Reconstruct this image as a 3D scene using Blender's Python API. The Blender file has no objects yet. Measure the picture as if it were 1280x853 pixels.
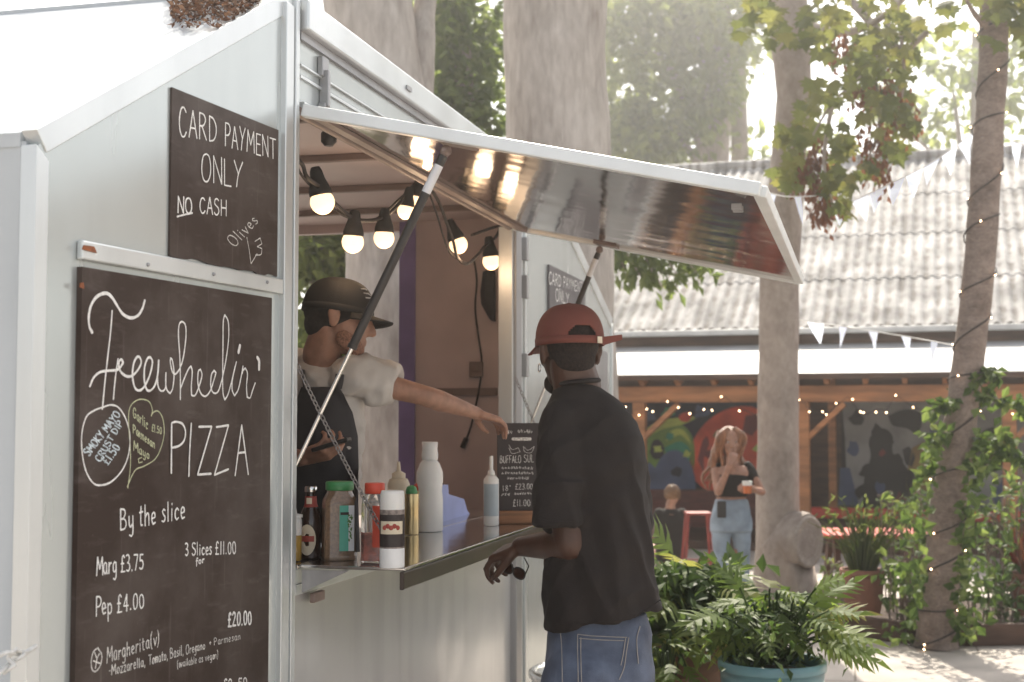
import bpy, bmesh, math, random
from mathutils import Vector, Matrix, noise
from mathutils.bvhtree import BVHTree

random.seed(11)
sc = bpy.context.scene
COL = sc.collection
R = math.radians

# ---------------------------------------------------------------- camera, sky, sun, exposure
F_PX, EYE, HORIZON = 1700.0, 1.56, 522.0
PITCH = math.atan((HORIZON - 426.5) / F_PX)
cam_d = bpy.data.cameras.new('camera')
cam = bpy.data.objects.new('camera', cam_d)
COL.objects.link(cam)
cam.location = (0, 0, EYE)
cam.rotation_euler = (R(90) + PITCH, 0, 0)
cam_d.sensor_width = 36
cam_d.lens = F_PX / 1280 * 36
cam_d.clip_start, cam_d.clip_end = 0.05, 600
cam_d.dof.use_dof = True
cam_d.dof.focus_distance = 3.95
cam_d.dof.aperture_fstop = 4.0
cam_d.dof.aperture_blades = 7
sc.camera = cam

SUN_EL, SUN_AZ = 50, 7          # azimuth from +Y, positive to +X
world = bpy.data.worlds.new('World')
sc.world = world
world.use_nodes = True
wn = world.node_tree
bg = wn.nodes['Background']
sky = wn.nodes.new('ShaderNodeTexSky')
sky.sky_type = 'NISHITA'
sky.sun_disc = False
sky.sun_elevation = R(SUN_EL)
sky.sun_rotation = R(SUN_AZ)
sky.dust_density = 3.0
sky.air_density = 1.0
hs = wn.nodes.new('ShaderNodeHueSaturation')
hs.inputs['Saturation'].default_value = 0.35
wn.links.new(sky.outputs[0], hs.inputs['Color'])
wt = wn.nodes.new('ShaderNodeMix'); wt.data_type = 'RGBA'; wt.blend_type = 'MULTIPLY'; wt.inputs[0].default_value = 1
wn.links.new(hs.outputs[0], wt.inputs[6]); wt.inputs[7].default_value = (1.0, 0.965, 0.92, 1)     # warm tint multiplied into the sky to grade its light
wn.links.new(wt.outputs[2], bg.inputs[0])
bg.inputs[1].default_value = 0.14

sun_d = bpy.data.lights.new('sun', 'SUN')
sun = bpy.data.objects.new('sun', sun_d)
COL.objects.link(sun)
sun_d.energy = 3.6
sun_d.angle = R(0.6)
sun_d.color = (1.0, 0.92, 0.79)
az, el = R(SUN_AZ), R(SUN_EL)
to_sun = Vector((math.sin(az) * math.cos(el), math.cos(az) * math.cos(el), math.sin(el)))
sun.rotation_euler = to_sun.to_track_quat('Z', 'Y').to_euler()
sun.location = to_sun * 30

vs = sc.view_settings
vs.view_transform = 'Standard'
vs.look = 'None'
vs.gamma = 1
vs.exposure = 1.15

# ---------------------------------------------------------------- photograph geometry helpers
FWD = Vector((0, math.cos(PITCH), math.sin(PITCH)))
UPV = Vector((0, -math.sin(PITCH), math.cos(PITCH)))
EYEV = Vector((0, 0, EYE))

def ray(x, y):
    return FWD + Vector((1, 0, 0)) * ((x - 640) / F_PX) - UPV * ((y - 426.5) / F_PX)

def at(x, y, Y):
    d = ray(x, y)
    return EYEV + d * (Y / d.y)

def at_z(x, y, z):
    d = ray(x, y)
    return EYEV + d * ((z - EYE) / d.z)

def on_plane(x, y, p0, n):
    d = ray(x, y)
    return EYEV + d * ((Vector(p0) - EYEV).dot(n) / d.dot(n))

# ---------------------------------------------------------------- mesh builder
WM = {}

class MB:
    def __init__(self, M=None):
        self.v, self.f, self.mi, self.sm = [], [], [], []
        self.M = M or Matrix()
        self.slot = 0

    def add(self, vs_, fs, smooth=False):
        b = len(self.v)
        M = self.M
        self.v += [M @ Vector(p) for p in vs_]
        for f in fs:
            self.f.append([b + i for i in f])
            self.mi.append(self.slot)
            self.sm.append(smooth)

    def box(self, lo, hi):
        x0, y0, z0 = lo
        x1, y1, z1 = hi
        self.add([(x0, y0, z0), (x1, y0, z0), (x1, y1, z0), (x0, y1, z0), (x0, y0, z1), (x1, y0, z1), (x1, y1, z1), (x0, y1, z1)],
                 [(3, 2, 1, 0), (4, 5, 6, 7), (0, 1, 5, 4), (1, 2, 6, 5), (2, 3, 7, 6), (3, 0, 4, 7)])

    def bar(self, a, b, w, h, up=(0, 0, 1)):
        a, b = Vector(a), Vector(b)
        d = (b - a).normalized()
        s = d.cross(Vector(up))
        if s.length < 1e-5:
            s = d.cross(Vector((1, 0, 0)))
        s.normalize()
        u = s.cross(d)
        s *= w / 2
        u *= h / 2
        self.add([a - s - u, a + s - u, a + s + u, a - s + u, b - s - u, b + s - u, b + s + u, b - s + u],
                 [(0, 1, 2, 3), (7, 6, 5, 4), (1, 0, 4, 5), (2, 1, 5, 6), (3, 2, 6, 7), (0, 3, 7, 4)])

    def prism(self, poly, vec):
        n = len(poly)
        poly = [Vector(p) for p in poly]
        vec = Vector(vec)
        self.add(poly + [p + vec for p in poly],
                 [tuple(range(n - 1, -1, -1)), tuple(range(n, 2 * n))] + [(i, (i + 1) % n, n + (i + 1) % n, n + i) for i in range(n)])

    def quad(self, *p):
        self.add(p, [tuple(range(len(p)))])

    def loft(self, rings, smooth=True, caps=True, closed=True):
        n = len(rings[0])
        vs_ = [p for r in rings for p in r]
        fs = []
        for k in range(len(rings) - 1):
            for i in range(n if closed else n - 1):
                j = (i + 1) % n
                fs.append((k * n + i, k * n + j, (k + 1) * n + j, (k + 1) * n + i))
        self.add(vs_, fs, smooth)
        if caps:
            self.add(rings[0][::-1], [tuple(range(n))], False)
            self.add(rings[-1], [tuple(range(n))], False)

    def tube(self, pts, r, n=8, caps=True, wob=0.0, wf=3.0, flat=1.0):
        pts = [Vector(p) for p in pts]
        rs = r if isinstance(r, (list, tuple)) else [r] * len(pts)
        rings = []
        ref = None
        for i, p in enumerate(pts):
            t = (pts[min(i + 1, len(pts) - 1)] - pts[max(i - 1, 0)])
            if t.length < 1e-9:
                t = Vector((0, 0, 1))
            t.normalize()
            if ref is None:
                ref = t.cross(Vector((0, 0, 1)) if abs(t.z) < 0.9 else Vector((1, 0, 0))).normalized()
            ref = (ref - t * ref.dot(t))
            if ref.length < 1e-6:
                ref = t.orthogonal()
            ref.normalize()
            q = t.cross(ref)
            ring = []
            for k in range(n):
                a = 2 * math.pi * k / n
                rr = rs[i]
                dirv = ref * math.cos(a) + q * math.sin(a) * flat
                if wob:
                    rr *= 1 + wob * noise.noise((p + dirv * rs[i]) * wf)
                ring.append(p + dirv * rr)
            rings.append(ring)
        self.loft(rings, True, caps)

    def lathe(self, prof, n=24, c=(0, 0, 0), flat=(1, 1)):
        c = Vector(c)
        rings = [[c + Vector((r * math.cos(2 * math.pi * k / n) * flat[0], r * math.sin(2 * math.pi * k / n) * flat[1], z)) for k in range(n)] for r, z in prof]
        self.loft(rings, True, True)

    def ball(self, c, r, M3=None, nu=14, nv=9):
        c = Vector(c)
        rr = r if isinstance(r, (tuple, list)) else (r, r, r)
        rings = []
        for j in range(1, nv):
            th = math.pi * j / nv
            ring = []
            for k in range(nu):
                a = 2 * math.pi * k / nu
                p = Vector((rr[0] * math.sin(th) * math.cos(a), rr[1] * math.sin(th) * math.sin(a), -rr[2] * math.cos(th)))
                ring.append(c + (M3 @ p if M3 else p))
            rings.append(ring)
        n = nu
        vs_ = [p for q in rings for p in q]
        bot = Vector((0, 0, -rr[2])); top = Vector((0, 0, rr[2]))
        vs_ += [c + (M3 @ bot if M3 else bot), c + (M3 @ top if M3 else top)]
        ib, it = len(vs_) - 2, len(vs_) - 1
        fs = []
        for k in range(len(rings) - 1):
            for i in range(n):
                j = (i + 1) % n
                fs.append((k * n + i, k * n + j, (k + 1) * n + j, (k + 1) * n + i))
        L = (len(rings) - 1) * n
        for i in range(n):
            j = (i + 1) % n
            fs.append((j, i, ib))
            fs.append((L + i, L + j, it))
        self.add(vs_, fs, True)

    def cap(self, p0, r0, p1, r1, n=14):
        """tapered capsule"""
        p0, p1 = Vector(p0), Vector(p1)
        t = p1 - p0
        L = t.length
        t.normalize()
        a = t.orthogonal().normalized()
        b = t.cross(a)
        rings = []
        for k in range(1, 4):
            th = math.pi / 2 * k / 4
            rings.append((p0 - t * r0 * math.cos(th), r0 * math.sin(th)))
        rings.append((p0, r0))
        rings.append((p1, r1))
        for k in range(3, 0, -1):
            th = math.pi / 2 * k / 4
            rings.append((p1 + t * r1 * math.cos(th), r1 * math.sin(th)))
        rr = [[c + (a * math.cos(2 * math.pi * i / n) + b * math.sin(2 * math.pi * i / n)) * r for i in range(n)] for c, r in rings]
        self.loft(rr, True, True)

    def chain(self, pr, n=14):
        for (a, ra), (b, rb) in zip(pr[:-1], pr[1:]):
            self.cap(a, ra, b, rb, n)

    def build(self, name, mat, parent=None, bevel=0, solid=0, label=None, origin=None, segs=2):
        me = bpy.data.meshes.new(name)
        if parent is not None:
            inv = WM[parent.name].inverted()
            off = None
        else:
            if origin is None:
                xs = [p.x for p in self.v]; ys = [p.y for p in self.v]; zs = [p.z for p in self.v]
                origin = Vector(((min(xs) + max(xs)) / 2, (min(ys) + max(ys)) / 2, min(zs)))
            inv = Matrix.Translation(-Vector(origin))
        me.from_pydata([tuple(inv @ p) for p in self.v], [], self.f)
        mats = mat if isinstance(mat, (list, tuple)) else [mat]
        for m in mats:
            me.materials.append(m)
        me.polygons.foreach_set('use_smooth', self.sm)
        me.polygons.foreach_set('material_index', self.mi)
        me.update()
        o = bpy.data.objects.new(name, me)
        COL.objects.link(o)
        if parent is not None:
            o.parent = parent
            WM[o.name] = WM[parent.name].copy()
        else:
            o.location = origin
            WM[o.name] = Matrix.Translation(Vector(origin))
        if solid:
            s = o.modifiers.new('solid', 'SOLIDIFY'); s.thickness = solid; s.offset = -1
        if bevel:
            b = o.modifiers.new('bevel', 'BEVEL'); b.width = bevel; b.segments = segs; b.limit_method = 'ANGLE'; b.angle_limit = R(40)
        if label:
            o['label'] = label
        return o

def tag(o, label=None, cat=None, group=None, kind=None):
    if label: o['label'] = label
    if cat: o['category'] = cat
    if group: o['group'] = group
    if kind: o['kind'] = kind
    return o

def thing(name, label, cat, loc=(0, 0, 0), rotz=0, group=None):
    o = bpy.data.objects.new(name, None)
    o.empty_display_size = 0.1
    COL.objects.link(o)
    o.location = loc
    o.rotation_euler = (0, 0, rotz)
    WM[o.name] = Matrix.Translation(Vector(loc)) @ Matrix.Rotation(rotz, 4, 'Z')
    return tag(o, label, cat, group)

def copy_tree(o, parent=None):
    c = o.copy()
    COL.objects.link(c)
    if parent is not None:
        c.parent = parent
    for ch in list(o.children):
        copy_tree(ch, c)
    return c

def bake(o, voxel=None, smooth=0, fac=0.5):
    """apply voxel remesh + smoothing so that overlapping volumes become one continuous skin"""
    if voxel:
        m = o.modifiers.new('remesh', 'REMESH'); m.mode = 'VOXEL'; m.voxel_size = voxel; m.use_smooth_shade = True
    if smooth:
        s = o.modifiers.new('smooth', 'SMOOTH'); s.iterations = smooth; s.factor = fac
    dg = bpy.context.evaluated_depsgraph_get()
    me = bpy.data.meshes.new_from_object(o.evaluated_get(dg))
    old = o.data
    mats = list(old.materials)
    o.modifiers.clear()
    o.data = me
    me.materials.clear()
    for m in mats:
        me.materials.append(m)
    bpy.data.meshes.remove(old)
    me.polygons.foreach_set('use_smooth', [True] * len(me.polygons))
    return o

def displace(o, fn):
    me = o.data
    M = WM[o.name]
    nr = [v.normal.copy() for v in me.vertices]
    for v, n in zip(me.vertices, nr):
        v.co += n * fn(M @ v.co, n)
    me.update()

def catmull(pts, k=6):
    """smooth through points, keeping sharp corners"""
    pts = [Vector(p) for p in pts]
    if len(pts) < 3:
        return pts
    out = []
    n = len(pts)
    def tang(i):
        if i == 0 or i == n - 1:
            return None
        a, b = pts[i] - pts[i - 1], pts[i + 1] - pts[i]
        if a.length < 1e-9 or b.length < 1e-9 or a.angle(b) > R(75):
            return None
        return (pts[i + 1] - pts[i - 1]) * 0.5
    T = [tang(i) for i in range(n)]
    for i in range(n - 1):
        p0, p1 = pts[i], pts[i + 1]
        d = p1 - p0
        m0 = T[i] if T[i] is not None else d
        m1 = T[i + 1] if T[i + 1] is not None else d
        for j in range(k):
            t = j / k
            t2, t3 = t * t, t * t * t
            out.append(p0 * (2 * t3 - 3 * t2 + 1) + m0 * (t3 - 2 * t2 + t) + p1 * (-2 * t3 + 3 * t2) + m1 * (t3 - t2))
    out.append(pts[-1])
    return out

# ---------------------------------------------------------------- materials
def new_mat(name):
    m = bpy.data.materials.new(name)
    m.use_nodes = True
    nt = m.node_tree
    return m, nt, nt.nodes['Principled BSDF']

def c4(c):
    return (c[0], c[1], c[2], 1)

def pm(name, base, rough=0.5, metal=0.0, var=0.12, scale=6.0, bump=0.0, bscale=40.0, stretch=(1, 1, 1), spec=0.5, second=None, thr=(0.35, 0.65), coat=0.0, sss=0.0, trans=0.0, rvar=0.0, sheen=0.0, ior=None, detail=6):
    m, nt, b = new_mat(name)
    N, L = nt.nodes, nt.links
    tc = N.new('ShaderNodeTexCoord')
    mp = N.new('ShaderNodeMapping')
    mp.inputs['Scale'].default_value = stretch
    L.new(tc.outputs['Object'], mp.inputs[0])
    nz = N.new('ShaderNodeTexNoise')
    nz.inputs['Scale'].default_value = scale
    nz.inputs['Detail'].default_value = detail
    L.new(mp.outputs[0], nz.inputs[0])
    rp = N.new('ShaderNodeValToRGB')
    rp.color_ramp.elements[0].position, rp.color_ramp.elements[1].position = thr
    lo = [max(0, x * (1 - var)) for x in base]
    hi = list(second) if second else [min(1, x * (1 + var)) for x in base]
    rp.color_ramp.elements[0].color = c4(lo)
    rp.color_ramp.elements[1].color = c4(hi)
    L.new(nz.outputs[0], rp.inputs[0])
    L.new(rp.outputs[0], b.inputs['Base Color'])
    b.inputs['Roughness'].default_value = rough
    b.inputs['Metallic'].default_value = metal
    b.inputs['Specular IOR Level'].default_value = spec
    if coat:
        b.inputs['Coat Weight'].default_value = coat
        b.inputs['Coat Roughness'].default_value = 0.08
    if sss:
        b.inputs['Subsurface Weight'].default_value = sss
        b.inputs['Subsurface Radius'].default_value = (0.02, 0.008, 0.004)
    if trans:
        b.inputs['Transmission Weight'].default_value = trans
    if ior:
        b.inputs['IOR'].default_value = ior
    if sheen:
        b.inputs['Sheen Weight'].default_value = sheen
        b.inputs['Sheen Roughness'].default_value = 0.5
    if rvar:
        mr = N.new('ShaderNodeMapRange')
        mr.inputs[3].default_value = max(0.02, rough - rvar)
        mr.inputs[4].default_value = min(1, rough + rvar)
        L.new(nz.outputs[0], mr.inputs[0])
        L.new(mr.outputs[0], b.inputs['Roughness'])
    if bump:
        n2 = N.new('ShaderNodeTexNoise')
        n2.inputs['Scale'].default_value = bscale
        n2.inputs['Detail'].default_value = 4
        L.new(mp.outputs[0], n2.inputs[0])
        bp = N.new('ShaderNodeBump')
        bp.inputs['Strength'].default_value = bump
        bp.inputs['Distance'].default_value = 0.01
        L.new(n2.outputs[0], bp.inputs['Height'])
        L.new(bp.outputs[0], b.inputs['Normal'])
    return m

def leaf_mat(name, cols, transl=0.45, rough=0.4, tint=(1.0, 1.0, 0.55)):
    m, nt, b = new_mat(name)
    N, L = nt.nodes, nt.links
    g = N.new('ShaderNodeNewGeometry')
    rp = N.new('ShaderNodeValToRGB')
    els = rp.color_ramp.elements
    while len(els) < len(cols):
        els.new(0.5)
    for i, c in enumerate(cols):
        els[i].position = i / (len(cols) - 1)
        els[i].color = c4(c)
    L.new(g.outputs['Random Per Island'], rp.inputs[0])
    L.new(rp.outputs[0], b.inputs['Base Color'])
    b.inputs['Roughness'].default_value = rough
    b.inputs['Specular IOR Level'].default_value = 0.22
    tr = N.new('ShaderNodeBsdfTranslucent')
    mx = N.new('ShaderNodeMix'); mx.data_type = 'RGBA'; mx.blend_type = 'MULTIPLY'
    mx.inputs[0].default_value = 1
    L.new(rp.outputs[0], mx.inputs[6])
    mx.inputs[7].default_value = (tint[0] * 1.0, tint[1] * 1.0, tint[2], 1)
    gm = N.new('ShaderNodeMix'); gm.data_type = 'RGBA'; gm.blend_type = 'ADD'
    gm.inputs[0].default_value = 1
    L.new(mx.outputs[2], gm.inputs[6]); L.new(mx.outputs[2], gm.inputs[7])
    L.new(gm.outputs[2], tr.inputs[0])
    ms = N.new('ShaderNodeMixShader')
    ms.inputs[0].default_value = transl
    L.new(b.outputs[0], ms.inputs[1]); L.new(tr.outputs[0], ms.inputs[2])
    L.new(ms.outputs[0], N['Material Output'].inputs[0])
    return m

def emit_mat(name, col, strength):
    m, nt, b = new_mat(name)
    b.inputs['Base Color'].default_value = c4(col)
    b.inputs['Emission Color'].default_value = c4(col)
    b.inputs['Emission Strength'].default_value = strength
    return m

def bark_mat(name, lo, hi, scale=5.0, stretch=(1, 1, 0.42), bump=0.8):
    m, nt, b = new_mat(name)
    N, L = nt.nodes, nt.links
    tc = N.new('ShaderNodeTexCoord')
    mp = N.new('ShaderNodeMapping'); mp.inputs['Scale'].default_value = stretch
    L.new(tc.outputs['Object'], mp.inputs[0])
    n1 = N.new('ShaderNodeTexNoise'); n1.inputs['Scale'].default_value = scale; n1.inputs['Detail'].default_value = 8; n1.inputs['Roughness'].default_value = 0.65
    n2 = N.new('ShaderNodeTexNoise'); n2.inputs['Scale'].default_value = scale * 7; n2.inputs['Detail'].default_value = 6
    L.new(mp.outputs[0], n1.inputs[0]); L.new(mp.outputs[0], n2.inputs[0])
    ad = N.new('ShaderNodeMath'); ad.operation = 'MULTIPLY_ADD'; ad.inputs[1].default_value = 0.45
    L.new(n2.outputs[0], ad.inputs[0]); L.new(n1.outputs[0], ad.inputs[2])
    rp = N.new('ShaderNodeValToRGB')
    rp.color_ramp.elements[0].position, rp.color_ramp.elements[1].position = 0.5, 0.95
    rp.color_ramp.elements[0].color = c4(lo); rp.color_ramp.elements[1].color = c4(hi)
    L.new(ad.outputs[0], rp.inputs[0]); L.new(rp.outputs[0], b.inputs['Base Color'])
    b.inputs['Roughness'].default_value = 0.85
    bp = N.new('ShaderNodeBump'); bp.inputs['Strength'].default_value = bump; bp.inputs['Distance'].default_value = 0.03
    L.new(ad.outputs[0], bp.inputs['Height']); L.new(bp.outputs[0], b.inputs['Normal'])
    return m

def wavy_metal(name, base, rough, metal, wave, wscale, wdist=0.02, streak=0.06, fine=0.0):
    """sheet metal: gentle oil-canning bump, faint vertical streaks and grime"""
    m, nt, b = new_mat(name)
    N, L = nt.nodes, nt.links
    tc = N.new('ShaderNodeTexCoord')
    mp = N.new('ShaderNodeMapping'); mp.inputs['Scale'].default_value = (9, 9, 0.8)
    L.new(tc.outputs['Object'], mp.inputs[0])
    n1 = N.new('ShaderNodeTexNoise'); n1.inputs['Scale'].default_value = 1.1; n1.inputs['Detail'].default_value = 3
    L.new(mp.outputs[0], n1.inputs[0])
    n0 = N.new('ShaderNodeTexNoise'); n0.inputs['Scale'].default_value = 1.7; n0.inputs['Detail'].default_value = 7
    L.new(tc.outputs['Object'], n0.inputs[0])
    ad = N.new('ShaderNodeMath'); ad.operation = 'ADD'
    L.new(n1.outputs[0], ad.inputs[0]); L.new(n0.outputs[0], ad.inputs[1])
    rp = N.new('ShaderNodeValToRGB')
    rp.color_ramp.elements[0].position, rp.color_ramp.elements[1].position = 0.6, 1.15
    rp.color_ramp.elements[0].color = c4([x * (1 - 2 * streak) for x in base]); rp.color_ramp.elements[1].color = c4(base)
    L.new(ad.outputs[0], rp.inputs[0]); L.new(rp.outputs[0], b.inputs['Base Color'])
    mr = N.new('ShaderNodeMapRange'); mr.inputs[3].default_value = rough * 0.8; mr.inputs[4].default_value = rough * 1.25
    L.new(n1.outputs[0], mr.inputs[0]); L.new(mr.outputs[0], b.inputs['Roughness'])
    b.inputs['Metallic'].default_value = metal
    nw = N.new('ShaderNodeTexNoise'); nw.inputs['Scale'].default_value = wscale; nw.inputs['Detail'].default_value = 1
    L.new(tc.outputs['Object'], nw.inputs[0])
    bp = N.new('ShaderNodeBump'); bp.inputs['Strength'].default_value = wave; bp.inputs['Distance'].default_value = wdist
    L.new(nw.outputs[0], bp.inputs['Height']); L.new(bp.outputs[0], b.inputs['Normal'])
    return m

def board_mat():
    """painted chalkboard: cloudy wiped chalk, a few drips and scuffs"""
    m, nt, b = new_mat('chalkboard')
    N, L = nt.nodes, nt.links
    tc = N.new('ShaderNodeTexCoord')
    def nz(scale, st, det, rot=0):
        mp = N.new('ShaderNodeMapping'); mp.inputs['Scale'].default_value = st; mp.inputs['Rotation'].default_value = (0, rot, 0)
        L.new(tc.outputs['Object'], mp.inputs[0])
        n = N.new('ShaderNodeTexNoise'); n.inputs['Scale'].default_value = scale; n.inputs['Detail'].default_value = det; n.inputs['Roughness'].default_value = .6
        L.new(mp.outputs[0], n.inputs[0]); return n
    def ramp(src, a, c, lo, hi):
        r = N.new('ShaderNodeMapRange'); r.inputs[1].default_value = a; r.inputs[2].default_value = c; r.inputs[3].default_value = lo; r.inputs[4].default_value = hi
        L.new(src, r.inputs[0]); return r.outputs[0]
    cloud = ramp(nz(2.6, (1, 1, 1), 8).outputs[0], .42, .72, 0, .62)
    wipe = ramp(nz(9, (1.2, 1.2, 5), 7, R(25)).outputs[0], .56, .8, 0, .40)
    drip = ramp(nz(16, (4, 4, .25), 6).outputs[0], .60, .8, 0, .5)
    speck = ramp(nz(150, (1, 1, 1), 2).outputs[0], .70, .78, 0, .6)
    a1 = N.new('ShaderNodeMath'); a1.operation = 'ADD'; L.new(cloud, a1.inputs[0]); L.new(wipe, a1.inputs[1])
    a2 = N.new('ShaderNodeMath'); a2.operation = 'ADD'; L.new(a1.outputs[0], a2.inputs[0]); L.new(drip, a2.inputs[1])
    a3 = N.new('ShaderNodeMath'); a3.operation = 'ADD'; a3.use_clamp = True; L.new(a2.outputs[0], a3.inputs[0]); L.new(speck, a3.inputs[1])
    mx = N.new('ShaderNodeMix'); mx.data_type = 'RGBA'; L.new(a3.outputs[0], mx.inputs[0])
    mx.inputs[6].default_value = (.036, .0205, .0150, 1); mx.inputs[7].default_value = (.15, .124, .112, 1)
    L.new(mx.outputs[2], b.inputs['Base Color'])
    b.inputs['Roughness'].default_value = .55; b.inputs['Specular IOR Level'].default_value = .3
    return m

M = {}
M['panel'] = wavy_metal('painted_panel', (0.53, 0.57, 0.57), 0.25, 0.45, 0.22, 1.6, streak=0.05)
M['panel2'] = wavy_metal('lower_panel', (0.60, 0.59, 0.58), 0.24, 0.30, 0.4, 2.4, 0.03, streak=0.07)
M['roofwhite'] = wavy_metal('roof_sheet', (0.52, 0.56, 0.59), 0.3, 0.0, 0.15, 2.0)
M['alu'] = pm('aluminium_trim', (0.66, 0.69, 0.70), 0.33, 0.6, 0.08, 4, 0.05, 90, (1, 1, 0.1), rvar=0.08)
M['alu_dark'] = pm('dull_aluminium', (0.36, 0.36, 0.37), 0.42, 0.7, 0.15, 5, 0.05, 60, (1, 1, 0.1), rvar=0.1)
M['mirror'] = wavy_metal('polished_steel', (0.40, 0.335, 0.305), 0.10, 1.0, 0.16, 4.5, 0.02, 0.1)
M['steel'] = wavy_metal('stainless_shelf', (0.62, 0.61, 0.60), 0.13, 1.0, 0.12, 5.0, 0.01, 0.08)
M['inner'] = pm('interior_panel', (0.57, 0.465, 0.45), 0.42, 0.0, 0.1, 3, 0.04, 30, rvar=0.1)
M['inner_dark'] = pm('interior_trim', (0.22, 0.16, 0.14), 0.5, 0.0, 0.15, 5)
M['purple_lit'] = pm('purple_lit_trim', (0.22, 0.17, 0.38), 0.35, 0.0, 0.2, 4)  # violet light reflected on the jamb, put into its base colour
M['board'] = board_mat()
M['chalk'] = pm('chalk_pen', (0.80, 0.79, 0.77), 0.9, 0, 0.12, 120)
M['chalk_thin'] = pm('worn_chalk_pen', (0.62, 0.60, 0.57), 0.9, 0, 0.35, 160)
M['chalk_green'] = pm('yellow_green_chalk', (0.50, 0.52, 0.34), 0.9, 0, 0.2, 120)
M['chalk_blue'] = pm('pale_blue_chalk', (0.55, 0.62, 0.66), 0.9, 0, 0.3, 120)
M['black'] = pm('black_plastic', (0.022, 0.018, 0.017), 0.42, 0, 0.2, 20)
M['rubber'] = pm('black_rubber', (0.02, 0.017, 0.016), 0.7, 0, 0.2, 30, 0.1, 200)
M['chrome'] = pm('chromed_rod', (0.75, 0.75, 0.74), 0.16, 1.0, 0.04, 20)
M['chainm'] = pm('chain_steel', (0.30, 0.28, 0.27), 0.35, 1.0, 0.2, 50)
M['bulb'] = emit_mat('warm_bulb', (1.0, 0.68, 0.38), 0.95)
M['fairy'] = emit_mat('fairy_bulb', (1.0, 0.66, 0.38), 9.0)
M['white_pl'] = pm('white_plastic', (0.74, 0.73, 0.70), 0.4, 0, 0.05, 10, sss=0.1)
M['cream_pl'] = pm('cream_plastic', (0.66, 0.58, 0.44), 0.45, 0, 0.08, 10)
M['glass'] = pm('clear_jar', (0.85, 0.83, 0.80), 0.08, 0, 0.02, 5, trans=0.85, ior=1.35)
M['dkglass'] = pm('brown_bottle_glass', (0.030, 0.012, 0.008), 0.08, 0, 0.2, 8, coat=0.5)
M['herb'] = pm('dried_herbs', (0.20, 0.125, 0.075), 0.3, 0, 0.22, 120, 0.15, 200, coat=0.7)
M['chili'] = pm('chilli_powder', (0.60, 0.09, 0.03), 0.7, 0, 0.3, 60)
M['pepper'] = pm('ground_pepper', (0.25, 0.21, 0.19), 0.8, 0, 0.4, 90)
M['saltm'] = pm('white_powder', (0.80, 0.81, 0.82), 0.7, 0, 0.04, 30)
M['green_lid'] = pm('green_lid', (0.05, 0.24, 0.08), 0.4, 0, 0.1, 20)
M['red_lid'] = pm('red_lid', (0.60, 0.065, 0.03), 0.4, 0, 0.1, 20)
M['teal'] = pm('teal_label', (0.10, 0.42, 0.32), 0.5, 0, 0.06, 20)
M['label_w'] = pm('white_label', (0.70, 0.71, 0.74), 0.5, 0, 0.06, 20)
M['label_k'] = pm('black_label', (0.03, 0.02, 0.02), 0.5, 0, 0.2, 20)
M['label_c'] = pm('cream_label', (0.66, 0.58, 0.44), 0.55, 0, 0.06, 20)
M['label_r'] = pm('red_label', (0.34, 0.05, 0.035), 0.5, 0, 0.15, 20)
M['gold'] = pm('gold_tin', (0.62, 0.47, 0.24), 0.28, 0.85, 0.06, 10)
M['oil'] = pm('amber_oil', (0.42, 0.26, 0.06), 0.15, 0, 0.1, 10, coat=0.4)
M['blue'] = pm('blue_paper', (0.33, 0.38, 0.66), 0.7, 0, 0.08, 9, 0.1, 30)
M['wood'] = pm('varnished_wood', (0.27, 0.12, 0.05), 0.4, 0, 0.35, 5, 0.1, 20, (1, 1, 8))
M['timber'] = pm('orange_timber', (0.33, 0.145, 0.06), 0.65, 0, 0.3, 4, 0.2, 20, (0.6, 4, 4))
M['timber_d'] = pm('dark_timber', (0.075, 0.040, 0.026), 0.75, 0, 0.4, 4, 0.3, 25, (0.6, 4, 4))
M['redpaint'] = pm('red_painted_wood', (0.42, 0.045, 0.03), 0.5, 0, 0.25, 6, 0.1, 30)
M['redtable'] = pm('red_table_top', (0.62, 0.10, 0.07), 0.4, 0, 0.15, 6)
M['blue_pot'] = pm('teal_glazed_pot', (0.12, 0.25, 0.29), 0.3, 0, 0.2, 5, 0.06, 14, coat=0.3)
M['brown_pot'] = pm('brown_ribbed_pot', (0.17, 0.085, 0.05), 0.6, 0, 0.25, 6, 0.1, 30)
M['terra'] = pm('terracotta', (0.24, 0.105, 0.07), 0.75, 0, 0.25, 5, 0.15, 40)
M['soil'] = pm('potting_soil', (0.055, 0.036, 0.025), 0.95, 0, 0.5, 40, 0.8, 60)
M['bark_big'] = bark_mat('plane_bark', (0.24, 0.205, 0.18), (0.58, 0.54, 0.50), 3.2, (1, 1, 0.28), 0.75)
M['bark_mid'] = bark_mat('maple_bark', (0.21, 0.17, 0.145), (0.42, 0.36, 0.315), 3.5, (1, 1, 0.7), 0.45)
M['bark_vine'] = bark_mat('rough_bark', (0.12, 0.085, 0.07), (0.31, 0.24, 0.20), 6.0, (1, 1, 1.6), 0.7)
M['cutwood'] = bark_mat('weathered_cut_wood', (0.20, 0.16, 0.14), (0.42, 0.36, 0.32), 9.0, (1, 1, 1), 0.3)
M['rope'] = pm('white_rope', (0.72, 0.72, 0.70), 0.8, 0, 0.1, 60)
M['wire'] = pm('dark_cable', (0.03, 0.022, 0.02), 0.6, 0, 0.2, 30)
M['bunt1'] = leaf_mat('bunting_cloth', [(0.72, 0.72, 0.74), (0.55, 0.70, 0.68), (0.60, 0.62, 0.76), (0.74, 0.72, 0.66)], 0.5, 0.8, (1, 1, 1))

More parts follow.
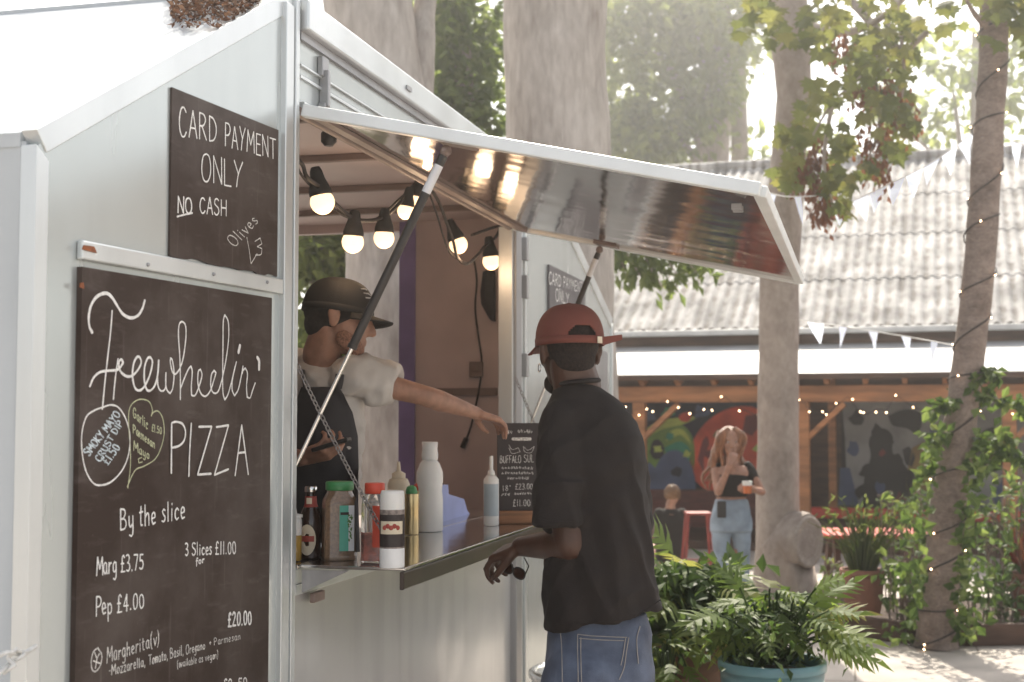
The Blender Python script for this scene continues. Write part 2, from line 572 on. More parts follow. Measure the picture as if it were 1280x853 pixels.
# ---------------------------------------------------------------- ground
m, nt, b = new_mat('paving')
N, L = nt.nodes, nt.links
tc = N.new('ShaderNodeTexCoord')
mp = N.new('ShaderNodeMapping'); mp.inputs['Rotation'].default_value = (0, 0, R(14))
L.new(tc.outputs['Object'], mp.inputs[0])
br = N.new('ShaderNodeTexBrick')
br.offset = 0.5
br.inputs['Color1'].default_value = (0.45, 0.415, 0.38, 1); br.inputs['Color2'].default_value = (0.39, 0.355, 0.325, 1)
br.inputs['Mortar'].default_value = (0.22, 0.19, 0.165, 1)
br.inputs['Scale'].default_value = 1.0; br.inputs['Mortar Size'].default_value = 0.008
br.inputs['Brick Width'].default_value = 1.6; br.inputs['Row Height'].default_value = 1.2
L.new(mp.outputs[0], br.inputs[0])
nz = N.new('ShaderNodeTexNoise'); nz.inputs['Scale'].default_value = 3.0; nz.inputs['Detail'].default_value = 10
L.new(tc.outputs['Object'], nz.inputs[0])
rp = N.new('ShaderNodeValToRGB'); rp.color_ramp.elements[0].position = 0.3; rp.color_ramp.elements[1].position = 0.7
rp.color_ramp.elements[0].color = (0.72, 0.70, 0.68, 1); rp.color_ramp.elements[1].color = (1.1, 1.08, 1.05, 1)
L.new(nz.outputs[0], rp.inputs[0])
mx = N.new('ShaderNodeMix'); mx.data_type = 'RGBA'; mx.blend_type = 'MULTIPLY'; mx.inputs[0].default_value = 1
L.new(br.outputs[0], mx.inputs[6]); L.new(rp.outputs[0], mx.inputs[7]); L.new(mx.outputs[2], b.inputs['Base Color'])
b.inputs['Roughness'].default_value = 0.8
bp = N.new('ShaderNodeBump'); bp.inputs['Strength'].default_value = 0.3; bp.inputs['Distance'].default_value = 0.01
L.new(nz.outputs[0], bp.inputs['Height']); L.new(bp.outputs[0], b.inputs['Normal'])
M['paving'] = m
g = MB(); g.quad((-150, -60, 0), (150, -60, 0), (150, 240, 0), (-150, 240, 0))
tag(g.build('paved_ground', M['paving'], origin=(0, 0, 0)), kind='structure', label='pale stone paving of the courtyard')

# ---------------------------------------------------------------- haze : scattering volume added round the whole courtyard for the veiling lens glare
hm = bpy.data.materials.new('glare_haze'); hm.use_nodes = True
hn = hm.node_tree; hn.nodes.remove(hn.nodes['Principled BSDF'])
pv = hn.nodes.new('ShaderNodeVolumePrincipled')
pv.inputs['Color'].default_value = (0.96, 0.95, 0.93, 1)
pv.inputs['Density'].default_value = 0.0052
pv.inputs['Anisotropy'].default_value = 0.78
hn.links.new(pv.outputs[0], hn.nodes['Material Output'].inputs['Volume'])
g = MB(); g.box((-30, -6, -1.0), (30, 40, 12.0))
tag(g.build('haze', hm), kind='stuff')

# ---------------------------------------------------------------- food trailer
TH = math.atan((1075 - 640) / F_PX * math.cos(PITCH))
DW = Vector((math.sin(TH), math.cos(TH), 0))             # along the serving side, away from the camera
NW = Vector((math.cos(TH), -math.sin(TH), 0))            # outward
P0 = at(358, 735, 3.81); P0.z = 0
TROT = math.atan2(DW.y, DW.x)
TM = Matrix.Translation(P0) @ Matrix.Rotation(TROT, 4, 'Z')   # local x = along, y = inward, z = up
TMi = TM.inverted()
def T(x, y, z): return TM @ Vector((x, y, z))
def on_s(px, py, s): return on_plane(px, py, T(s, 0, 0), DW)         # plane across the trailer
def on_y(px, py, y): return on_plane(px, py, T(0, y, 0), NW)         # plane parallel to the serving side
NA = math.atan((1240 - 640) / F_PX * math.cos(PITCH)) - TH           # the nose panel is turned back by this angle
NOSE_W, ZT, ZN, ZB, DEP = 1.075, 2.745, 2.125, 0.12, 1.95
OX0, OX1, OZ0, OZ1 = 0.045, 2.475, 1.09, 2.435                      # serving hatch opening
XE = 3.42
def Nl(u, out, z):   # nose panel coordinates -> trailer local; out = distance proud of the panel
    return Vector((-u * math.cos(NA) - out * math.sin(NA), u * math.sin(NA) - out * math.cos(NA), z))
def NoseM():
    return TM
nose_n = (TM.to_3x3() @ Vector((-math.sin(NA), -math.cos(NA), 0))).normalized()
nose_d = (TM.to_3x3() @ Vector((math.cos(NA), -math.sin(NA), 0))).normalized()   # towards the hatch
def on_nose(px, py, out=0.0): return on_plane(px, py, P0 + nose_n * out, nose_n)

trailer = thing('food_trailer', 'pale grey metal food trailer with sloping nose and open serving hatch', 'food trailer', P0, TROT)

def tb(): return MB(TM)
# nose panel
k = tb(); k.prism([Nl(0, 0, ZB), Nl(0, 0, ZT), Nl(NOSE_W, 0, ZN), Nl(NOSE_W, 0, ZB)], Nl(0, -0.03, 0))
k.build('nose_panel', M['panel'], trailer)
sl = (ZT - ZN) / NOSE_W
# trims on nose panel : sloping edge, far edge, corner post
k = tb(); w = 0.062
k.prism([Nl(0.0, 0.004, ZT + 0.036), Nl(NOSE_W + 0.01, 0.004, ZN + 0.036 - 0.01 * sl), Nl(NOSE_W - 0.025, 0.004, ZN - w + 0.050), Nl(0.0, 0.004, ZT - w + 0.034)], Nl(0, -0.04, 0))
k.build('sloping_edge_trim', M['alu'], trailer, bevel=0.002)
k = tb(); k.prism([Nl(NOSE_W + 0.012, 0.006, ZB), Nl(NOSE_W + 0.012, 0.006, ZN), Nl(NOSE_W - 0.03, 0.006, ZN - 0.03), Nl(NOSE_W - 0.03, 0.006, ZB)], Nl(0, -0.04, 0))
k.build('nose_edge_trim', M['alu'], trailer, bevel=0.002)
k = tb(); k.box((-0.058, -0.012, ZB), (-0.006, 0.03, ZT - 0.02)); k.box((0.0, -0.016, ZB), (0.026, 0.06, ZT + 0.008)); k.box((-0.006, -0.006, ZB), (0.0, 0.03, ZT - 0.02))
k.build('corner_post', M['alu'], trailer, bevel=0.003)
# nose end wall and sloping nose roof
e0, e1 = Nl(NOSE_W, -0.03, 0), Vector((-NOSE_W * math.cos(NA), DEP, 0))
k = tb(); k.prism([(e0.x, e0.y, ZB), (e0.x, e0.y, ZN + 0.01), (e1.x, e1.y, ZN + 0.01), (e1.x, e1.y, ZB)], (0.03, 0, 0)); k.build('end_wall', M['roofwhite'], trailer)
k = tb(); k.prism([(0.0, 0.012, ZT + 0.0), (e0.x - 0.004, e0.y + 0.012, ZN - 0.002), (e1.x - 0.004, e1.y, ZN - 0.002), (0.0, DEP, ZT + 0.0)], (0, 0, 0.03)); k.build('nose_roof', M['roofwhite'], trailer)
# lower serving wall
k = tb(); k.box((0.0262, 0.0, ZB), (2.50, 0.03, OZ0 - 0.031)); k.build('lower_wall', M['panel2'], trailer)
k = tb(); k.box((2.74, 0.0, ZB), (XE, 0.03, ZT)); k.build('side_wall', M['panel'], trailer)
# header over hatch with rail, groove and ridge lines
k = tb()
k.box((0.042, 0.0, OZ1 + 0.03), (2.74, 0.03, ZT - 0.09)); k.build('header_panel', M['panel'], trailer)
k = tb(); k.box((0.042, -0.035, ZT - 0.075), (XE, 0.05, ZT + 0.015)); k.build('roof_rail', M['alu'], trailer, bevel=0.006)
k = tb(); k.box((0.042, -0.012, ZT - 0.100), (2.74, 0.02, ZT - 0.0755)); k.build('rain_groove', M['alu_dark'], trailer)
k = tb(); k.box((0.05, -0.008, OZ1 + 0.10), (2.7, 0.0, OZ1 + 0.108)); k.box((0.05, -0.010, OZ1 + 0.135), (2.7, -0.0, OZ1 + 0.14)); k.box((0.05, -0.02, OZ1 + 0.012), (2.49, 0.03, OZ1 + 0.029))
k.build('header_ridge', M['alu'], trailer)
k = tb(); k.box((0.205, -0.03, OZ1 + 0.05), (0.225, -0.001, OZ1 + 0.16)); k.box((0.19, -0.018, OZ1 + 0.14), (0.24, -0.001, OZ1 + 0.20)); k.box((0.195, -0.024, OZ1 + 0.035), (0.235, -0.001, OZ1 + 0.06))
k.build('drop_latch', M['alu_dark'], trailer, bevel=0.003)
for xx in (0.9, 1.9):
    k = tb(); k.box((xx, -0.042, ZT - 0.045), (xx + 0.05, -0.035, ZT - 0.03)); k.build('rail_clip', M['alu_dark'], trailer)
SZ, SY = 1.147, -0.325
# hatch frame
k = tb()
k.box((0.0262, -0.010, OZ0 - 0.03), (0.042, 0.05, OZ1)); k.box((0.0422, -0.010, OZ0 - 0.03), (2.475, 0.05, OZ0)); k.box((2.4755, -0.016, OZ0 - 0.03), (2.50, 0.05, OZ1))
k.box((0.0425, -0.008, OZ0 + .001), (2.475, 0.03, SZ - 0.014))
k.build('hatch_frame', M['alu'], trailer, bevel=0.002)
# far post bundle
k = tb(); k.box((2.5005, -0.03, ZB), (2.60, 0.05, ZT - 0.08)); k.build('hatch_post', M['alu_dark'], trailer, bevel=0.004)
k = tb(); k.box((2.602, -0.012, ZB), (2.70, 0.05, ZT - 0.08)); k.box((2.703, -0.022, ZB), (2.738, 0.05, ZT - 0.08)); k.build('door_post', M['alu'], trailer, bevel=0.004)
for zz in (1.75, 2.12, 2.3):
    k = tb(); k.box((2.66, -0.04, zz), (2.70, -0.0125, zz + 0.11)); k.build('door_hinge', M['alu_dark'], trailer, bevel=0.004)
# main roof, floor, back, far wall with doorway
k = tb(); k.box((0.0, 0.0, ZT + 0.016), (XE + 0.02, DEP, ZT + 0.04)); k.build('roof', M['roofwhite'], trailer)
k = tb(); k.box((-0.9, 0.035, 0.26), (XE, DEP, 0.30)); k.build('trailer_floor', M['inner_dark'], trailer)
k = tb(); k.box((-0.98, DEP - 0.03, 0.3), (XE, DEP, 2.62)); k.build('back_wall', M['inner'], trailer)
CEIL = 2.60
k = tb(); k.box((0.05, 0.055, CEIL), (XE - 0.12, DEP - 0.035, CEIL + 0.03))
k.build('ceiling', M['inner'], trailer)
for xx in (0.75, 1.45, 2.15, 2.8):
    k = tb(); k.box((xx, 0.055, CEIL - 0.028), (xx + 0.035, DEP - 0.035, CEIL - 0.001)); k.build('ceiling_rib', M['inner_dark'], trailer, bevel=0.004)
SE = 3.30
def wall_y(px, py): return (TMi @ on_s(px, py, SE))
oy0, oy1, otop = wall_y(499, 400).y, DEP - 0.25, wall_y(440, 291).z
k = tb()
k.box((SE, 0.035, 0.30), (SE + 0.05, oy0, CEIL)); k.box((SE, oy0, otop), (SE + 0.05, DEP - 0.035, CEIL)); k.box((SE, oy1, 0.3), (SE + 0.05, DEP - 0.035, otop))
k.build('far_wall', M['inner'], trailer)
k = tb(); ja, jb = wall_y(520, 400).y, wall_y(500, 400).y
k.box((SE - 0.02, ja, 0.3), (SE - 0.001, jb, CEIL - 0.001)); k.build('doorway_jamb', M['purple_lit'], trailer, bevel=0.004)
k = tb(); a, c_ = wall_y(622, 490), wall_y(530, 490); k.box((SE - 0.02, a.y, a.z - 0.02), (SE - 0.001, c_.y, a.z + 0.02)); k.build('kick_rail', M['inner_dark'], trailer)
# right wing panel beyond the door
k = tb(); WX = 5.13
k.prism([(XE, 0, ZB), (WX, 0, ZB), (WX, 0, 2.195), (XE, 0, ZT)], (0, 0.035, 0)); k.build('wing_panel', M['panel'], trailer)
k = tb(); k.prism([(XE, -0.008, ZT + 0.01), (XE, -0.008, ZT - 0.07), (WX - 0.03, -0.008, 2.195 - 0.06), (WX + 0.01, -0.008, 2.20)], (0, 0.05, 0)); k.prism([(WX - 0.03, -0.01, ZB), (WX + 0.012, -0.01, ZB), (WX + 0.012, -0.01, 2.17), (WX - 0.03, -0.01, 2.135)], (0, 0.05, 0))
k.build('wing_edge_trim', M['alu'], trailer, bevel=0.003)
k = tb(); a, c_ = TMi @ on_y(741, 436, 0), TMi @ on_y(760, 560, 0); k.box((a.x, -0.02, 1.2), (c_.x - 0.1, -0.001, a.z)); k.build('wing_door_plate', M['alu_dark'], trailer, bevel=0.003)
# roof vent on top
k = tb(); a = TMi @ on_s(640, 172, 2.9); k.box((2.6, 0.15, ZT + 0.041), (3.1, 0.6, ZT + 0.16)); k.build('roof_vent', M['alu_dark'], trailer, bevel=0.02)
# trim strip over the big board, screws, orange rust tag
bx0, bx1 = on_nose(95, 322), on_nose(341, 358)
zt = (bx0.z + bx1.z) / 2
u0, u1 = -(TMi @ bx0).x / math.cos(NA), 0.062
k = tb(); k.prism([Nl(u0, 0.001, zt - 0.012), Nl(u1, 0.001, zt - 0.012), Nl(u1, 0.001, zt + 0.030), Nl(u0, 0.001, zt + 0.030)], Nl(0, 0.016, 0)); k.build('board_rail', M['alu'], trailer, bevel=0.004)
for px, py in ((185, 331), (267, 343), (334, 353)):
    k = MB(); p = on_nose(px, py, 0.018); k.ball(p, 0.005, nu=10, nv=6); k.build('rail_screw', M['alu_dark'], trailer)
RUST = pm('rust', (0.25, 0.08, 0.03), 0.8, 0, 0.4, 60)
for uu, zz, dx, dz in ((u0 - 0.02, zt + 0.012, 0.05, 0.012), (u0 + 0.004, zt - 0.07, 0.014, 0.012)):
    k = tb(); k.prism([Nl(uu - dx / 2, 0.0178, zz - dz / 2), Nl(uu + dx / 2, 0.0178, zz - dz * 0.3), Nl(uu + dx * 0.4, 0.0178, zz + dz / 2), Nl(uu - dx * 0.3, 0.0178, zz + dz * 0.6)], Nl(0, 0.003, 0))
    k.build('rust_patch', RUST, trailer)

# awning hatch
HY, HZ, AY, AZ = -0.015, 2.432, -1.305, 2.150
AX0, AX1 = 0.05, 2.50
av = Vector((0, AY - HY, AZ - HZ)); an = Vector((0, -av.z, av.y)).normalized()
if an.z < 0: an = -an
def A(x, t, h): return Vector((x, HY, HZ)) + av * t + an * h
k = tb(); k.prism([A(AX0 + 0.02, 0.0, 0), A(AX1 - 0.02, 0.0, 0), A(AX1 - 0.02, 0.985, 0), A(AX0 + 0.02, 0.985, 0)], an * 0.022)
awn = k.build('awning', M['mirror'], trailer)
k = tb()
k.prism([A(AX0 - 0.014, -0.0, -0.012), A(AX0 + 0.02, -0.0, -0.012), A(AX0 + 0.02, 1.0, -0.012), A(AX0 - 0.014, 1.0, -0.012)], an * 0.036)
k.prism([A(AX1 - 0.02, -0.0, -0.012), A(AX1 + 0.012, -0.0, -0.012), A(AX1 + 0.012, 1.0, -0.012), A(AX1 - 0.02, 1.0, -0.012)], an * 0.034)
k.prism([A(AX0 + 0.0201, 0.985, -0.010), A(AX1 - 0.0201, 0.985, -0.010), A(AX1 - 0.0201, 1.012, -0.010), A(AX0 + 0.0201, 1.012, -0.010)], an * 0.031)
k.build('awning_edge', pm('white_edge_trim', (0.74, 0.77, 0.78), 0.3, 0.2, 0.05, 6), awn, bevel=0.004)
k = tb(); k.tube([A(AX0 - 0.01, -0.01, 0.0), A(AX1 + 0.01, -0.01, 0.0)], 0.016, 10); k.prism([A(AX0 + 0.02, 0.02, -0.012), A(AX1 - 0.02, 0.02, -0.012), A(AX1 - 0.02, 0.055, -0.012), A(AX0 + 0.02, 0.055, -0.012)], an * 0.011)
k.build('awning_hinge', M['inner_dark'], awn)
k = tb(); a = TMi @ on_plane(926, 250, T(*A(0, 0, 0)), TM.to_3x3() @ an)
for dx in (-0.02, 0.03):
    k.box((a.x + dx, a.y - 0.004, a.z - 0.03), (a.x + dx + 0.010, a.y + 0.025, a.z - 0.012))
k.build('awning_catch', M['alu_dark'], awn, bevel=0.002)
# gas struts
def strut(x, tfrac, bot):
    top = A(x, tfrac, -0.03)
    bot = Vector(bot)
    d = (top - bot)
    f = 0.40
    s = MB(TM); s.tube([bot + d * f, bot + d * 0.985], 0.0128, 14); s.tube([bot + d * (f - 0.012), bot + d * f], 0.0145, 14)
    so = s.build('gas_strut', M['black'], trailer)
    s = MB(TM); s.tube([bot, bot + d * f], 0.0058, 10); s.build('strut_rod', M['chrome'], so)
    s = MB(TM); s.tube([bot + d * 0.87, bot + d * 0.955], 0.0132, 14); s.build('strut_sticker', M['label_w'], so)
    s = MB(TM); s.prism([A(x - 0.05, tfrac - 0.02, -0.001), A(x + 0.05, tfrac - 0.02, -0.001), A(x + 0.05, tfrac + 0.06, -0.001), A(x - 0.05, tfrac + 0.06, -0.001)], an * -0.008)
    s.ball(top, 0.017, nu=10, nv=6); s.tube([top + Vector((-0.02, 0, 0.0)), top + Vector((0.02, 0, 0))], 0.007, 8); s.prism([A(x - 0.012, tfrac - 0.01, -0.008), A(x - 0.006, tfrac - 0.01, -0.008), A(x - 0.006, tfrac + 0.02, -0.04), A(x - 0.012, tfrac + 0.02, -0.04)], Vector((0.004, 0, 0)))
    s.build('strut_bracket', M['inner_dark'], so)
tp = TMi @ on_s(560, 186, 0.10)
bt = TMi @ on_s(365, 592, 0.050)
tf = max(0.2, min(0.8, (tp.y - HY) / (AY - HY)))
strut(0.10, tf, (0.050, bt.y, bt.z))
strut(2.44, tf, (2.488, -0.045, bt.z))

# serving shelf with lip
SZ, SY = 1.147, -0.325
k = tb(); k.box((0.045, SY - 0.006, SZ - 0.010), (2.47, -0.017, SZ))
shelf = k.build('serving_shelf', M['steel'], trailer, bevel=0.003)
k = tb(); k.box((0.045, SY - 0.003, SZ - 0.062), (2.47, SY + 0.010, SZ - 0.0125))
k.build('shelf_lip', pm('dark_lip', (0.035, 0.022, 0.018), 0.3, 0.0, 0.3, 8), shelf, bevel=0.003)
k = tb(); k.box((0.05, -0.012, SZ - 0.013), (2.46, 0.20, SZ - 0.001)); k.build('inner_ledge', M['steel'], trailer, bevel=0.002)
k = tb(); k.prism([(0.06, -0.02, SZ - 0.015), (0.06, -0.02, SZ - 0.08), (0.06, -0.16, SZ - 0.015)], (0.006, 0, 0)); k.build('shelf_bracket', M['alu_dark'], trailer)
k = tb(); k.box((0.12, -0.035, OZ0 - 0.06), (0.20, -0.018, OZ0 - 0.031)); k.build('shelf_hinge', M['inner_dark'], trailer, bevel=0.004)

# chains holding the shelf
def chain_links(p0, p1, sag, L=0.021):
    p0, p1 = Vector(p0), Vector(p1)
    n = int((p1 - p0).length * 1.02 / (L * 0.74))
    pts = [p0.lerp(p1, i / n) - Vector((0, 0, sag * 4 * (i / n) * (1 - i / n))) for i in range(n + 1)]
    k = MB(TM)
    for i in range(n):
        a, c = pts[i], pts[i + 1]
        t = (c - a).normalized(); mid = (a + c) / 2
        s = t.cross(Vector((0.3, 1, 0.2))).normalized()
        q = t.cross(s)
        side = s if i % 2 else q
        loop = []
        for j in range(10):
            an_ = 2 * math.pi * j / 10
            loop.append(mid + t * math.cos(an_) * L * 0.5 + side * math.sin(an_) * L * 0.3)
        loop.append(loop[0]); loop.append(loop[1])
        k.tube(loop[:-1], 0.0019, 5, caps=False)
    return k
ca = TMi @ on_s(365, 442, 0.045)
chain_links((0.045, ca.y, ca.z), (0.075, SY + 0.012, SZ + 0.004), 0.02).build('shelf_chain', M['chainm'], trailer)
chain_links((2.48, -0.03, ca.z), (2.45, SY + 0.012, SZ + 0.004), 0.02).build('shelf_chain', M['chainm'], trailer)

# leaf litter on the nose roof
k = MB(); rn = random.Random(5)
rz = lambda y_, x_: 0
def roof_pt(px, py):
    n3 = (TM.to_3x3() @ Vector((-sl, 0, 1))).normalized()
    return on_plane(px, py, T(0, 0, ZT + 0.032), n3), n3
cnt = 0
while cnt < 1500:
    px = rn.uniform(200, 325); py = rn.uniform(-30, 62)
    edge = 187 - 0.6 * (px - 53) - 16
    band = noise.noise((px * 0.03, py * 0.06, 1.0)) * 16
    okk = py < min(edge, 40 + band * 0.6) and py > -25 and px > 213 + band * 0.4
    if okk and py > 27: okk = rn.random() < 0.35
    if not okk and px > 165 and py < min(edge, 85) and rn.random() < 0.012: okk = noise.noise((px * .1, py * .1, 4)) > 0.25
    if not okk: continue
    cnt += 1
    p, n3 = roof_pt(px, py)
    s = rn.uniform(0.005, 0.014)
    a1 = Vector((rn.uniform(-1, 1), rn.uniform(-1, 1), rn.uniform(-.6, .6))).normalized(); a2 = a1.cross(Vector((rn.uniform(-1, 1), rn.uniform(-1, 1), 1.0))).normalized()
    p = p + n3 * rn.uniform(0.004, 0.02)
    k.add([p - a1 * s, p + a2 * s * .5, p + a1 * s, p - a2 * s * .5 + n3 * s * .3], [(0, 1, 2, 3)])
tag(k.build('fallen_leaves', leaf_mat('dead_leaves', [(0.05, 0.032, 0.025), (0.11, 0.065, 0.05), (0.08, 0.05, 0.035), (0.2, 0.14, 0.11)], 0.2, 0.8, (1, 0.8, 0.6))), 'brown dead leaves littering the sloping trailer roof', 'dead leaves', kind='stuff')

# ---------------------------------------------------------------- chalk lettering
GL = {
'A': (6, '0,0 3,10 6,0|1.2,3.6 4.9,3.6'), 'B': (6, '0.3,0 0.3,10|0.3,10 3.5,9.6 4.6,7.8 3,5.6 0.5,5.2|0.5,5.2 4,4.8 5.4,2.6 4,0.4 0.3,0'), 'C': (6, '5.6,8.6 4,10 2,9.4 0.6,6.5 0.5,3 2,0.3 4,0.2 5.6,1.8'),
'D': (6, '0.4,0 0.4,10|0.4,10 3.4,9.2 5.4,6.4 5.2,3 3.4,0.6 0.4,0'), 'E': (5, '4.6,10 0.4,10 0.4,0 4.8,0|0.4,5.2 4,5.2'), 'F': (5, '4.8,10 0.4,10 0.4,0|0.4,5.2 3.8,5.2'),
'G': (6.5, '5.8,8.4 4,10 1.8,9.2 0.5,6 0.7,2.4 2.4,0.2 4.8,0.6 5.8,2.6 5.8,4.4|3.6,4.4 6.2,4.4'), 'I': (2, '1,0 1,10'), 'K': (5.5, '0.4,0 0.4,10|5,10 0.4,4.6 5.4,0'), 'L': (5, '0.4,10 0.4,0 4.8,0'),
'M': (7.5, '0,0 0.8,10 3.7,3.4 6.6,10 7.4,0'), 'N': (6, '0.3,0 0.3,10 5.6,0 5.6,10'), 'O': (6.5, '3.2,10 1.2,9 0.3,6 0.5,2.6 2,0.2 4.4,0.2 6,2.8 6.1,6.2 5,9.2 3.2,10'), 'P': (5.5, '0.4,0 0.4,10|0.4,10 3.6,9.8 5.2,7.8 3.8,5.2 0.4,4.6'),
'R': (6, '0.4,0 0.4,10|0.4,10 3.6,9.6 4.8,7.6 3.2,5.4 0.4,5|2.2,5 5.6,0'), 'S': (5.5, '5,9 3.2,10 1.2,9.2 0.8,7 2.4,5.6 4.4,4.4 5,2.2 3.4,0.2 1.4,0.2 0.3,1.4'), 'T': (6, '0,10 6,10|3,10 3,0'), 'U': (6, '0.4,10 0.5,3 1.8,0.3 4,0.3 5.4,3 5.5,10'),
'Y': (6, '0.2,10 3,5|5.8,10 3,5 1.8,0'), 'Z': (6, '0.4,10 5.6,10 0.2,0 5.8,0'), 'H': (6, '0.4,0 0.4,10|5.6,0 5.6,10|0.4,5 5.6,5'),
'a': (4.6, '4,5.6 2.2,6.2 0.6,4.6 0.6,1.6 2,0 3.6,1.4 4,5.6|4,5.6 4,1 4.8,0'), 'b': (4.4, '0.5,10 0.5,0|0.5,4 2.4,6 4,4.4 3.8,1.2 2,0 0.5,1'), 'c': (4, '3.8,5 2.4,6.2 0.8,4.8 0.6,1.8 2,0 3.8,1'), 'd': (4.6, '4,5 2.4,6 0.6,4.2 0.8,1 2.4,0 4,1.6|4,10 4,0'),
'e': (4.2, '0.6,3 3.6,3.6 3.4,5.4 2.2,6.2 0.8,5 0.5,2.4 1.6,0.2 3.8,0.8'), 'f': (3.6, '3.6,9 2.4,10 1.4,8 1.4,-3|0.2,5.4 3.2,5.6'), 'g': (4.6, '4,5.4 2.2,6.2 0.6,4.4 0.8,1.2 2.4,0.4 4,2|4,6 4,-2 2.6,-4 0.6,-3.2'), 'h': (4.6, '0.5,10 0.5,0|0.5,3.6 2.4,6 3.8,5 4,0'),
'i': (1.8, '0.8,6 0.8,0|0.8,8 0.9,8.6'), 'l': (1.8, '0.8,10 0.8,0'), 'm': (6.6, '0.4,6 0.4,0|0.4,4 2,6 3.2,5 3.2,0|3.2,4 4.8,6 6,5 6.2,0'), 'n': (4.6, '0.5,6 0.5,0|0.5,3.8 2.4,6 3.8,5 4,0'), 'o': (4.6, '2.2,6 0.7,4.8 0.6,1.4 2.2,0 3.8,1.4 3.9,4.6 2.2,6'),
'p': (4.6, '0.5,6 0.5,-4|0.5,4.4 2.4,6 4,4.4 3.8,1.2 2,0 0.5,1.2'), 'r': (3.6, '0.5,6 0.5,0|0.5,3.4 2,5.6 3.4,5.6'), 's': (3.8, '3.4,5.4 2,6.2 0.8,5 2,3.4 3.4,2 2.4,0.2 0.4,0.6'), 't': (3.6, '1.6,9 1.6,1 3.2,0.2|0.2,6.2 3.4,6.4'), 'v': (4.2, '0.2,6 2,0 4,6'), 'x': (4, '0.2,6 3.8,0|3.8,6 0.2,0'),
'y': (4.6, '0.5,6 0.7,2 2,0.6 3.6,2|4,6 4,-2 2.6,-4 0.8,-3.2'), 'z': (4, '0.4,6 3.8,6 0.3,0 4,0'), 'u': (4.6, '0.5,6 0.6,1.4 2,0 3.6,1.4|4,6 4,0'), 'w': (6, '0.2,6 1.4,0 3,5 4.6,0 5.8,6'),
'0': (5, '2.5,10 0.9,8.6 0.4,4.6 1.2,0.8 2.6,0 4.2,1.6 4.6,5.8 3.8,9 2.5,10'), '1': (2.4, '1.2,10 1.2,0'), '2': (5, '0.5,8 2,10 4,9 4,6.6 0.3,0 5,0'), '3': (4.6, '0.4,9.4 2.4,10 4,8.4 3,5.8 1.6,5.2 3.6,4.6 4.4,2.2 2.6,0 0.3,0.8'), '4': (5, '3.4,0 3.4,10 0.2,3.2 5,3.2'), '5': (5, '4.6,10 1,10 0.8,5.6 3,6 4.6,3.8 3.8,0.8 1.6,0 0.2,1'), '7': (5, '0.3,10 4.8,10 1.8,0'), '8': (5, '2.5,5.4 0.8,7.6 2.5,10 4.2,7.6 2.5,5.4 0.5,2.6 2.5,0 4.6,2.6 2.5,5.4'),
'£': (5, '4.8,8.6 3.4,10 2,8.6 1.9,5 1.6,1.2 0.3,0 5,0|0.4,5 3.8,5'), '.': (1.6, '0.7,0 0.8,0.7'), ',': (1.6, '0.9,0.6 0.4,-1.6'), '(': (2.6, '2.2,11 0.8,8 0.7,2 2,-1.6'), ')': (2.6, '0.4,11 1.8,8 1.9,2 0.6,-1.6'), '-': (3, '0.4,4 2.6,4'), '+': (4, '0.4,4 3.8,4|2.1,6 2.1,1.6'), "'": (1.4, '0.8,10 0.6,7.6'), '"': (2.4, '0.6,10 0.5,8|1.8,10 1.7,8'), '*': (4, '0.4,2 3.8,8|0.4,8 3.8,2|2.1,9 2.1,1'),
}

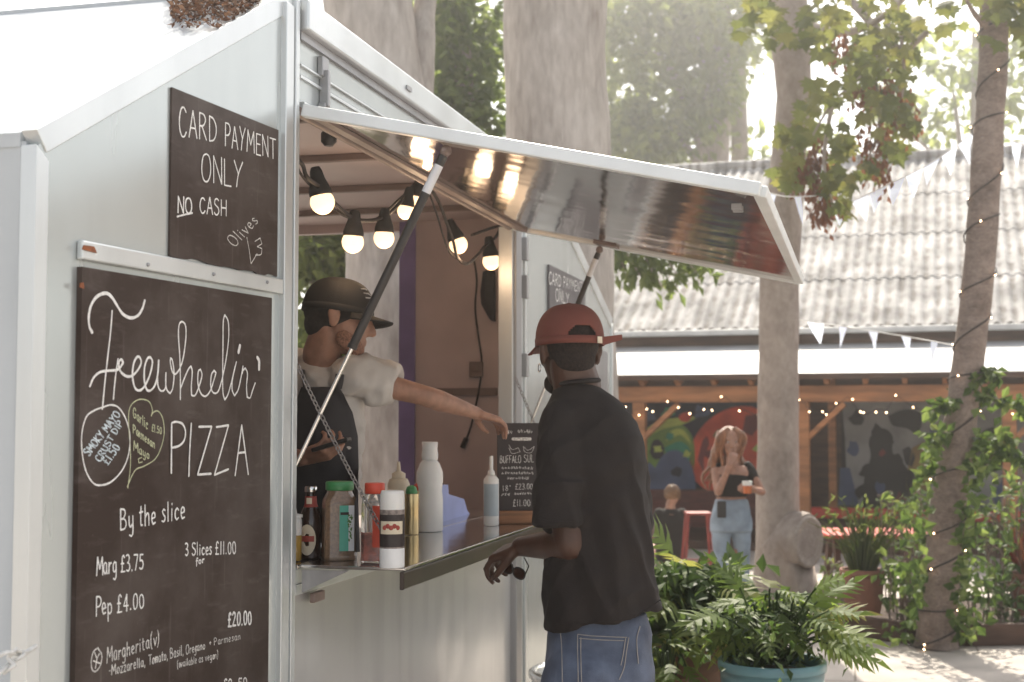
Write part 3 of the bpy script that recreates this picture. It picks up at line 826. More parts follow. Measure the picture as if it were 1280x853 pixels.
class Chalk:
    """strokes laid on a board plane; proj maps photograph coordinates to the plane"""
    def __init__(self, proj, normal, seed=1):
        self.mb = MB(); self.proj = proj; self.n = normal; self.off = 0.0008; self.r = random.Random(seed)
    def stroke(self, pts, w, smooth=True, taper=True):
        P = [self.proj(*p) for p in pts]
        if smooth: P = catmull(P, 6)
        n = self.n
        # split at sharp corners
        runs, cur = [], [P[0]]
        for i in range(1, len(P)):
            if (P[i] - cur[-1]).length < 1e-5: continue
            if len(cur) >= 2 and (cur[-1] - cur[-2]).angle(P[i] - cur[-1]) > R(50):
                runs.append(cur); cur = [cur[-1]]
            cur.append(P[i])
        runs.append(cur)
        for run in runs:
            if len(run) < 2: continue
            self.off += 0.00006
            if self.off > 0.0028: self.off = 0.0008
            vs_, fs = [], []
            m_ = len(run)
            t0 = (run[1] - run[0]).normalized(); t1 = (run[-1] - run[-2]).normalized()
            run = [run[0] - t0 * w * 0.35] + run + [run[-1] + t1 * w * 0.35]
            for i, p in enumerate(run):
                t = (run[min(i + 1, len(run) - 1)] - run[max(i - 1, 0)]).normalized()
                s = n.cross(t).normalized()
                ww = w * 0.5 * (1 + 0.22 * noise.noise(p * 60) + 0.14 * noise.noise(p * 240))
                if i in (0, len(run) - 1): ww *= 0.45
                vs_ += [p + s * ww + n * self.off, p - s * ww + n * self.off]
            for i in range(len(run) - 1):
                fs.append((2 * i, 2 * i + 1, 2 * i + 3, 2 * i + 2))
            self.mb.add(vs_, fs)
    def text(self, s, x0, y0, x1, y1, h, w, h1=None, slant=0.0, jit=0.25, rot_up=False):
        """baseline from (x0,y0) to (x1,y1) in photograph pixels, cap height h pixels (h1 at the end)"""
        tot = sum((GL[c][0] + 1.6) if c != ' ' else 3.6 for c in s)
        h1 = h1 or h
        cx = 0
        bx, by = x1 - x0, y1 - y0
        bl = math.hypot(bx, by)
        for c in s:
            if c == ' ':
                cx += 3.6; continue
            gw, d = GL[c]
            jy = self.r.uniform(-jit, jit); js = 1 + self.r.uniform(-0.05, 0.05); jt = self.r.uniform(-0.04, 0.04)
            for part in d.split('|'):
                pts = []
                for q in part.split():
                    gx, gy = map(float, q.split(','))
                    u = (cx + gx + gy * (slant + jt)) / tot
                    hh = (h + (h1 - h) * u) / 10 * js
                    gy2 = gy + jy
                    if rot_up:
                        pts.append((x0 + bx * u + by / bl * gy2 * hh, y0 + by * u - bx / bl * gy2 * hh))
                    else:
                        pts.append((x0 + bx * u, y0 + by * u - gy2 * hh))
                self.stroke(pts, w)
            cx += gw + 1.6
    def build(self, name, mat, parent):
        o = self.mb.build(name, mat, parent); self.mb = MB(); return o

def board_on_nose(name, label, corners, thick, rough_edge=0.0, seed=0):
    """a chalkboard lying on the nose panel; corners as (u, z) in trailer-nose coordinates"""
    c = [TM @ Nl(u, thick, z) for u, z in corners]
    cen = sum(c, Vector()) / len(c)
    o = thing(name, label, 'chalkboard', (cen.x, cen.y, min(p.z for p in c)), TROT)
    k = MB()
    k.prism(c, -nose_n * (thick - 0.0005))
    k.build('board', M['board'], o)
    return o
def uz(px, py):
    q = TMi @ on_nose(px, py); return (-q.x / math.cos(NA), q.z)
# big menu board
bl_, br_ = uz(96, 337)[0], uz(333, 500)[0]
btop = (uz(97, 337)[1] + uz(337, 371)[1]) / 2
BT = 0.014
menu = board_on_nose('menu_chalkboard', 'large brown pizza menu chalkboard with white hand lettering on trailer nose', [(bl_, 0.30), (bl_, btop), (br_, btop), (br_, 0.30)], BT)
pj = lambda x, y: on_nose(x, y, BT)
zA = lambda x, y: (90 + x * 0.19531, 350 + y * 0.19531)
zB = lambda x, y: (90 + x * 0.19531, 490 + y * 0.19531)
zC = lambda x, y: (80 + x * 0.20313, 610 + y * 0.20313)
zD = lambda x, y: (80 + x * 0.20313, 740 + y * 0.20313)
ch = Chalk(pj, nose_n, 3)
def strokes(ch, z, w, *lists):
    for l in lists:
        ch.stroke([z(*map(float, p.split(','))) for p in l.split()], w)
strokes(ch, zA, 0.0074, '128,338 110,300 105,240 118,170 150,115 190,90 225,88 258,118 290,170 325,220 375,244 420,228 448,185 464,132')
strokes(ch, zA, 0.0047, '255,198 245,330 228,480 208,660 192,828')
strokes(ch, zA, 0.0060, '112,682 135,628 175,592 225,582 280,578 305,562 325,530 315,508 300,520 298,560 315,595 350,618 385,612 420,575 440,530 430,495 410,498 390,545 385,620 400,690 430,708 462,680 495,610 512,530 500,495 480,505 462,560 460,640 475,700 500,708 530,670 548,590 552,515')
strokes(ch, zA, 0.0047, '292,505 278,600 268,690 262,765', '552,515 545,600 548,680 570,712 595,690 598,595', '598,595 596,660 605,705 625,728 642,690 650,600 640,520 628,500 626,530 640,590 660,602 690,560 712,480 726,360 722,290 700,268 682,290 678,360 686,480 690,620 690,766',
        '690,700 712,640 740,575 758,552 766,590 760,680 762,740 785,738 810,680 828,610 818,572 804,590 802,660 820,725 850,745 880,712 905,640 918,595 905,580 888,610 884,680 900,722 930,716 955,640 980,520 998,380 996,270 974,224 964,270 962,420 960,600 962,720 974,768 995,730 1020,640 1048,525',
        '1048,525 1025,620 1020,700 1036,742 1060,700 1080,610 1090,552 1086,600', '1090,580 1104,565 1118,600 1112,680 1116,750 1135,755 1150,710 1168,660')
strokes(ch, zA, 0.0105, '1070,420 1060,466', '1180,496 1192,520 1192,574')
ch.build('shop_name_lettering', M['chalk'], menu)
strokes(ch, zB, 0.0056, '632,200 631,360 630,520', '632,200 660,192 700,205 720,250 712,310 680,345 636,358', '758,202 748,370 742,540', '806,224 888,222 798,530 884,524', '922,226 1000,214 910,532 1000,495', '1042,536 1084,214 1126,528', '1060,392 1108,386')
ch.build('shop_name_lettering', M['chalk'], menu)
ch = Chalk(pj, nose_n, 4)
ch.text('By the slice', *zC(345, 258), *zC(750, 188), 27, 0.0042, 24)
ch.build('price_lettering', M['chalk'], menu)
ch.text('Marg £3.75', *zC(195, 540), *zC(492, 498), 24, 0.0040, 18)
ch.build('price_lettering', M['chalk'], menu)
ch.text('3 Slices £11.00', *zC(740, 415), *zC(1062, 405), 15, 0.0038, 15)
ch.build('price_lettering', M['chalk'], menu)
ch.text('for', *zC(808, 470), *zC(865, 460), 8, 0.0036)
ch.build('price_lettering', M['chalk'], menu)
ch.text('£20.00', *zD(1005, 212), *zD(1155, 196), 18, 0.0055, 15)
ch.build('price_lettering', M['chalk'], menu)
ch.text('Pep £4.00', *zD(190, 150), *zD(498, 95), 25, 0.0038, 17)
ch.build('price_lettering', M['chalk'], menu)
ch.text('£2 .50', *zD(975, 600), *zD(1130, 590), 12, 0.004)
ch.build('price_lettering', M['chalk'], menu)
ch = Chalk(pj, nose_n, 5)
ch.text('Margherita(v)', *zD(262, 440), *zD(590, 320), 19, 0.0032, 16)
ch.text('-Mozzarella,', *zD(275, 515), *zD(500, 455), 13, 0.0030, 12)
ch.text('Tomato, Basil,', *zD(515, 450), *zD(735, 385), 12, 0.0030, 12)
ch.text('Oregano', *zD(745, 385), *zD(870, 350), 11, 0.0028, 10)
ch.text('+ Parmesan', *zD(890, 335), *zD(1085, 290), 9, 0.0022, 8)
ch.text('(available as vegan)', *zD(690, 470), *zD(950, 405), 9, 0.0022, 9)
strokes(ch, zD, 0.0036, '205,345 178,370 165,430 172,480 195,488 222,450 230,390 205,345', '185,372 200,410 215,380', '200,410 190,470', '178,425 218,440')
ch.build('pizza_lettering', M['chalk_thin'], menu)
ch = Chalk(pj, nose_n, 6)
strokes(ch, zB, 0.0040, '190,100 250,84 300,105 345,180 368,280 360,400 320,500 250,575 180,598 130,580 85,500 62,380 62,260 90,160 140,120 190,100')
ch.build('circle_outline', M['chalk'], menu)
ch = Chalk(pj, nose_n, 7)
strokes(ch, zB, 0.0030, '505,155 512,115 490,62 435,48 385,75 362,130 362,240 372,380 370,500 355,615', '505,155 520,130 550,125 578,170 588,260 570,350 530,430 460,475 410,495 380,540 352,608')
ch.text('Garlic', *zB(388, 158), *zB(485, 245), 13, 0.0028, 12)
ch.text('£1.50', *zB(505, 250), *zB(572, 272), 9, 0.0024, 8)
ch.text('Parmesan', *zB(385, 262), *zB(530, 365), 11, 0.0027, 10)
ch.text('Mayo', *zB(390, 375), *zB(495, 435), 12, 0.0028, 9)
strokes(ch, zB, 0.0026, '440,420 418,430 422,455 445,448')
ch.build('heart_lettering', M['chalk_green'], menu)
ch = Chalk(pj, nose_n, 8)
ch.text('SMOKY MAYO', *zB(108, 412), *zB(310, 140), 10, 0.0036, 9, rot_up=True)
ch.text('CRUST DIP', *zB(175, 450), *zB(330, 195), 8.5, 0.0034, 8, rot_up=True)
ch.text('£1.50', *zB(228, 470), *zB(310, 350), 10, 0.0036, rot_up=True)
ch.build('dip_lettering', M['chalk_blue'], menu)

# small card payment board, nearest
sA = lambda x, y: (200 + x * 0.2930, 100 + y * 0.2930)
su0, su1 = uz(211, 220)[0], uz(345, 250)[0]
st, sb = (uz(214.5, 113)[1] + uz(347.7, 161.5)[1]) / 2, (uz(208.5, 323)[1] + uz(342, 343)[1]) / 2
rg = random.Random(2)
cor = [(su0, st), (su1, st)]
for i in range(22):
    f = i / 21
    cor.append((su1 + (su0 - su1) * f, sb + (rg.uniform(-0.006, 0.004) if 0 < i < 21 else 0)))
card = board_on_nose('card_payment_chalkboard', 'brown chalkboard reading card payment only, no cash, above the big menu', cor, 0.006)
pj2 = lambda x, y: on_nose(x, y, 0.006)
ch = Chalk(pj2, nose_n, 9)
ch.text('CARD', *sA(80, 240), *sA(250, 268), 38, 0.0042, 31)
ch.text('PAYMENT', *sA(275, 282), *sA(498, 340), 29, 0.0040, 25)
ch.text('ONLY', *sA(172, 432), *sA(362, 465), 36, 0.0040, 33)
ch.text('NO', *sA(74, 565), *sA(142, 570), 20, 0.0045, 20)
ch.text('CASH', *sA(168, 568), *sA(288, 582), 20, 0.0040, 20)
strokes(ch, sA, 0.0042, '70,584 100,576 136,568')
ch.build('payment_lettering', M['chalk'], card)
ch = Chalk(pj2, nose_n, 10)
ch.text('Olives', *sA(318, 715), *sA(425, 600), 16, 0.0028, 13, rot_up=True)
strokes(ch, sA, 0.0028, '368,672 378,725 386,785 412,742', '402,690 425,675 432,700 412,712 432,720 428,745 405,748')
ch.build('olives_lettering', M['chalk_thin'], card)

# far card payment board
q0, q1, q2 = TMi @ on_y(684, 331, 0), TMi @ on_y(729, 345, 0), TMi @ on_y(684, 398, 0)
fb = thing('card_payment_chalkboard', 'small grey chalkboard reading card payment only on the far wing panel', 'chalkboard', T((q0.x + q1.x) / 2, 0, q2.z), TROT)
k = tb(); k.box((q0.x, -0.012, q2.z), (q1.x, -0.001, q0.z)); k.build('board', pm('grey_chalkboard', (0.13, 0.12, 0.125), 0.6, 0, 0.15, 9), fb)
ch = Chalk(lambda x, y: on_y(x, y, -0.012), NW, 11)
ch.text('CARD', 686, 355, 702, 359, 15, 0.008, 14); ch.text('PAYMENT', 704, 359, 728, 366, 13, 0.007, 12); ch.text('ONLY', 694, 376, 712, 381, 15, 0.008, 14)
ch.build('payment_lettering', M['chalk'], fb)

# white rope at the nose corner
p = on_nose(38, 812, 0.02)
k = MB()
for a in ([(45, 808), (36, 814), (22, 818), (8, 816), (-12, 826)], [(38, 812), (26, 822), (12, 830), (-10, 850)], [(30, 816), (20, 812), (10, 822), (18, 832), (4, 842)]):
    k.tube(catmull([on_nose(x, y, 0.03 + 0.02 * (i % 2)) for i, (x, y) in enumerate(a)], 5), 0.0045, 6)
tag(k.build('rope', M['rope']), 'white frayed rope tied at the nose corner of the trailer', 'rope')

# ---------------------------------------------------------------- festoon lights in the hatch
FY = 0.13
def fy(px, py, y=FY): return on_y(px, py, y)
fl = thing('string_lights', 'black string of seven lit round bulbs sagging inside the serving hatch', 'string lights', T(1.2, FY, 2.0), TROT)
cable_px = [(366, 196), (378, 206), (384, 222), (402, 236), (420, 256), (440, 272), (458, 276), (478, 272), (496, 258), (510, 240), (522, 228), (534, 232), (548, 252), (558, 278), (566, 300), (572, 322), (584, 330), (598, 318), (606, 308), (620, 296), (626, 282), (612, 286), (590, 294)]
k = MB(); k.tube(catmull([fy(x, y) for x, y in cable_px], 5), 0.007, 8)
k.tube(catmull([fy(x, y, 0.16) for x, y in [(371, 200), (375, 216), (392, 236), (430, 270), (470, 274), (505, 244), (530, 234), (544, 262), (560, 312), (575, 326)]], 5), 0.0045, 6)
k.build('light_cable', M['wire'], fl)
bulbs = [(403, 253, -12, 0.040), (441, 303, 4, 0.038), (480, 298, 2, 0.038), (519, 252, 12, 0.034), (507, 264, 10, 0.032), (573, 306, -22, 0.040), (614, 327, -6, 0.041)]
for bx, by, tilt, br_ in bulbs:
    c = fy(bx, by)
    up = (UPV + Vector((math.sin(R(tilt)), 0, 0)) * 1.0).normalized()
    k = MB(); q = up.to_track_quat('Z', 'Y').to_matrix().to_4x4()
    k.M = Matrix.Translation(c) @ q
    k.lathe([(br_ * 0.80, br_ * 0.55), (br_ * 0.95, br_ * 0.62), (br_ * 0.92, br_ * 1.0), (br_ * 0.62, br_ * 1.9), (br_ * 0.5, br_ * 2.6), (br_ * 0.36, br_ * 2.9)], 16)
    so = k.build('bulb_socket', M['rubber'], fl)
    k = MB(); k.M = Matrix.Translation(c) @ q
    k.ball((0, 0, 0), br_, nu=18, nv=12); k.build('bulb', M['bulb'], so)
    ld = bpy.data.lights.new('bulb_light', 'POINT'); ld.energy = 0.45; ld.color = (1.0, 0.68, 0.42); ld.shadow_soft_size = br_
    lo = bpy.data.objects.new('bulb_light', ld); COL.objects.link(lo); lo.location = c - up * br_ * 1.6

# ---------------------------------------------------------------- things inside the trailer
p = on_s(596, 462, SE - 0.005); q = TMi @ p
k = tb(); k.box((SE - 0.03, q.y - 0.035, q.z - 0.04), (SE - 0.001, q.y + 0.035, q.z + 0.04)); k.box((SE - 0.036, q.y - 0.02, q.z - 0.012), (SE - 0.03, q.y + 0.02, q.z + 0.02))
tag(k.build('wall_socket', M['inner_dark'], bevel=0.004), 'small brown electric socket on the far inner wall of the trailer', 'wall socket')
k = MB(); k.tube(catmull([on_s(x, y, SE - 0.02) for x, y in [(592, 322), (596, 350), (594, 385), (598, 420), (602, 450), (600, 480), (594, 510), (588, 535), (580, 556)]], 5), 0.006, 6)
k.tube([on_s(583, 548, SE - 0.025), on_s(578, 560, SE - 0.025)], 0.014, 8)
tag(k.build('hanging_cable', M['wire']), 'thin dark cable hanging down the far inner wall of the trailer', 'cable')
k = MB()
k.loft([[on_s(x, y, SE - 0.03 - d) for x, y, d in rr] for rr in (
    [(603, 340, 0), (608, 338, .02), (618, 338, .02), (620, 342, 0)], [(600, 365, 0), (606, 364, .05), (618, 364, .05), (620, 367, 0)], [(601, 380, 0), (608, 382, .06), (618, 384, .05), (620, 385, 0)], [(611, 398, 0), (614, 401, .02), (618, 402, .02), (620, 402, 0)])])
tag(k.build('black_bag', M['rubber'], bevel=0.004), 'black bag hanging below the last bulb beside the hatch post', 'bag')
k = MB(); c = on_s(411, 174, 0.9); k.lathe([(0.02, 0.03), (0.028, 0.02), (0.028, -0.01), (0.015, -0.025)], 14, c)
tag(k.build('ceiling_lamp', M['black']), 'small round black fitting below the awning hinge', 'lamp fitting')

# bottles and jars
def lather(parent_name, label, cat, base, parts, group=None, rotz=0, flat=(1, 1)):
    o = thing(parent_name, label, cat, base, rotz, group)
    for nm, mt, prof, fl_ in parts:
        k = MB(); k.M = Matrix.Translation(Vector(base)) @ Matrix.Rotation(rotz, 4, 'Z')
        k.lathe(prof, 28, (0, 0, 0), fl_ or flat)
        k.build(nm, mt, o, bevel=0)
    return o
def ring_arc(base, r, a0, a1, z0, z1, n=14):
    """curved label patch"""
    base = Vector(base)
    k = MB()
    rows = [[base + Vector((r * math.cos(a0 + (a1 - a0) * i / n), r * math.sin(a0 + (a1 - a0) * i / n), z)) for i in range(n + 1)] for z in (z0, z1)]
    k.loft(rows, True, False, False)
    return k
SURF = SZ + 0.001
def onshelf(px, py): return at_z(px, py, SURF)
CAMA = -math.pi / 2     # label faces the camera
mm = lambda px, p: px / F_PX * p.y      # pixel length at that depth

# clear squeeze bottle of oil
b_ = onshelf(367, 701); hpx = mm(70, b_)
h = hpx
o = lather('squeeze_bottle', 'clear squeeze bottle of amber oil beside the hatch frame', 'squeeze bottle', b_, [
    ('bottle', M['oil'], [(0.02, 0), (0.023, 0.004), (0.023, h * 0.44), (0.021, h * 0.45)], None),
    ('clear_neck', M['white_pl'], [(0.0228, h * 0.452), (0.0228, h * 0.72), (0.020, h * 0.76)], None),
    ('cap', M['white_pl'], [(0.025, h * 0.762), (0.025, h * 0.81), (0.009, h * 0.83), (0.004, h)], None)])
# beer bottle
b_ = onshelf(388, 697); h = mm(88, b_); r = mm(15.5, b_)
o = lather('beer_bottle', 'dark brown beer bottle with cream oval label and silver cap', 'bottle', b_, [
    ('glass', M['dkglass'], [(r * 0.9, 0), (r, 0.004), (r, h * 0.48), (r * 0.93, h * 0.56), (r * 0.55, h * 0.72), (r * 0.42, h * 0.80), (r * 0.40, h * 0.92)], None),
    ('neck_label', M['label_r'], [(r * 0.585, h * 0.71), (r * 0.50, h * 0.76), (r * 0.46, h * 0.86)], None),
    ('bottle_cap', M['chrome'], [(r * 0.48, h * 0.92), (r * 0.5, h * 0.93), (r * 0.5, h * 0.985), (r * 0.42, h)], None)])
k = MB(); n = 22
ring = []
for i in range(n):
    t = 2 * math.pi * i / n
    a = CAMA - 0.15 + 0.72 * math.cos(t); z = h * 0.26 + h * 0.215 * math.sin(t)
    ring.append(b_ + Vector((math.cos(a) * (r + 0.0008), math.sin(a) * (r + 0.0008), z)))
inner = [b_ + Vector((math.cos(CAMA - 0.15 + 0.4 * math.cos(2 * math.pi * i / n)) * (r + 0.0010), math.sin(CAMA - 0.15 + 0.4 * math.cos(2 * math.pi * i / n)) * (r + 0.0010), h * 0.26 + h * 0.12 * math.sin(2 * math.pi * i / n))) for i in range(n)]
k.loft([ring, inner], True, False); k.add(inner, [tuple(range(n))]); lb = k.build('oval_label', M['label_c'], o)
k = ring_arc(b_, r + 0.0016, CAMA - 0.72, CAMA + 0.42, h * 0.235, h * 0.315); k.build('label_band', M['label_r'], lb)
k = ring_arc(b_, r * 0.58, CAMA - 0.5, CAMA + 0.3, h * 0.755, h * 0.84); k.build('label_mark', M['label_c'], o)

# square jar of herbs with green lid
def sq(r, z, rot, ch=0.28):
    pts = []
    for i in range(4):
        a = rot + i * math.pi / 2
        ca, sa = math.cos(a), math.sin(a)
        for s in (-1, 1):
            x, y = r, s * r * (1 - ch)
            pts.append(Vector((x * ca - y * sa, x * sa + y * ca, z)))
    return pts
def jar(base, r, h, rot, mats, name, label, lid_h=0.12, group=None, neck=0.72):
    o = thing(name, label, 'jar', base, 0, group)
    k = MB(Matrix.Translation(base))
    k.loft([sq(r * 0.94, 0, rot), sq(r, 0.004, rot), sq(r, h * 0.055, rot), sq(r * 0.965, h * 0.075, rot), sq(r * 0.965, h * 0.70, rot), sq(r * 0.93, h * 0.76, rot), sq(r * neck, h * 0.86, rot, 0.5), sq(r * neck, h * (1 - lid_h) + 0.001, rot, 0.5)], True)
    jb = k.build('jar_body', mats[0], o, bevel=0.003)
    k = MB(Matrix.Translation(base)); z0 = h * (1 - lid_h) + 0.0015
    k.lathe([(r * 0.80, z0), (r * 0.84, z0 + 0.002), (r * 0.84, h - 0.003), (r * 0.78, h)], 32)
    k.build('lid', mats[1], o)
    return o
def facet(base, r, rot, i, u0, u1, z0, z1, off=0.0012):
    """flat label patch on facet i of a square jar"""
    a = rot + i * math.pi / 2
    nrm = Vector((math.cos(a), math.sin(a), 0)); t = Vector((-math.sin(a), math.cos(a), 0))
    c = Vector(base) + nrm * (r * 0.965 + off)
    k = MB(); k.quad(c + t * u0 * r + Vector((0, 0, z0)), c + t * u1 * r + Vector((0, 0, z0)), c + t * u1 * r + Vector((0, 0, z1)), c + t * u0 * r + Vector((0, 0, z1)))
    return k
b_ = onshelf(424, 699); h = mm(96, b_); r = mm(22.5, b_) * 0.93
rot = CAMA + R(16)
o = jar(b_, r, h, rot, (M['herb'], M['green_lid']), 'herb_jar', 'big square jar of brown dried herbs with green lid')
lb = facet(b_, r, rot, 0, -0.15, 0.72, h * 0.12, h * 0.70).build('label', M['teal'], o)
facet(b_, r, rot, 0, 0.38, 0.72, h * 0.12, h * 0.70, 0.0018).build('label_panel', M['label_w'], lb)
facet(b_, r, rot, 0, -0.10, 0.40, h * 0.58, h * 0.615, 0.0024).build('label_strip', M['label_k'], lb)
k = MB(); rr_ = random.Random(3)
for i in range(26):
    a = rot; nrm = Vector((math.cos(a), math.sin(a), 0)); t = Vector((-math.sin(a), math.cos(a), 0))
    c = b_ + nrm * (r * 0.965 + 0.003 + i * 0.00003) + t * r * (0.46 + rr_.uniform(-0.12, 0.12)) + Vector((0, 0, h * rr_.uniform(0.25, 0.58)))
    s = rr_.uniform(0.003, 0.006); q = t * math.cos(i) + Vector((0, 0, math.sin(i))); q2 = nrm.cross(q)
    k.add([c - q * s, c + q2 * s * .5, c + q * s, c - q2 * s * .5], [(0, 1, 2, 3)])
k.build('leaf_print', pm('leaf_print', (0.10, 0.20, 0.05), 0.6), lb)

# chilli jar with red lid
b_ = onshelf(468, 703); h = mm(98, b_); r = mm(15, b_)
o = jar(b_, r, h, CAMA - R(10), (M['glass'], M['red_lid']), 'chilli_jar', 'clear jar half full of red chilli with a red lid', 0.14, neck=0.9)
k = MB(Matrix.Translation(b_)); k.loft([sq(r * 0.88, 0.006, CAMA - R(10)), sq(r * 0.88, h * 0.36, CAMA - R(10))], False); k.build('chilli_flakes', M['chili'], o)
facet(b_, r, CAMA - R(10), 0, 0.1, 0.75, h * 0.2, h * 0.72).build('label', M['red_lid'], o)
# pepper jar with black label
b_ = onshelf(490, 709); h = mm(99, b_); r = mm(15.5, b_)
o = lather('pepper_jar', 'white and grey seasoning jar with black label next to red chilli jar', 'jar', b_, [
    ('salt', M['saltm'], [(r * 0.96, 0), (r, 0.003), (r, h * 0.24)], None),
    ('pepper', M['pepper'], [(r, h * 0.2405), (r, h * 0.72)], None),
    ('clear_top', M['white_pl'], [(r, h * 0.7205), (r * 0.98, h * 0.90), (r * 0.9, h * 0.95), (r * 0.86, h * 0.955)], None),
    ('label', M['label_k'], [(r * 1.012, h * 0.26), (r * 1.012, h * 0.66)], None)])
k = ring_arc(b_, r * 1.03, CAMA - 1.0, CAMA + 1.0, h * 0.42, h * 0.58); lb = k.build('label_picture', M['label_c'], o)
k = MB(); 
for i in range(5):
    a = CAMA - 0.5 + i * 0.25
    k.ball(b_ + Vector((math.cos(a) * r * 1.03, math.sin(a) * r * 1.03, h * (0.5 + 0.02 * (i % 2)))), (0.007, 0.002, 0.007), nu=8, nv=5)
k.build('label_dots', M['label_r'], lb)
# gold tins
for (px, py, mt, lab) in ((514, 668, M['green_lid'], 'gold tin with a dark green knob lid behind the seasoning jars'), (524, 664, M['red_lid'], 'gold tin with a red knob lid behind the green topped one')):
    b_ = onshelf(px, py); h = mm(50, b_); r = mm(9.5, b_)
    o = thing('spray_tin', lab, 'tin', b_, 0, 'gold tins on the shelf')
    k = MB(Matrix.Translation(b_)); k.lathe([(r * .96, 0), (r, .002), (r, h * .97), (r * .94, h)], 24); k.build('can', M['gold'], o)
    k = MB(Matrix.Translation(b_)); k.lathe([(r * .75, h + .0005), (r * .8, h + .008), (r * .62, h + .024), (r * .2, h + .03)], 18); k.build('knob', mt, o)
# tall white squeeze bottle
b_ = onshelf(537, 664); b_ = b_; h = mm(110, b_); r = mm(17, b_)
o = lather('squeeze_bottle', 'tall white squeeze bottle with a waisted neck', 'squeeze bottle', b_, [
    ('bottle', M['white_pl'], [(r * .9, 0), (r * .97, .004), (r * .97, h * .35), (r * .9, h * .46), (r * .98, h * .58), (r * .96, h * .66), (r * .72, h * .76), (r * .5, h * .80)], None),
    ('cap', M['white_pl'], [(r * .58, h * .803), (r * .62, h * .86), (r * .55, h * .92), (r * .60, h), (r * .5, h * 1.005)], None)])
b_ = T(0.95, 0.10, SURF - 0.001); b_ = at_z(498, 660, SURF); h = mm(82, b_); r = mm(14, b_)
o = lather('squeeze_bottle', 'cream coloured squat squeeze bottle with a pointed nozzle', 'squeeze bottle', b_, [
    ('bottle', M['cream_pl'], [(r * .96, 0), (r, .004), (r, h * .66), (r * .8, h * .74)], None),
    ('nozzle', M['cream_pl'], [(r * .62, h * .745), (r * .6, h * .82), (r * .2, h * .86), (r * .12, h)], None)])
# blue paper sheet curling up on the ledge
k = MB()
pts = [(549, 606), (560, 606), (561, 618), (580, 624), (584, 638), (592, 650), (606, 660), (549, 663)]
f1 = [on_y(x, y, 0.06 + 0.0006 * (x - 549)) for x, y in pts]
k.prism(f1, T(0, 0.004, 0) - T(0, 0, 0))
k.prism([on_y(549, 663, -0.0), on_y(606, 660, -0.0), on_y(600, 657, 0.055), on_y(549, 660, 0.055)], (0, 0, 0.003))
tag(k.build('blue_card', M['blue']), 'torn pale blue card standing on the shelf', 'card')
# pump bottle next to the menu
b_ = at_z(614, 657, SURF); h = mm(86, b_); r = mm(9.5, b_)
o = lather('pump_bottle', 'slim white pump bottle with grey label left of the small menu', 'bottle', b_, [
    ('bottle', M['white_pl'], [(r * .9, 0), (r, .004), (r, h * .66), (r * .6, h * .72)], None),
    ('pump', M['white_pl'], [(r * .5, h * .725), (r * .45, h * .78), (r * .25, h * .8), (r * .25, h)], None)])
ring_arc(b_, r * 1.02, CAMA - 1.2, CAMA + 1.2, h * .14, h * .6).build('label', pm('grey_label', (0.36, 0.42, 0.46), 0.5), o)
# table menu on a wooden block
b0 = at_z(645, 655, SURF); Ym = b0.y
dirx = Vector((1, 0.12, 0)).normalized(); nrm = Vector((0.12, -1, 0)).normalized()
mwid, mhei = mm(54, b0), mm(110, b0)
o = thing('menu_stand', 'small black chalk menu on a wooden block at the counter', 'menu stand', b0, 0)
bl = b0 - dirx * mm(21, b0)
k = MB(); q = [bl, bl + dirx * mwid, bl + dirx * mwid - nrm * 0.05, bl - nrm * 0.05]; k.prism(q, (0, 0, mm(16, b0))); k.build('wooden_block', M['wood'], o, bevel=0.003)
z0 = mm(14, b0)
bl2 = bl - nrm * 0.016 - dirx * mm(2, b0) + Vector((0, 0, z0 + 0.003))
k = MB(); k.prism([bl2, bl2 + dirx * mwid, bl2 + dirx * mwid + Vector((0, 0, mhei)), bl2 + Vector((0, 0, mhei))], -nrm * 0.006); k.build('board', M['label_k'], o, bevel=0.002)
ch = Chalk(lambda x, y: on_plane(x, y, bl2, nrm), nrm, 12)
for s_, x0, y0, x1, hh, w_ in (('BUFFALO', 625, 579, 652, 9, .0022), ('SUL', 655, 578, 668, 9, .0022), ('18"', 628, 614, 640, 7, .002), ('£23.00', 644, 612, 667, 7, .002), ('£11.00', 641, 633, 664, 8, .0022)):
    ch.text(s_, x0, y0, x1, y0 - 0.5, hh, w_)
sr = random.Random(6)
for x0, x1, y, h_ in ((627, 667, 587, 4), (627, 667, 593.5, 4), (634, 664, 600, 4), (627, 639, 620, 4), (643, 669, 619, 4), (628, 642, 543, 5), (647, 667, 542, 5)):
    x = x0
    while x < x1 - 2:
        w2 = sr.uniform(1.6, 3.2)
        ch.stroke([(x, y - sr.uniform(0, h_ * .4)), (x + w2 * .35, y - h_ * sr.uniform(.6, 1)), (x + w2 * .6, y - h_ * sr.uniform(0, .3)), (x + w2, y - h_ * sr.uniform(.5, 1))], .0016)
        x += w2 + sr.uniform(.5, 1.6)
ch.stroke([(636, 556), (640, 562), (648, 560), (650, 565), (640, 567), (636, 560)], .0016); ch.stroke([(654, 558), (660, 563), (668, 558), (664, 566), (656, 565), (654, 559)], .0016)
ch.stroke([(641, 549), (663, 549)], .012, False)
ch.build('menu_lettering', M['chalk_thin'], o)
# clutter on the ledge at the back
k = MB(); b_ = T(2.3, 0.9, 0.30)
k.M = TM; k.box((2.2, 0.5, 0.301), (3.2, 1.0, 1.05)); cab = thing('prep_table', 'dark prep table against the far inner wall', 'table', b_, TROT)
k.build('table_body', M['inner_dark'], cab, bevel=0.01)
k = MB(); c = T(2.7, 0.62, 1.051); k.M = Matrix.Translation(c); k.lathe([(0.09, 0), (0.13, 0.05), (0.14, 0.10), (0.13, 0.11), (0.10, 0.05), (0.07, 0.02)], 24)
tag(k.build('serving_bowl', M['wood']), 'brown bowl on the dark prep table inside the trailer', 'bowl')

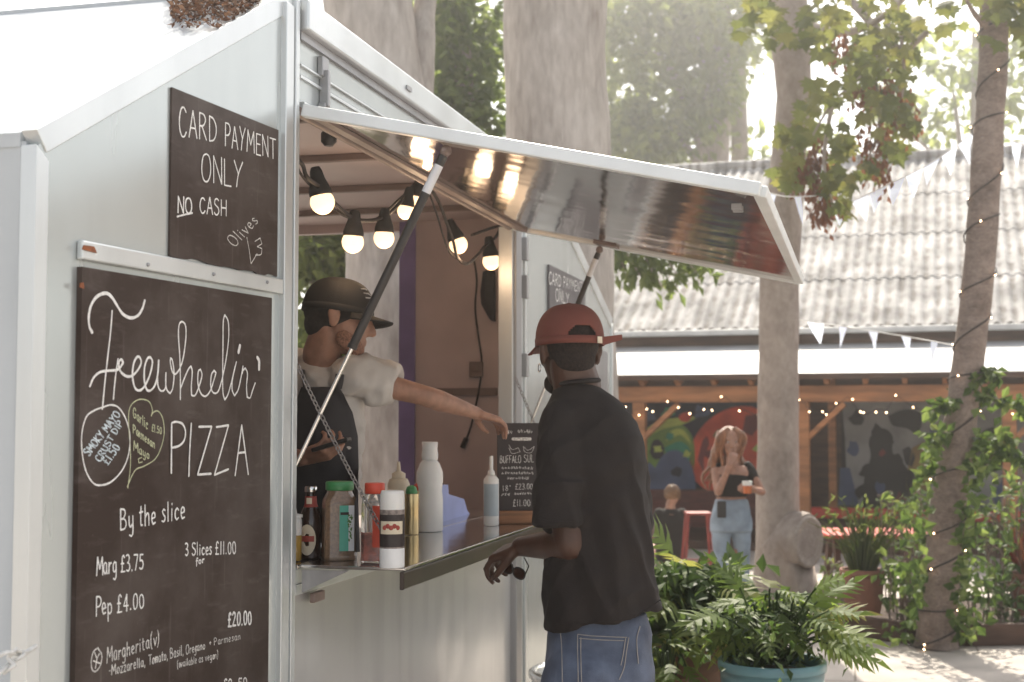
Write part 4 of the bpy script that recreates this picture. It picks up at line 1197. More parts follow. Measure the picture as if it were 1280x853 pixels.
# ---------------------------------------------------------------- people
M['skin_d'] = pm('dark_skin', (0.068, 0.030, 0.018), 0.45, 0, 0.12, 25, 0.08, 220, sss=0.08)
M['skin_l'] = pm('fair_skin', (0.34, 0.18, 0.122), 0.5, 0, 0.16, 30, 0.06, 220, sss=0.12)
M['hair_k'] = pm('short_black_hair', (0.016, 0.010, 0.008), 0.9, 0, 0.5, 90, 0.9, 500)
M['hair_b'] = pm('auburn_hair', (0.25, 0.10, 0.042), 0.34, 0, 0.45, 9, 0.5, 60, (6, 6, 0.6), sheen=0.3)
M['hair_f'] = pm('fair_hair', (0.17, 0.09, 0.042), 0.5, 0, 0.4, 9, 0.5, 60)
def cloth(name, base, rough=0.85, var=0.15, w=0.25): return pm(name, base, rough, 0, var, 5, w, 320)
M['tee_k'] = cloth('black_cotton', (0.0125, 0.0078, 0.0066))
M['tee_w'] = cloth('pale_cotton', (0.52, 0.49, 0.46))
M['apron'] = cloth('dark_apron', (0.035, 0.032, 0.036))
M['cap_r'] = cloth('rust_red_cap', (0.165, 0.046, 0.031), 0.8)
M['cap_k'] = cloth('black_cap', (0.009, 0.0075, 0.007), 0.8)
M['jeans'] = pm('blue_denim', (0.060, 0.080, 0.135), 0.85, 0, 0.35, 9, 0.4, 380, second=(0.125, 0.155, 0.225), sheen=0.1, detail=10)
M['jeans_l'] = pm('light_denim', (0.25, 0.31, 0.38), 0.85, 0, 0.2, 9, 0.3, 300)
M['stitch'] = pm('denim_stitch', (0.30, 0.28, 0.27), 0.8, 0, 0.1, 30)
M['eye'] = pm('eye_white', (0.7, 0.68, 0.66), 0.2)
M['iris'] = pm('dark_iris', (0.03, 0.02, 0.015), 0.1)

def head_frame(c, fwd, up=(0, 0, 1)):
    f = Vector(fwd).normalized()
    r = f.cross(Vector(up)).normalized()
    u = r.cross(f)
    m = Matrix((r, f, u)).transposed().to_4x4()
    return Matrix.Translation(Vector(c)) @ m

def add_head(k, H, s=1.0, chin=0.0):
    """head volumes in the head frame (x right, y forward, z up)"""
    h = MB(H @ Matrix.Scale(s, 4))
    h.ball((0, -0.012, 0.035), (0.076, 0.096, 0.085), nu=24, nv=16)
    h.ball((0, 0.020, -0.02), (0.063, 0.074, 0.078), nu=20, nv=14)
    h.ball((0, 0.040, -0.060), (0.048, 0.050, 0.045), nu=18, nv=12)
    h.ball((0, 0.070, -0.094 - chin), (0.024, 0.020, 0.018), nu=12, nv=9)
    h.cap((0, 0.088, 0.012), 0.010, (0, 0.107, -0.026), 0.0135, 10)
    h.ball((0.010, 0.096, -0.030), 0.009, nu=10, nv=7); h.ball((-0.010, 0.096, -0.030), 0.009, nu=10, nv=7)
    h.cap((-0.016, 0.088, -0.056), 0.0065, (0.016, 0.088, -0.056), 0.0065, 8)
    h.cap((-0.013, 0.086, -0.066), 0.0075, (0.013, 0.086, -0.066), 0.0075, 8)
    h.cap((-0.042, 0.074, 0.028), 0.010, (0.042, 0.074, 0.028), 0.010, 8)
    for sx in (-1, 1):
        h.ball((sx * 0.040, 0.062, -0.020), (0.022, 0.022, 0.020), nu=12, nv=8)
        h.ball((sx * 0.078, -0.012, -0.006), (0.010, 0.018, 0.032), nu=12, nv=9)
        h.ball((sx * 0.083, -0.020, 0.006), (0.008, 0.014, 0.022), nu=12, nv=9)
    k.v_extra = getattr(k, 'v_extra', 0)
    b = len(k.v)
    k.v += h.v; k.f += [[i + b for i in f] for f in h.f]; k.mi += h.mi; k.sm += h.sm

def add_eyes(parent, H, s=1.0):
    for sx in (-1, 1):
        e = MB(H @ Matrix.Scale(s, 4)); e.ball((sx * 0.031, 0.0745, 0.006), 0.0088, nu=14, nv=10)
        eo = e.build('eye', M['eye'], parent)
        e = MB(H @ Matrix.Scale(s, 4)); e.ball((sx * 0.031, 0.0815, 0.006), (0.0055, 0.004, 0.0055), nu=12, nv=8)
        e.build('iris', M['iris'], eo)

def add_hand(k, wrist, d, pn, side=1, curl=(0.35, 0.45, 0.3), s=1.0, spread=0.10, thumb=0.7):
    """d pointing along the palm, pn the way the palm faces; side=+1 puts the thumb on d x pn side"""
    wrist = Vector(wrist); d = Vector(d).normalized(); pn = Vector(pn)
    pn = (pn - d * pn.dot(d)).normalized()
    ac = d.cross(pn) * side
    offs = (0.031, 0.0105, -0.010, -0.029); lens = ((.040, .025, .020), (.045, .028, .021), (.041, .026, .020), (.032, .020, .018))
    for i, o_ in enumerate(offs):
        kn = wrist + (d * (0.092 - abs(i - 1) * 0.004) + ac * o_) * s
        k.cap(wrist + (d * 0.008 + ac * o_ * 0.65) * s, 0.0145 * s, kn, 0.0125 * s, 12)
        dirv = (d + ac * spread * (1.2 - i * 0.8)).normalized(); p = kn; a = 0
        for j, L_ in enumerate(lens[i]):
            a += curl[j] * (1 + 0.12 * i)
            dv = (dirv * math.cos(a) + pn * math.sin(a)).normalized()
            q = p + dv * L_ * s
            k.cap(p, (0.0098 - j * 0.0009) * s, q, (0.0090 - j * 0.0009) * s, 10)
            p = q
    tb_ = wrist + (d * 0.022 + ac * 0.028 + pn * 0.008) * s
    t1 = tb_ + (d * 0.035 + ac * 0.024 * thumb + pn * 0.020) * s
    t2 = t1 + (d * 0.028 + ac * 0.004 * thumb + pn * 0.014) * s
    t3 = t2 + (d * 0.022 - ac * 0.004 + pn * 0.008) * s
    k.cap(wrist + (d * 0.008 + ac * 0.012) * s, 0.014 * s, tb_, 0.0145 * s, 10); k.cap(tb_, 0.0145 * s, t1, 0.0115 * s, 10); k.cap(t1, 0.0112 * s, t2, 0.010 * s, 10); k.cap(t2, 0.010 * s, t3, 0.008 * s, 10)

def oval_ring(c, ax, ay, a, b, n=36, p=2.3):
    c = Vector(c); out = []
    for i in range(n):
        t = 2 * math.pi * i / n
        ct, st_ = math.cos(t), math.sin(t)
        x = math.copysign(abs(ct) ** (2 / p), ct) * a; y = math.copysign(abs(st_) ** (2 / p), st_) * b
        out.append(c + Vector(ax) * x + Vector(ay) * y)
    return out

def make_cap(parent, H, mat, s=1.0, opening=False, brim_len=0.075, emblem=None):
    """baseball cap in head frame; brim towards +y"""
    Hc = H @ Matrix.Scale(s, 4)
    rx, ry, rz = 0.089, 0.108, 0.098
    z0 = 0.028
    nu, nv = 96, 30
    k = MB(Hc)
    vs_, fs = [], []
    for j in range(nv + 1):
        el = (math.pi / 2) * j / nv
        for i in range(nu):
            a = 2 * math.pi * i / nu
            rr = math.cos(el) ** 0.72 if j < nv else 0.0
            seam = 1 - 0.012 * max(0, 1 - abs(((a / (math.pi / 3)) % 1) - 0.0) * 12) - 0.012 * max(0, 1 - abs(((a / (math.pi / 3)) % 1) - 1.0) * 12)
            vs_.append((rx * rr * math.cos(a) * seam, -0.008 + ry * rr * math.sin(a) * seam, z0 + rz * math.sin(el) ** 0.95))
    for j in range(nv):
        for i in range(nu):
            i2 = (i + 1) % nu
            if opening:
                a = 2 * math.pi * (i + 0.5) / nu
                da = abs((a - 1.5 * math.pi))
                el = (j + 0.5) / nv
                if (da / 0.46) ** 2 + ((el - 0.02) / 0.19) ** 2 < 1 and el > 0.0:
                    continue
            fs.append((j * nu + i, j * nu + i2, (j + 1) * nu + i2, (j + 1) * nu + i))
    k.add(vs_, fs, True)
    co = k.build('cap', mat, parent, solid=0.003 * s)
    k = MB(Hc)
    rows = []
    for z, e in ((z0 - 0.014, 1.012), (z0 + 0.006, 1.012)):
        rows.append([(rx * e * math.cos(2 * math.pi * i / nu), -0.008 + ry * e * math.sin(2 * math.pi * i / nu), z) for i in range(nu)])
    k.loft(rows, True, False); k.build('cap_band', mat, co, solid=0.004 * s)
    k = MB(Hc); vs_, fs = [], []
    for r_ in range(7):
        for i in range(19):
            a = R(90 - 66) + R(132) * i / 18
            x = rx * 1.0 * math.cos(a); y = -0.008 + ry * math.sin(a)
            ext = brim_len * (r_ / 6) * (math.sin((i / 18) * math.pi) ** 0.45 if 0 < i < 18 else 0)
            vs_.append((x * (1 + 0.12 * r_ / 6), y + ext, z0 - 0.008 - 0.010 * (r_ / 6) - 0.9 * (x * x) * (1.4 + r_ * 0.25)))
    for r_ in range(6):
        for i in range(18):
            fs.append((r_ * 19 + i, r_ * 19 + i + 1, (r_ + 1) * 19 + i + 1, (r_ + 1) * 19 + i))
    k.add(vs_, fs, True); k.build('brim', mat, co, solid=0.004 * s)
    k = MB(Hc); k.ball((0, -0.008, z0 + rz), (0.008, 0.008, 0.004), nu=10, nv=6); k.build('cap_button', mat, co)
    return co

def folds(amp, f1=9, f2=2.2, seed=0.0, amp2=0.5):
    def fn(p, n):
        q = Vector((p.x * f1 + seed, p.y * f1, p.z * f2 + (p.x + p.y) * 1.5))
        v = noise.noise(q)
        v2 = noise.noise(Vector((p.x * f1 * 2.3, p.y * f1 * 2.3 + seed, p.z * f2 * 3)))
        r = (1 - abs(v) * 2.2)
        return amp * (r * 0.55 + v2 * amp2)
    return fn

def snapper(o):
    Mx = WM[o.name]; me = o.data
    bv = BVHTree.FromPolygons([Mx @ v.co for v in me.vertices], [tuple(p.vertices) for p in me.polygons])
    def f(px, py, out=0.002):
        d = ray(px, py).normalized()
        hit = bv.ray_cast(EYEV, d)
        return (hit[0] - d * out) if hit[0] else at(px, py, CY - .13)
    return f

# ---- customer
CY = 3.9
cust = thing('person', 'customer with rust red backward cap, black t-shirt and blue jeans at the counter', 'person', (0.24, CY, 0))
fwd = Vector((-0.78, 0.62, 0)).normalized(); lft = Vector((-fwd.y, fwd.x, 0))    # lft = his left
hc = at(711, 440, CY)
Hh = head_frame(hc, Vector((-0.30, 0.95, -0.04)))
HS = 1.05
neck = at(722, 486, CY - 0.01)
shL, shR = at(693, 532, CY - 0.08), at(772, 535, CY + 0.07)
elL, wrL = at(713, 680, CY - 0.11), at(652, 683, CY + 0.09)
elR, wrR = at(800, 660, CY + 0.22), at(735, 690, CY + 0.42)
pel = at(748, 800, CY)
hipL, hipR = pel + lft * 0.085 - Vector((0, 0, 0.04)), pel - lft * 0.085 - Vector((0, 0, 0.04))
k = MB()
add_head(k, Hh, HS)
k.cap(Hh @ Vector((0, -0.025, -0.04)), 0.064, neck, 0.070, 18); k.cap(neck, 0.066, (shL + shR) / 2 + Vector((0, 0, -0.06)), 0.07, 18)
k.cap(shL - Vector((0, 0, .02)), 0.04, shR - Vector((0, 0, .02)), 0.04, 18)
tc_ = at(738, 600, CY); k.loft([oval_ring(c, lft, fwd, a, b) for c, a, b in ((pel - Vector((0, 0, .06)), .11, .075), (pel + Vector((0, 0, .1)), .11, .075), (tc_, .11, .08), ((shL + shR) / 2 - Vector((0, 0, .06)), .11, .08), ((shL + shR) / 2 - Vector((0, 0, .03)), .08, .06))])
for sh, elb, wr in ((shL, elL, wrL), (shR, elR, wrR)):
    k.chain([(sh - Vector((0, 0, .02)), 0.042), (sh.lerp(elb, 0.5), 0.046), (elb, 0.046)], 16); k.chain([(elb, 0.045), (elb.lerp(wr, 0.3), 0.045), (wr, 0.030)], 16)
hd = (at(626, 688, CY + 0.14) - wrL).normalized()
add_hand(k, wrL, hd + Vector((0, 0, -0.1)), Vector((0.15, 0.35, -1)), 1, (0.55, 0.75, 0.55), 1.06)
add_hand(k, wrR, Vector((-0.8, 0.5, 0.1)), Vector((0, 0, -1)), -1, (0.4, 0.5, 0.4), 1.06)
for hp, sx in ((hipL, 1), (hipR, -1)):
    kn = Vector((hp.x, hp.y, 0.50)) + fwd * 0.02 + lft * sx * 0.01; an_ = Vector((kn.x, kn.y, 0.085)) - fwd * 0.03
    k.chain([(hp, 0.065), (hp.lerp(kn, .5), .065), (kn, .055)], 16); k.chain([(kn, .055), (kn.lerp(an_, .3), .056), (an_, .038)], 16)
body = k.build('body', M['skin_d'], cust); bake(body, 0.0055, 3, 0.5)
add_eyes(cust, Hh, HS)
# hair under the cap and beard
k = MB(Hh @ Matrix.Scale(HS, 4)); k.ball((0, -0.013, 0.034), (0.0785, 0.098, 0.087), nu=30, nv=20); k.ball((0, -0.045, -0.022), (0.058, 0.054, 0.052), nu=24, nv=16); ho = k.build('hair', pm('cropped_hair', (0.024, 0.013, 0.009), 0.9, 0, 0.5, 120, 0.9, 500), cust); bake(ho, .005, 5)
k = MB(Hh @ Matrix.Scale(HS, 4))
for t in range(9):
    a = R(-44 + 11 * t); k.ball((0.052 * math.sin(a), 0.022 + 0.055 * math.cos(a), -0.062 - 0.030 * math.cos(a)), (0.016, 0.018, 0.024), nu=10, nv=8)
bo = k.build('beard', pm('short_beard', (.030, .018, .013), .8, 0, .3, 60, .8, 400), cust); bake(bo, 0.005, 4)
co = make_cap(cust, Hh, M['cap_r'], HS * 1.03, True)
k = MB(Hh @ Matrix.Scale(HS * 1.03, 4))
k.add([(0.050, -0.106, 0.012), (0.062, -0.1, 0.010), (0.118, -0.088, 0.026), (0.118, -0.086, 0.040), (0.062, -0.098, 0.032), (0.050, -0.104, 0.032)], [(0, 1, 4, 5), (1, 2, 3, 4)])
k.build('strap_tail', M['cap_r'], co, solid=0.004)
k = MB(Hh @ Matrix.Scale(HS * 1.03, 4)); k.add([(0.040, -0.1125, 0.014), (0.054, -0.107, 0.014), (0.054, -0.107, 0.031), (0.040, -0.1125, 0.031)], [(0, 1, 2, 3)]); k.build('strap_buckle', M['cream_pl'], co, solid=0.003)
k = MB(Hh @ Matrix.Scale(HS, 4)); k.tube([Vector((-0.090 , -0.012 + 0.011 * math.cos(t * .63), -0.046 + 0.011 * math.sin(t * .63))) for t in range(11)], 0.0017, 6); k.build('earring', M['chrome'], cust)
# t-shirt
k = MB()
px_m = CY / F_PX
rows = []
X1, Y1 = Vector((1, 0, 0)), Vector((0, 1, 0))
for py, xl, xr, b, dy, tiltv in ((480, 697, 749, .086, 0, -.008), (488, 692, 759, .092, 0, -.006), (497, 688, 769, .095, 0, 0), (508, 682, 781, .108, 0, 0), (524, 677, 792, .120, 0, 0), (547, 673, 803, .130, 0, 0), (580, 672, 808, .139, 0.0, 0), (620, 672, 809, .142, 0.0, 0), (652, 674, 810, .145, 0, 0), (672, 680, 812, .145, 0, 0), (710, 680, 815, .148, 0, 0), (745, 680, 821, .150, 0, .01), (771, 680, 830, .152, 0, .032)):
    c = at((xl + xr) / 2, py, CY + dy); a = (xr - xl) / 2 * px_m
    axx = (X1 + Vector((0, 0, tiltv / max(a, .01)))).normalized()
    rows.append(oval_ring(c, axx, Y1, a, b, 44, 2.3))
k.loft(rows)
k.chain([(at(702, 525, CY - .07), .060), (at(700, 570, CY - .10), .068), (at(700, 625, CY - .12), .070)], 20)
k.loft([oval_ring(at(700, 600, CY - .115), X1, Y1, .070, .080), oval_ring(at(698, 657, CY - .12), X1, Y1, .074, .086)])
k.chain([(at(762, 545, CY + .05), .055), (at(782, 585, CY + .11), .066), (at(789, 645, CY + .12), .064)], 20)
tee = k.build('t_shirt', M['tee_k'], cust); bake(tee, 0.0065, 4, 0.5)
def ridged(q): return 1 - 2 * abs(noise.noise(q))
def tee_fold(p, n):
    low = max(0, min(1, (1.55 - p.z) / 0.35))
    top = max(0, min(1, (1.62 - p.z) / 0.10))
    q1 = Vector(((p.x + p.y * .4) * 13 + (p.z - 1.5) * 3.5, p.y * 5, p.z * 1.6))
    q2 = Vector(((p.x - p.y) * 9 - (p.z - 1.3) * 9, 3.0, p.z * 4))
    rx = max(0, min(1, (p.x - .13) / .12))
    d = .019 * (ridged(q1) - .55) * low * (.45 + .55 * rx)
    d += .009 * (ridged(q2) - .5) * top
    d += .004 * noise.noise(p * 22) * top
    return d
displace(tee, tee_fold)
s_ = tee.modifiers.new('smooth', 'SMOOTH'); s_.iterations = 1
k = MB(); k.tube(catmull([p + Vector((0, 0, .004)) for p in oval_ring(at(722.5, 480, CY - .005), (X1 + Vector((0, 0, .10))).normalized(), Y1, 26 * px_m, .087, 24)] , 2), 0.007, 8); k.build('collar', M['tee_k'], tee)
sn_t = snapper(tee)
k = MB()
for ln_ in ([(669, 648), (684, 651), (700, 652), (716, 652), (727, 650)], [(697, 500), (690, 520), (686, 550), (690, 590)], [(681, 777), (710, 780), (750, 778), (790, 772), (826, 750)]):
    k = MB(); k.tube([sn_t(q.x, q.y, .0005) for q in catmull([Vector((x, y, 0)) for x, y in ln_], 6)], .0013, 5); k.build('seam', M['tee_k'], tee)
# jeans
k = MB()
rows = []
for py, xl, xr, b in ((765, 690, 806, .115), (790, 686, 812, .125), (830, 682, 815, .135), (858, 681, 816, .135)):
    rows.append(oval_ring(at((xl + xr) / 2, py, CY), X1, Y1, (xr - xl) / 2 * px_m, b, 44, 2.4))
k.loft(rows)
for hp, sx in ((hipL, 1), (hipR, -1)):
    kn = Vector((hp.x, hp.y, 0.50)) + fwd * 0.02 + lft * sx * 0.02; an_ = Vector((kn.x, kn.y, 0.06)) - fwd * 0.03
    k.chain([(hp - Vector((0, 0, .06)), .110), (hp.lerp(kn, .5), .105), (kn, .085)], 20); k.chain([(kn, .085), (an_, .075)], 20)
jn = k.build('jeans', M['jeans'], cust); bake(jn, 0.007, 5, 0.5)
displace(jn, folds(0.006, 7, 6, 8.0, 0.6))
sn = snapper(jn)
k = MB()
for line in ([(722, 793), (740, 795), (760, 796), (784, 797)], [(722, 793), (722, 815), (723, 858)], [(726, 797), (726, 820), (727, 856)], [(786, 797), (783, 815), (780, 835), (774, 850)], [(782, 798), (779, 818), (776, 832)], [(700, 786), (702, 810), (703, 856)], [(724, 798), (750, 800), (780, 801)], [(800, 783), (796, 800), (798, 830)]):
    k.tube([sn(*q) for q in catmull([Vector((x, y, 0)) for x, y in line], 5) for q in [(q.x, q.y)]], 0.0016, 5)
k.build('stitching', M['stitch'], jn)
for hp, sx in ((hipL, 1), (hipR, -1)):
    b_ = Vector((hp.x, hp.y, 0)) + lft * sx * 0.03
    k = MB(); k.M = Matrix.Translation(b_) @ Matrix((-lft, fwd, Vector((0, 0, 1)))).transposed().to_4x4()
    k.loft([oval_ring((0, .05, z), (1, 0, 0), (0, 1, 0), a, b, 24) for z, a, b in ((0, .05, .145), (.03, .053, .15), (.06, .047, .14), (.085, .045, .085), (.11, .043, .06))]); k.build('shoe', M['white_pl'], cust)
# sunglasses hanging from his left hand
hb = at(640, 700, CY + 0.12)
g = thing('sunglasses', 'dark sunglasses dangling from the hand of the customer', 'sunglasses', hb)
k = MB()
for (x, y) in ((649, 712), (640, 724)):
    pass
c1, c2 = at(634, 710, CY + .11), at(649, 717, CY + .09)
ax1 = (c2 - c1).normalized(); ax2 = Vector((0.35, -0.3, 0.9)); ax2 = (ax2 - ax1 * ax2.dot(ax1)).normalized()
fr = MB(); ln = MB()
for c in (c1, c2):
    ring = oval_ring(c, ax1, ax2, .020, .016, 20, 2.4); fr.tube(ring + ring[:2], .0022, 6, caps=False)
    nn = ax1.cross(ax2); ln.loft([[q + nn * .0008 for q in oval_ring(c, ax1, ax2, .019, .015, 20, 2.4)], [q - nn * .0008 for q in oval_ring(c, ax1, ax2, .019, .015, 20, 2.4)]], False)
fr.tube([c1 + ax1 * .019 + ax2 * .004, (c1 + c2) / 2 + ax2 * .008, c2 - ax1 * .019 + ax2 * .004], .0022, 6)
fr.tube([c1 - ax1 * .020 + ax2 * .006, at(628, 702, CY + .14), at(632, 690, CY + .15)], .002, 6); fr.tube([c2 + ax1 * .020 + ax2 * .006, at(661, 708, CY + .07), at(655, 697, CY + .08)], .002, 6)
fr.build('frame', M['black'], g); ln.build('lens', M['dkglass'], g)

# ---- vendor
VY = 4.75
vend = thing('person', 'vendor in black cap, pale tee and dark apron reaching out over the counter', 'person', tuple(T(1.0, 0.55, 0.30)))
vf = Vector((0.98, 0.10, 0)).normalized()
vh = at(424, 400, VY)
Hv = head_frame(vh, Vector((0.97, 0.08, -0.14)), (0.05, 0.1, 1))
VS = 1.14
vneck = at(402, 444, VY + .02)
vsR, vsL = at(434, 470, VY - .03), at(372, 462, VY + .22)
veR, vwR = at(528, 494, VY + .10), at(596, 517, VY + .30)
veL, vwL = at(346, 572, VY + .06), at(376, 573, VY - .15)
vpel = at(385, 660, VY + .16)
vlf = Vector((-vf.y, vf.x, 0))
k = MB(); add_head(k, Hv, VS)
k.cap(Hv @ Vector((0, -0.03, -0.05)), 0.064, vneck, 0.068, 18); k.cap(vneck, .066, (vsR + vsL) / 2 - Vector((0, 0, .03)), .06, 16); k.cap(vsR, .045, vsL, .045, 16)
cen = (vsR + vsL) / 2
tax = (vsR - vsL).normalized(); tax.z = 0; tfw = tax.cross(Vector((0, 0, 1))).normalized()
k.loft([oval_ring(c, tax, tfw, a, b) for c, a, b in ((vpel - Vector((0, 0, .1)), .13, .08), (vpel + Vector((0, 0, .1)), .13, .08), (vpel.lerp(cen, .65), .13, .08), (cen - Vector((0, 0, .04)), .10, .06))])
k.chain([(vsR, .045), (vsR.lerp(veR, .5), .043), (veR, .037)], 16); k.chain([(veR, .037), (veR.lerp(vwR, .3), .039), (veR.lerp(vwR, .7), .030), (vwR, .024)], 16)
k.chain([(vsL, .058), (veL, .043)], 16); k.chain([(veL, .043), (veL.lerp(vwL, .3), .042), (vwL, .028)], 16)
add_hand(k, vwR, (at(640, 531, VY + .42) - vwR), Vector((0.1, .25, -1)), 1, (0.28, 0.45, 0.3), 1.05)
add_hand(k, vwL, at(410, 563, VY - .19) - vwL, Vector((0.2, .6, .9)), -1, (0.5, 0.7, 0.5), 1.05)
for sx in (1, -1):
    hp = vpel - tax * sx * -.09 - Vector((0, 0, .06)); kn = Vector((hp.x, hp.y, .78)); an_ = Vector((hp.x, hp.y, .385))
    k.chain([(hp, .09), (kn, .058)], 14); k.chain([(kn, .058), (an_, .04)], 14)
body = k.build('body', M['skin_l'], vend); bake(body, 0.0055, 3, .5)
add_eyes(vend, Hv, VS)
k = MB(Hv @ Matrix.Scale(VS, 4)); k.ball((0, -0.018, 0.03), (0.080, 0.097, 0.087), nu=28, nv=18); k.ball((0, -0.06, -0.02), (0.062, 0.045, 0.05), nu=18, nv=12); ho = k.build('hair', M['hair_k'], vend); bake(ho, .005, 4)
k = MB(Hv @ Matrix.Scale(VS, 4))
for t in range(11):
    a = R(-85 + 17 * t); k.ball((0.050 * math.sin(a), 0.018 + 0.050 * math.cos(a), -0.058 - 0.026 * math.cos(a)), (0.018, 0.024, 0.030), nu=10, nv=8)
bo = k.build('stubble', pm('stubble', (.25, .125, .082), .8, 0, .4, 160, .5, 500), vend); bake(bo, .004, 6)
for sx in (-1, 1):
    k = MB(Hv @ Matrix.Scale(VS, 4)); k.tube([(sx * .016, .092, .026), (sx * .034, .088, .032), (sx * .050, .074, .027)], [.003, .004, .002], 6); k.build('eyebrow', M['hair_k'], vend)
co = make_cap(vend, Hv, M['cap_k'], VS * 1.02, False, 0.062)
k = MB(Hv @ Matrix.Scale(VS * 1.04, 4))
for dz in (0.068, 0.080, 0.092): k.tube([(0.052, 0.068 - (dz - .068) * .7, dz), (0.036, 0.084 - (dz - .068) * .8, dz + .004), (0.020, 0.092 - (dz - .068) * .9, dz)], .0022, 6)
k.build('cap_emblem', M['alu_dark'], co)
k = MB()
k.loft([oval_ring(c, tax, tfw, a, b, 40, 2.4) for c, a, b in ((vpel - Vector((0, 0, .12)), .185, .135), (vpel + Vector((0, 0, .1)), .185, .138), (vpel.lerp(cen, .6), .192, .142), (cen - Vector((0, 0, .02)), .175, .12), (cen + Vector((0, 0, .045)), .10, .085))])
k.chain([(vsR, .072), (at(470, 474, VY + .03), .068)], 20); k.loft([[q for q in oval_ring(at(462, 478, VY + .02), Vector((0, 1, 0)), Vector((.12, 0, 1)).normalized(), .070, .074, 30)], oval_ring(at(496, 479, VY + .06), Vector((0, 1, 0)), Vector((.12, 0, 1)).normalized(), .070, .066, 30)])
k.chain([(vsL, .072), (vsL.lerp(veL, .6), .074)], 18)
vt = k.build('t_shirt', M['tee_w'], vend); bake(vt, .0065, 4, .5); displace(vt, folds(.022, 9, 7, 5.0, .6))
# apron : bib, straps
k = MB()
fr_ = lambda px, py, d=0.0: (at(px, py, VY - .03 + d))
sn = snapper(vt)
def ap(px, py): return sn(px, py, 0.012)
rows = []
for py, xl, xr in ((484, 378, 424), (494, 374, 430), (515, 368, 440), (545, 362, 446), (585, 360, 448), (630, 360, 448), (690, 360, 450)):
    rows.append([ap(xl + (xr - xl) * i / 10, py) for i in range(11)])
for r_ in rows:                      # keep the bib an even sheet
    for i in range(1, 10): r_[i] = r_[i].lerp((r_[i - 1] + r_[i + 1]) / 2, .4)
k.loft(rows, True, False, False); k.build('apron', M['apron'], vend, solid=.006)
for ln_ in ([(381, 486), (380, 474), (379, 464)], [(422, 486), (424, 476), (425, 468)]):
    k = MB(); k.tube(catmull([sn(x, y, .012) for x, y in ln_], 5), .016, 8, flat=.35); k.build('apron_strap', M['apron'], vend)
k = MB(); c = at(414, 556, VY - .09); k.bar(at(392, 563, VY - .20), at(437, 549, VY - .21), .075, .014)
tag(k.build('card_reader', M['black'], bevel=.004), 'black flat card reader held low by the vendor', 'card reader')

# ---------------------------------------------------------------- drum behind the customer
c = at_z(738, 836, 0.70); 
o = thing('metal_drum', 'low silvery metal drum standing behind the jeans of the customer', 'drum', (c.x, c.y, 0))
k = MB(Matrix.Translation((c.x, c.y, 0))); k.lathe([(.19, 0), (.20, .01), (.20, .22), (.206, .23), (.20, .24), (.20, .46), (.206, .47), (.20, .48), (.20, .67)], 40); k.build('drum_body', M['alu'], o)
k = MB(Matrix.Translation((c.x, c.y, 0))); k.lathe([(.205, .668), (.212, .675), (.212, .692), (.20, .70), (.19, .692), (.17, .690)], 40); k.build('lid', M['chrome'], o)

# ---------------------------------------------------------------- shelter building with corrugated roof
BA = R(18)
B0 = at(1020, 410, 17.0); B0.z = 0
BX, BY = Vector((math.cos(BA), -math.sin(BA), 0)), Vector((math.sin(BA), math.cos(BA), 0))
BM = Matrix.Translation(B0) @ Matrix((BX, BY, Vector((0, 0, 1)))).transposed().to_4x4()
BMi = BM.inverted()
def on_b(px, py, y): return on_plane(px, py, BM @ Vector((0, y, 0)), BY)
def lb(px, py, y): return BMi @ on_b(px, py, y)
def bb(): return MB(BM)
shed = thing('shelter_building', 'long open timber shelter with pale corrugated roof and painted walls', 'building', B0, -BA)
ZE = lb(1020, 410, 0).z
ZR = lb(1100, 200, 4.7).z
XL, XR = -6.0, 7.5
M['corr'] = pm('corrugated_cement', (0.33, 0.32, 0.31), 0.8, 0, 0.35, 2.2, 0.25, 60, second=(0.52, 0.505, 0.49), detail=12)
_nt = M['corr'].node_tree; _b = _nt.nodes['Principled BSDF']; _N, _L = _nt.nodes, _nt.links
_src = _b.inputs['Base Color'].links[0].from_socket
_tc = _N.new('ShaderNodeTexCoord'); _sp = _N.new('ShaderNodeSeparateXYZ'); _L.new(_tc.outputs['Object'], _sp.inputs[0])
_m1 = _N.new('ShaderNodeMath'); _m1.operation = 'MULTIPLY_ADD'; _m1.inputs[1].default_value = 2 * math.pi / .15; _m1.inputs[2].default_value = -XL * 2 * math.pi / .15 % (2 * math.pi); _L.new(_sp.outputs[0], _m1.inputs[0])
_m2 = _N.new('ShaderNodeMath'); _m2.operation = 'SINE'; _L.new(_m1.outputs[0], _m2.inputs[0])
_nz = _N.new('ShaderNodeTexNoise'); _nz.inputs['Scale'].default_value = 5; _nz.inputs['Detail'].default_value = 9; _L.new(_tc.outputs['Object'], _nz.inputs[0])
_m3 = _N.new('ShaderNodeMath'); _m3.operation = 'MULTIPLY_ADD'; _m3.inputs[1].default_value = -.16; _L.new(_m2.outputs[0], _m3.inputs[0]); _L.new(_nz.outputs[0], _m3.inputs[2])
_rp = _N.new('ShaderNodeValToRGB'); _rp.color_ramp.elements[0].position = .50; _rp.color_ramp.elements[1].position = .74; _rp.color_ramp.elements[0].color = (1, 1, 1, 1); _rp.color_ramp.elements[1].color = (.42, .38, .35, 1); _L.new(_m3.outputs[0], _rp.inputs[0])  # valley dirt, also painting in the shading between ridges that the sun barely gives
_mx = _N.new('ShaderNodeMix'); _mx.data_type = 'RGBA'; _mx.blend_type = 'MULTIPLY'; _mx.inputs[0].default_value = 1; _L.new(_src, _mx.inputs[6]); _L.new(_rp.outputs[0], _mx.inputs[7]); _L.new(_mx.outputs[2], _b.inputs['Base Color'])
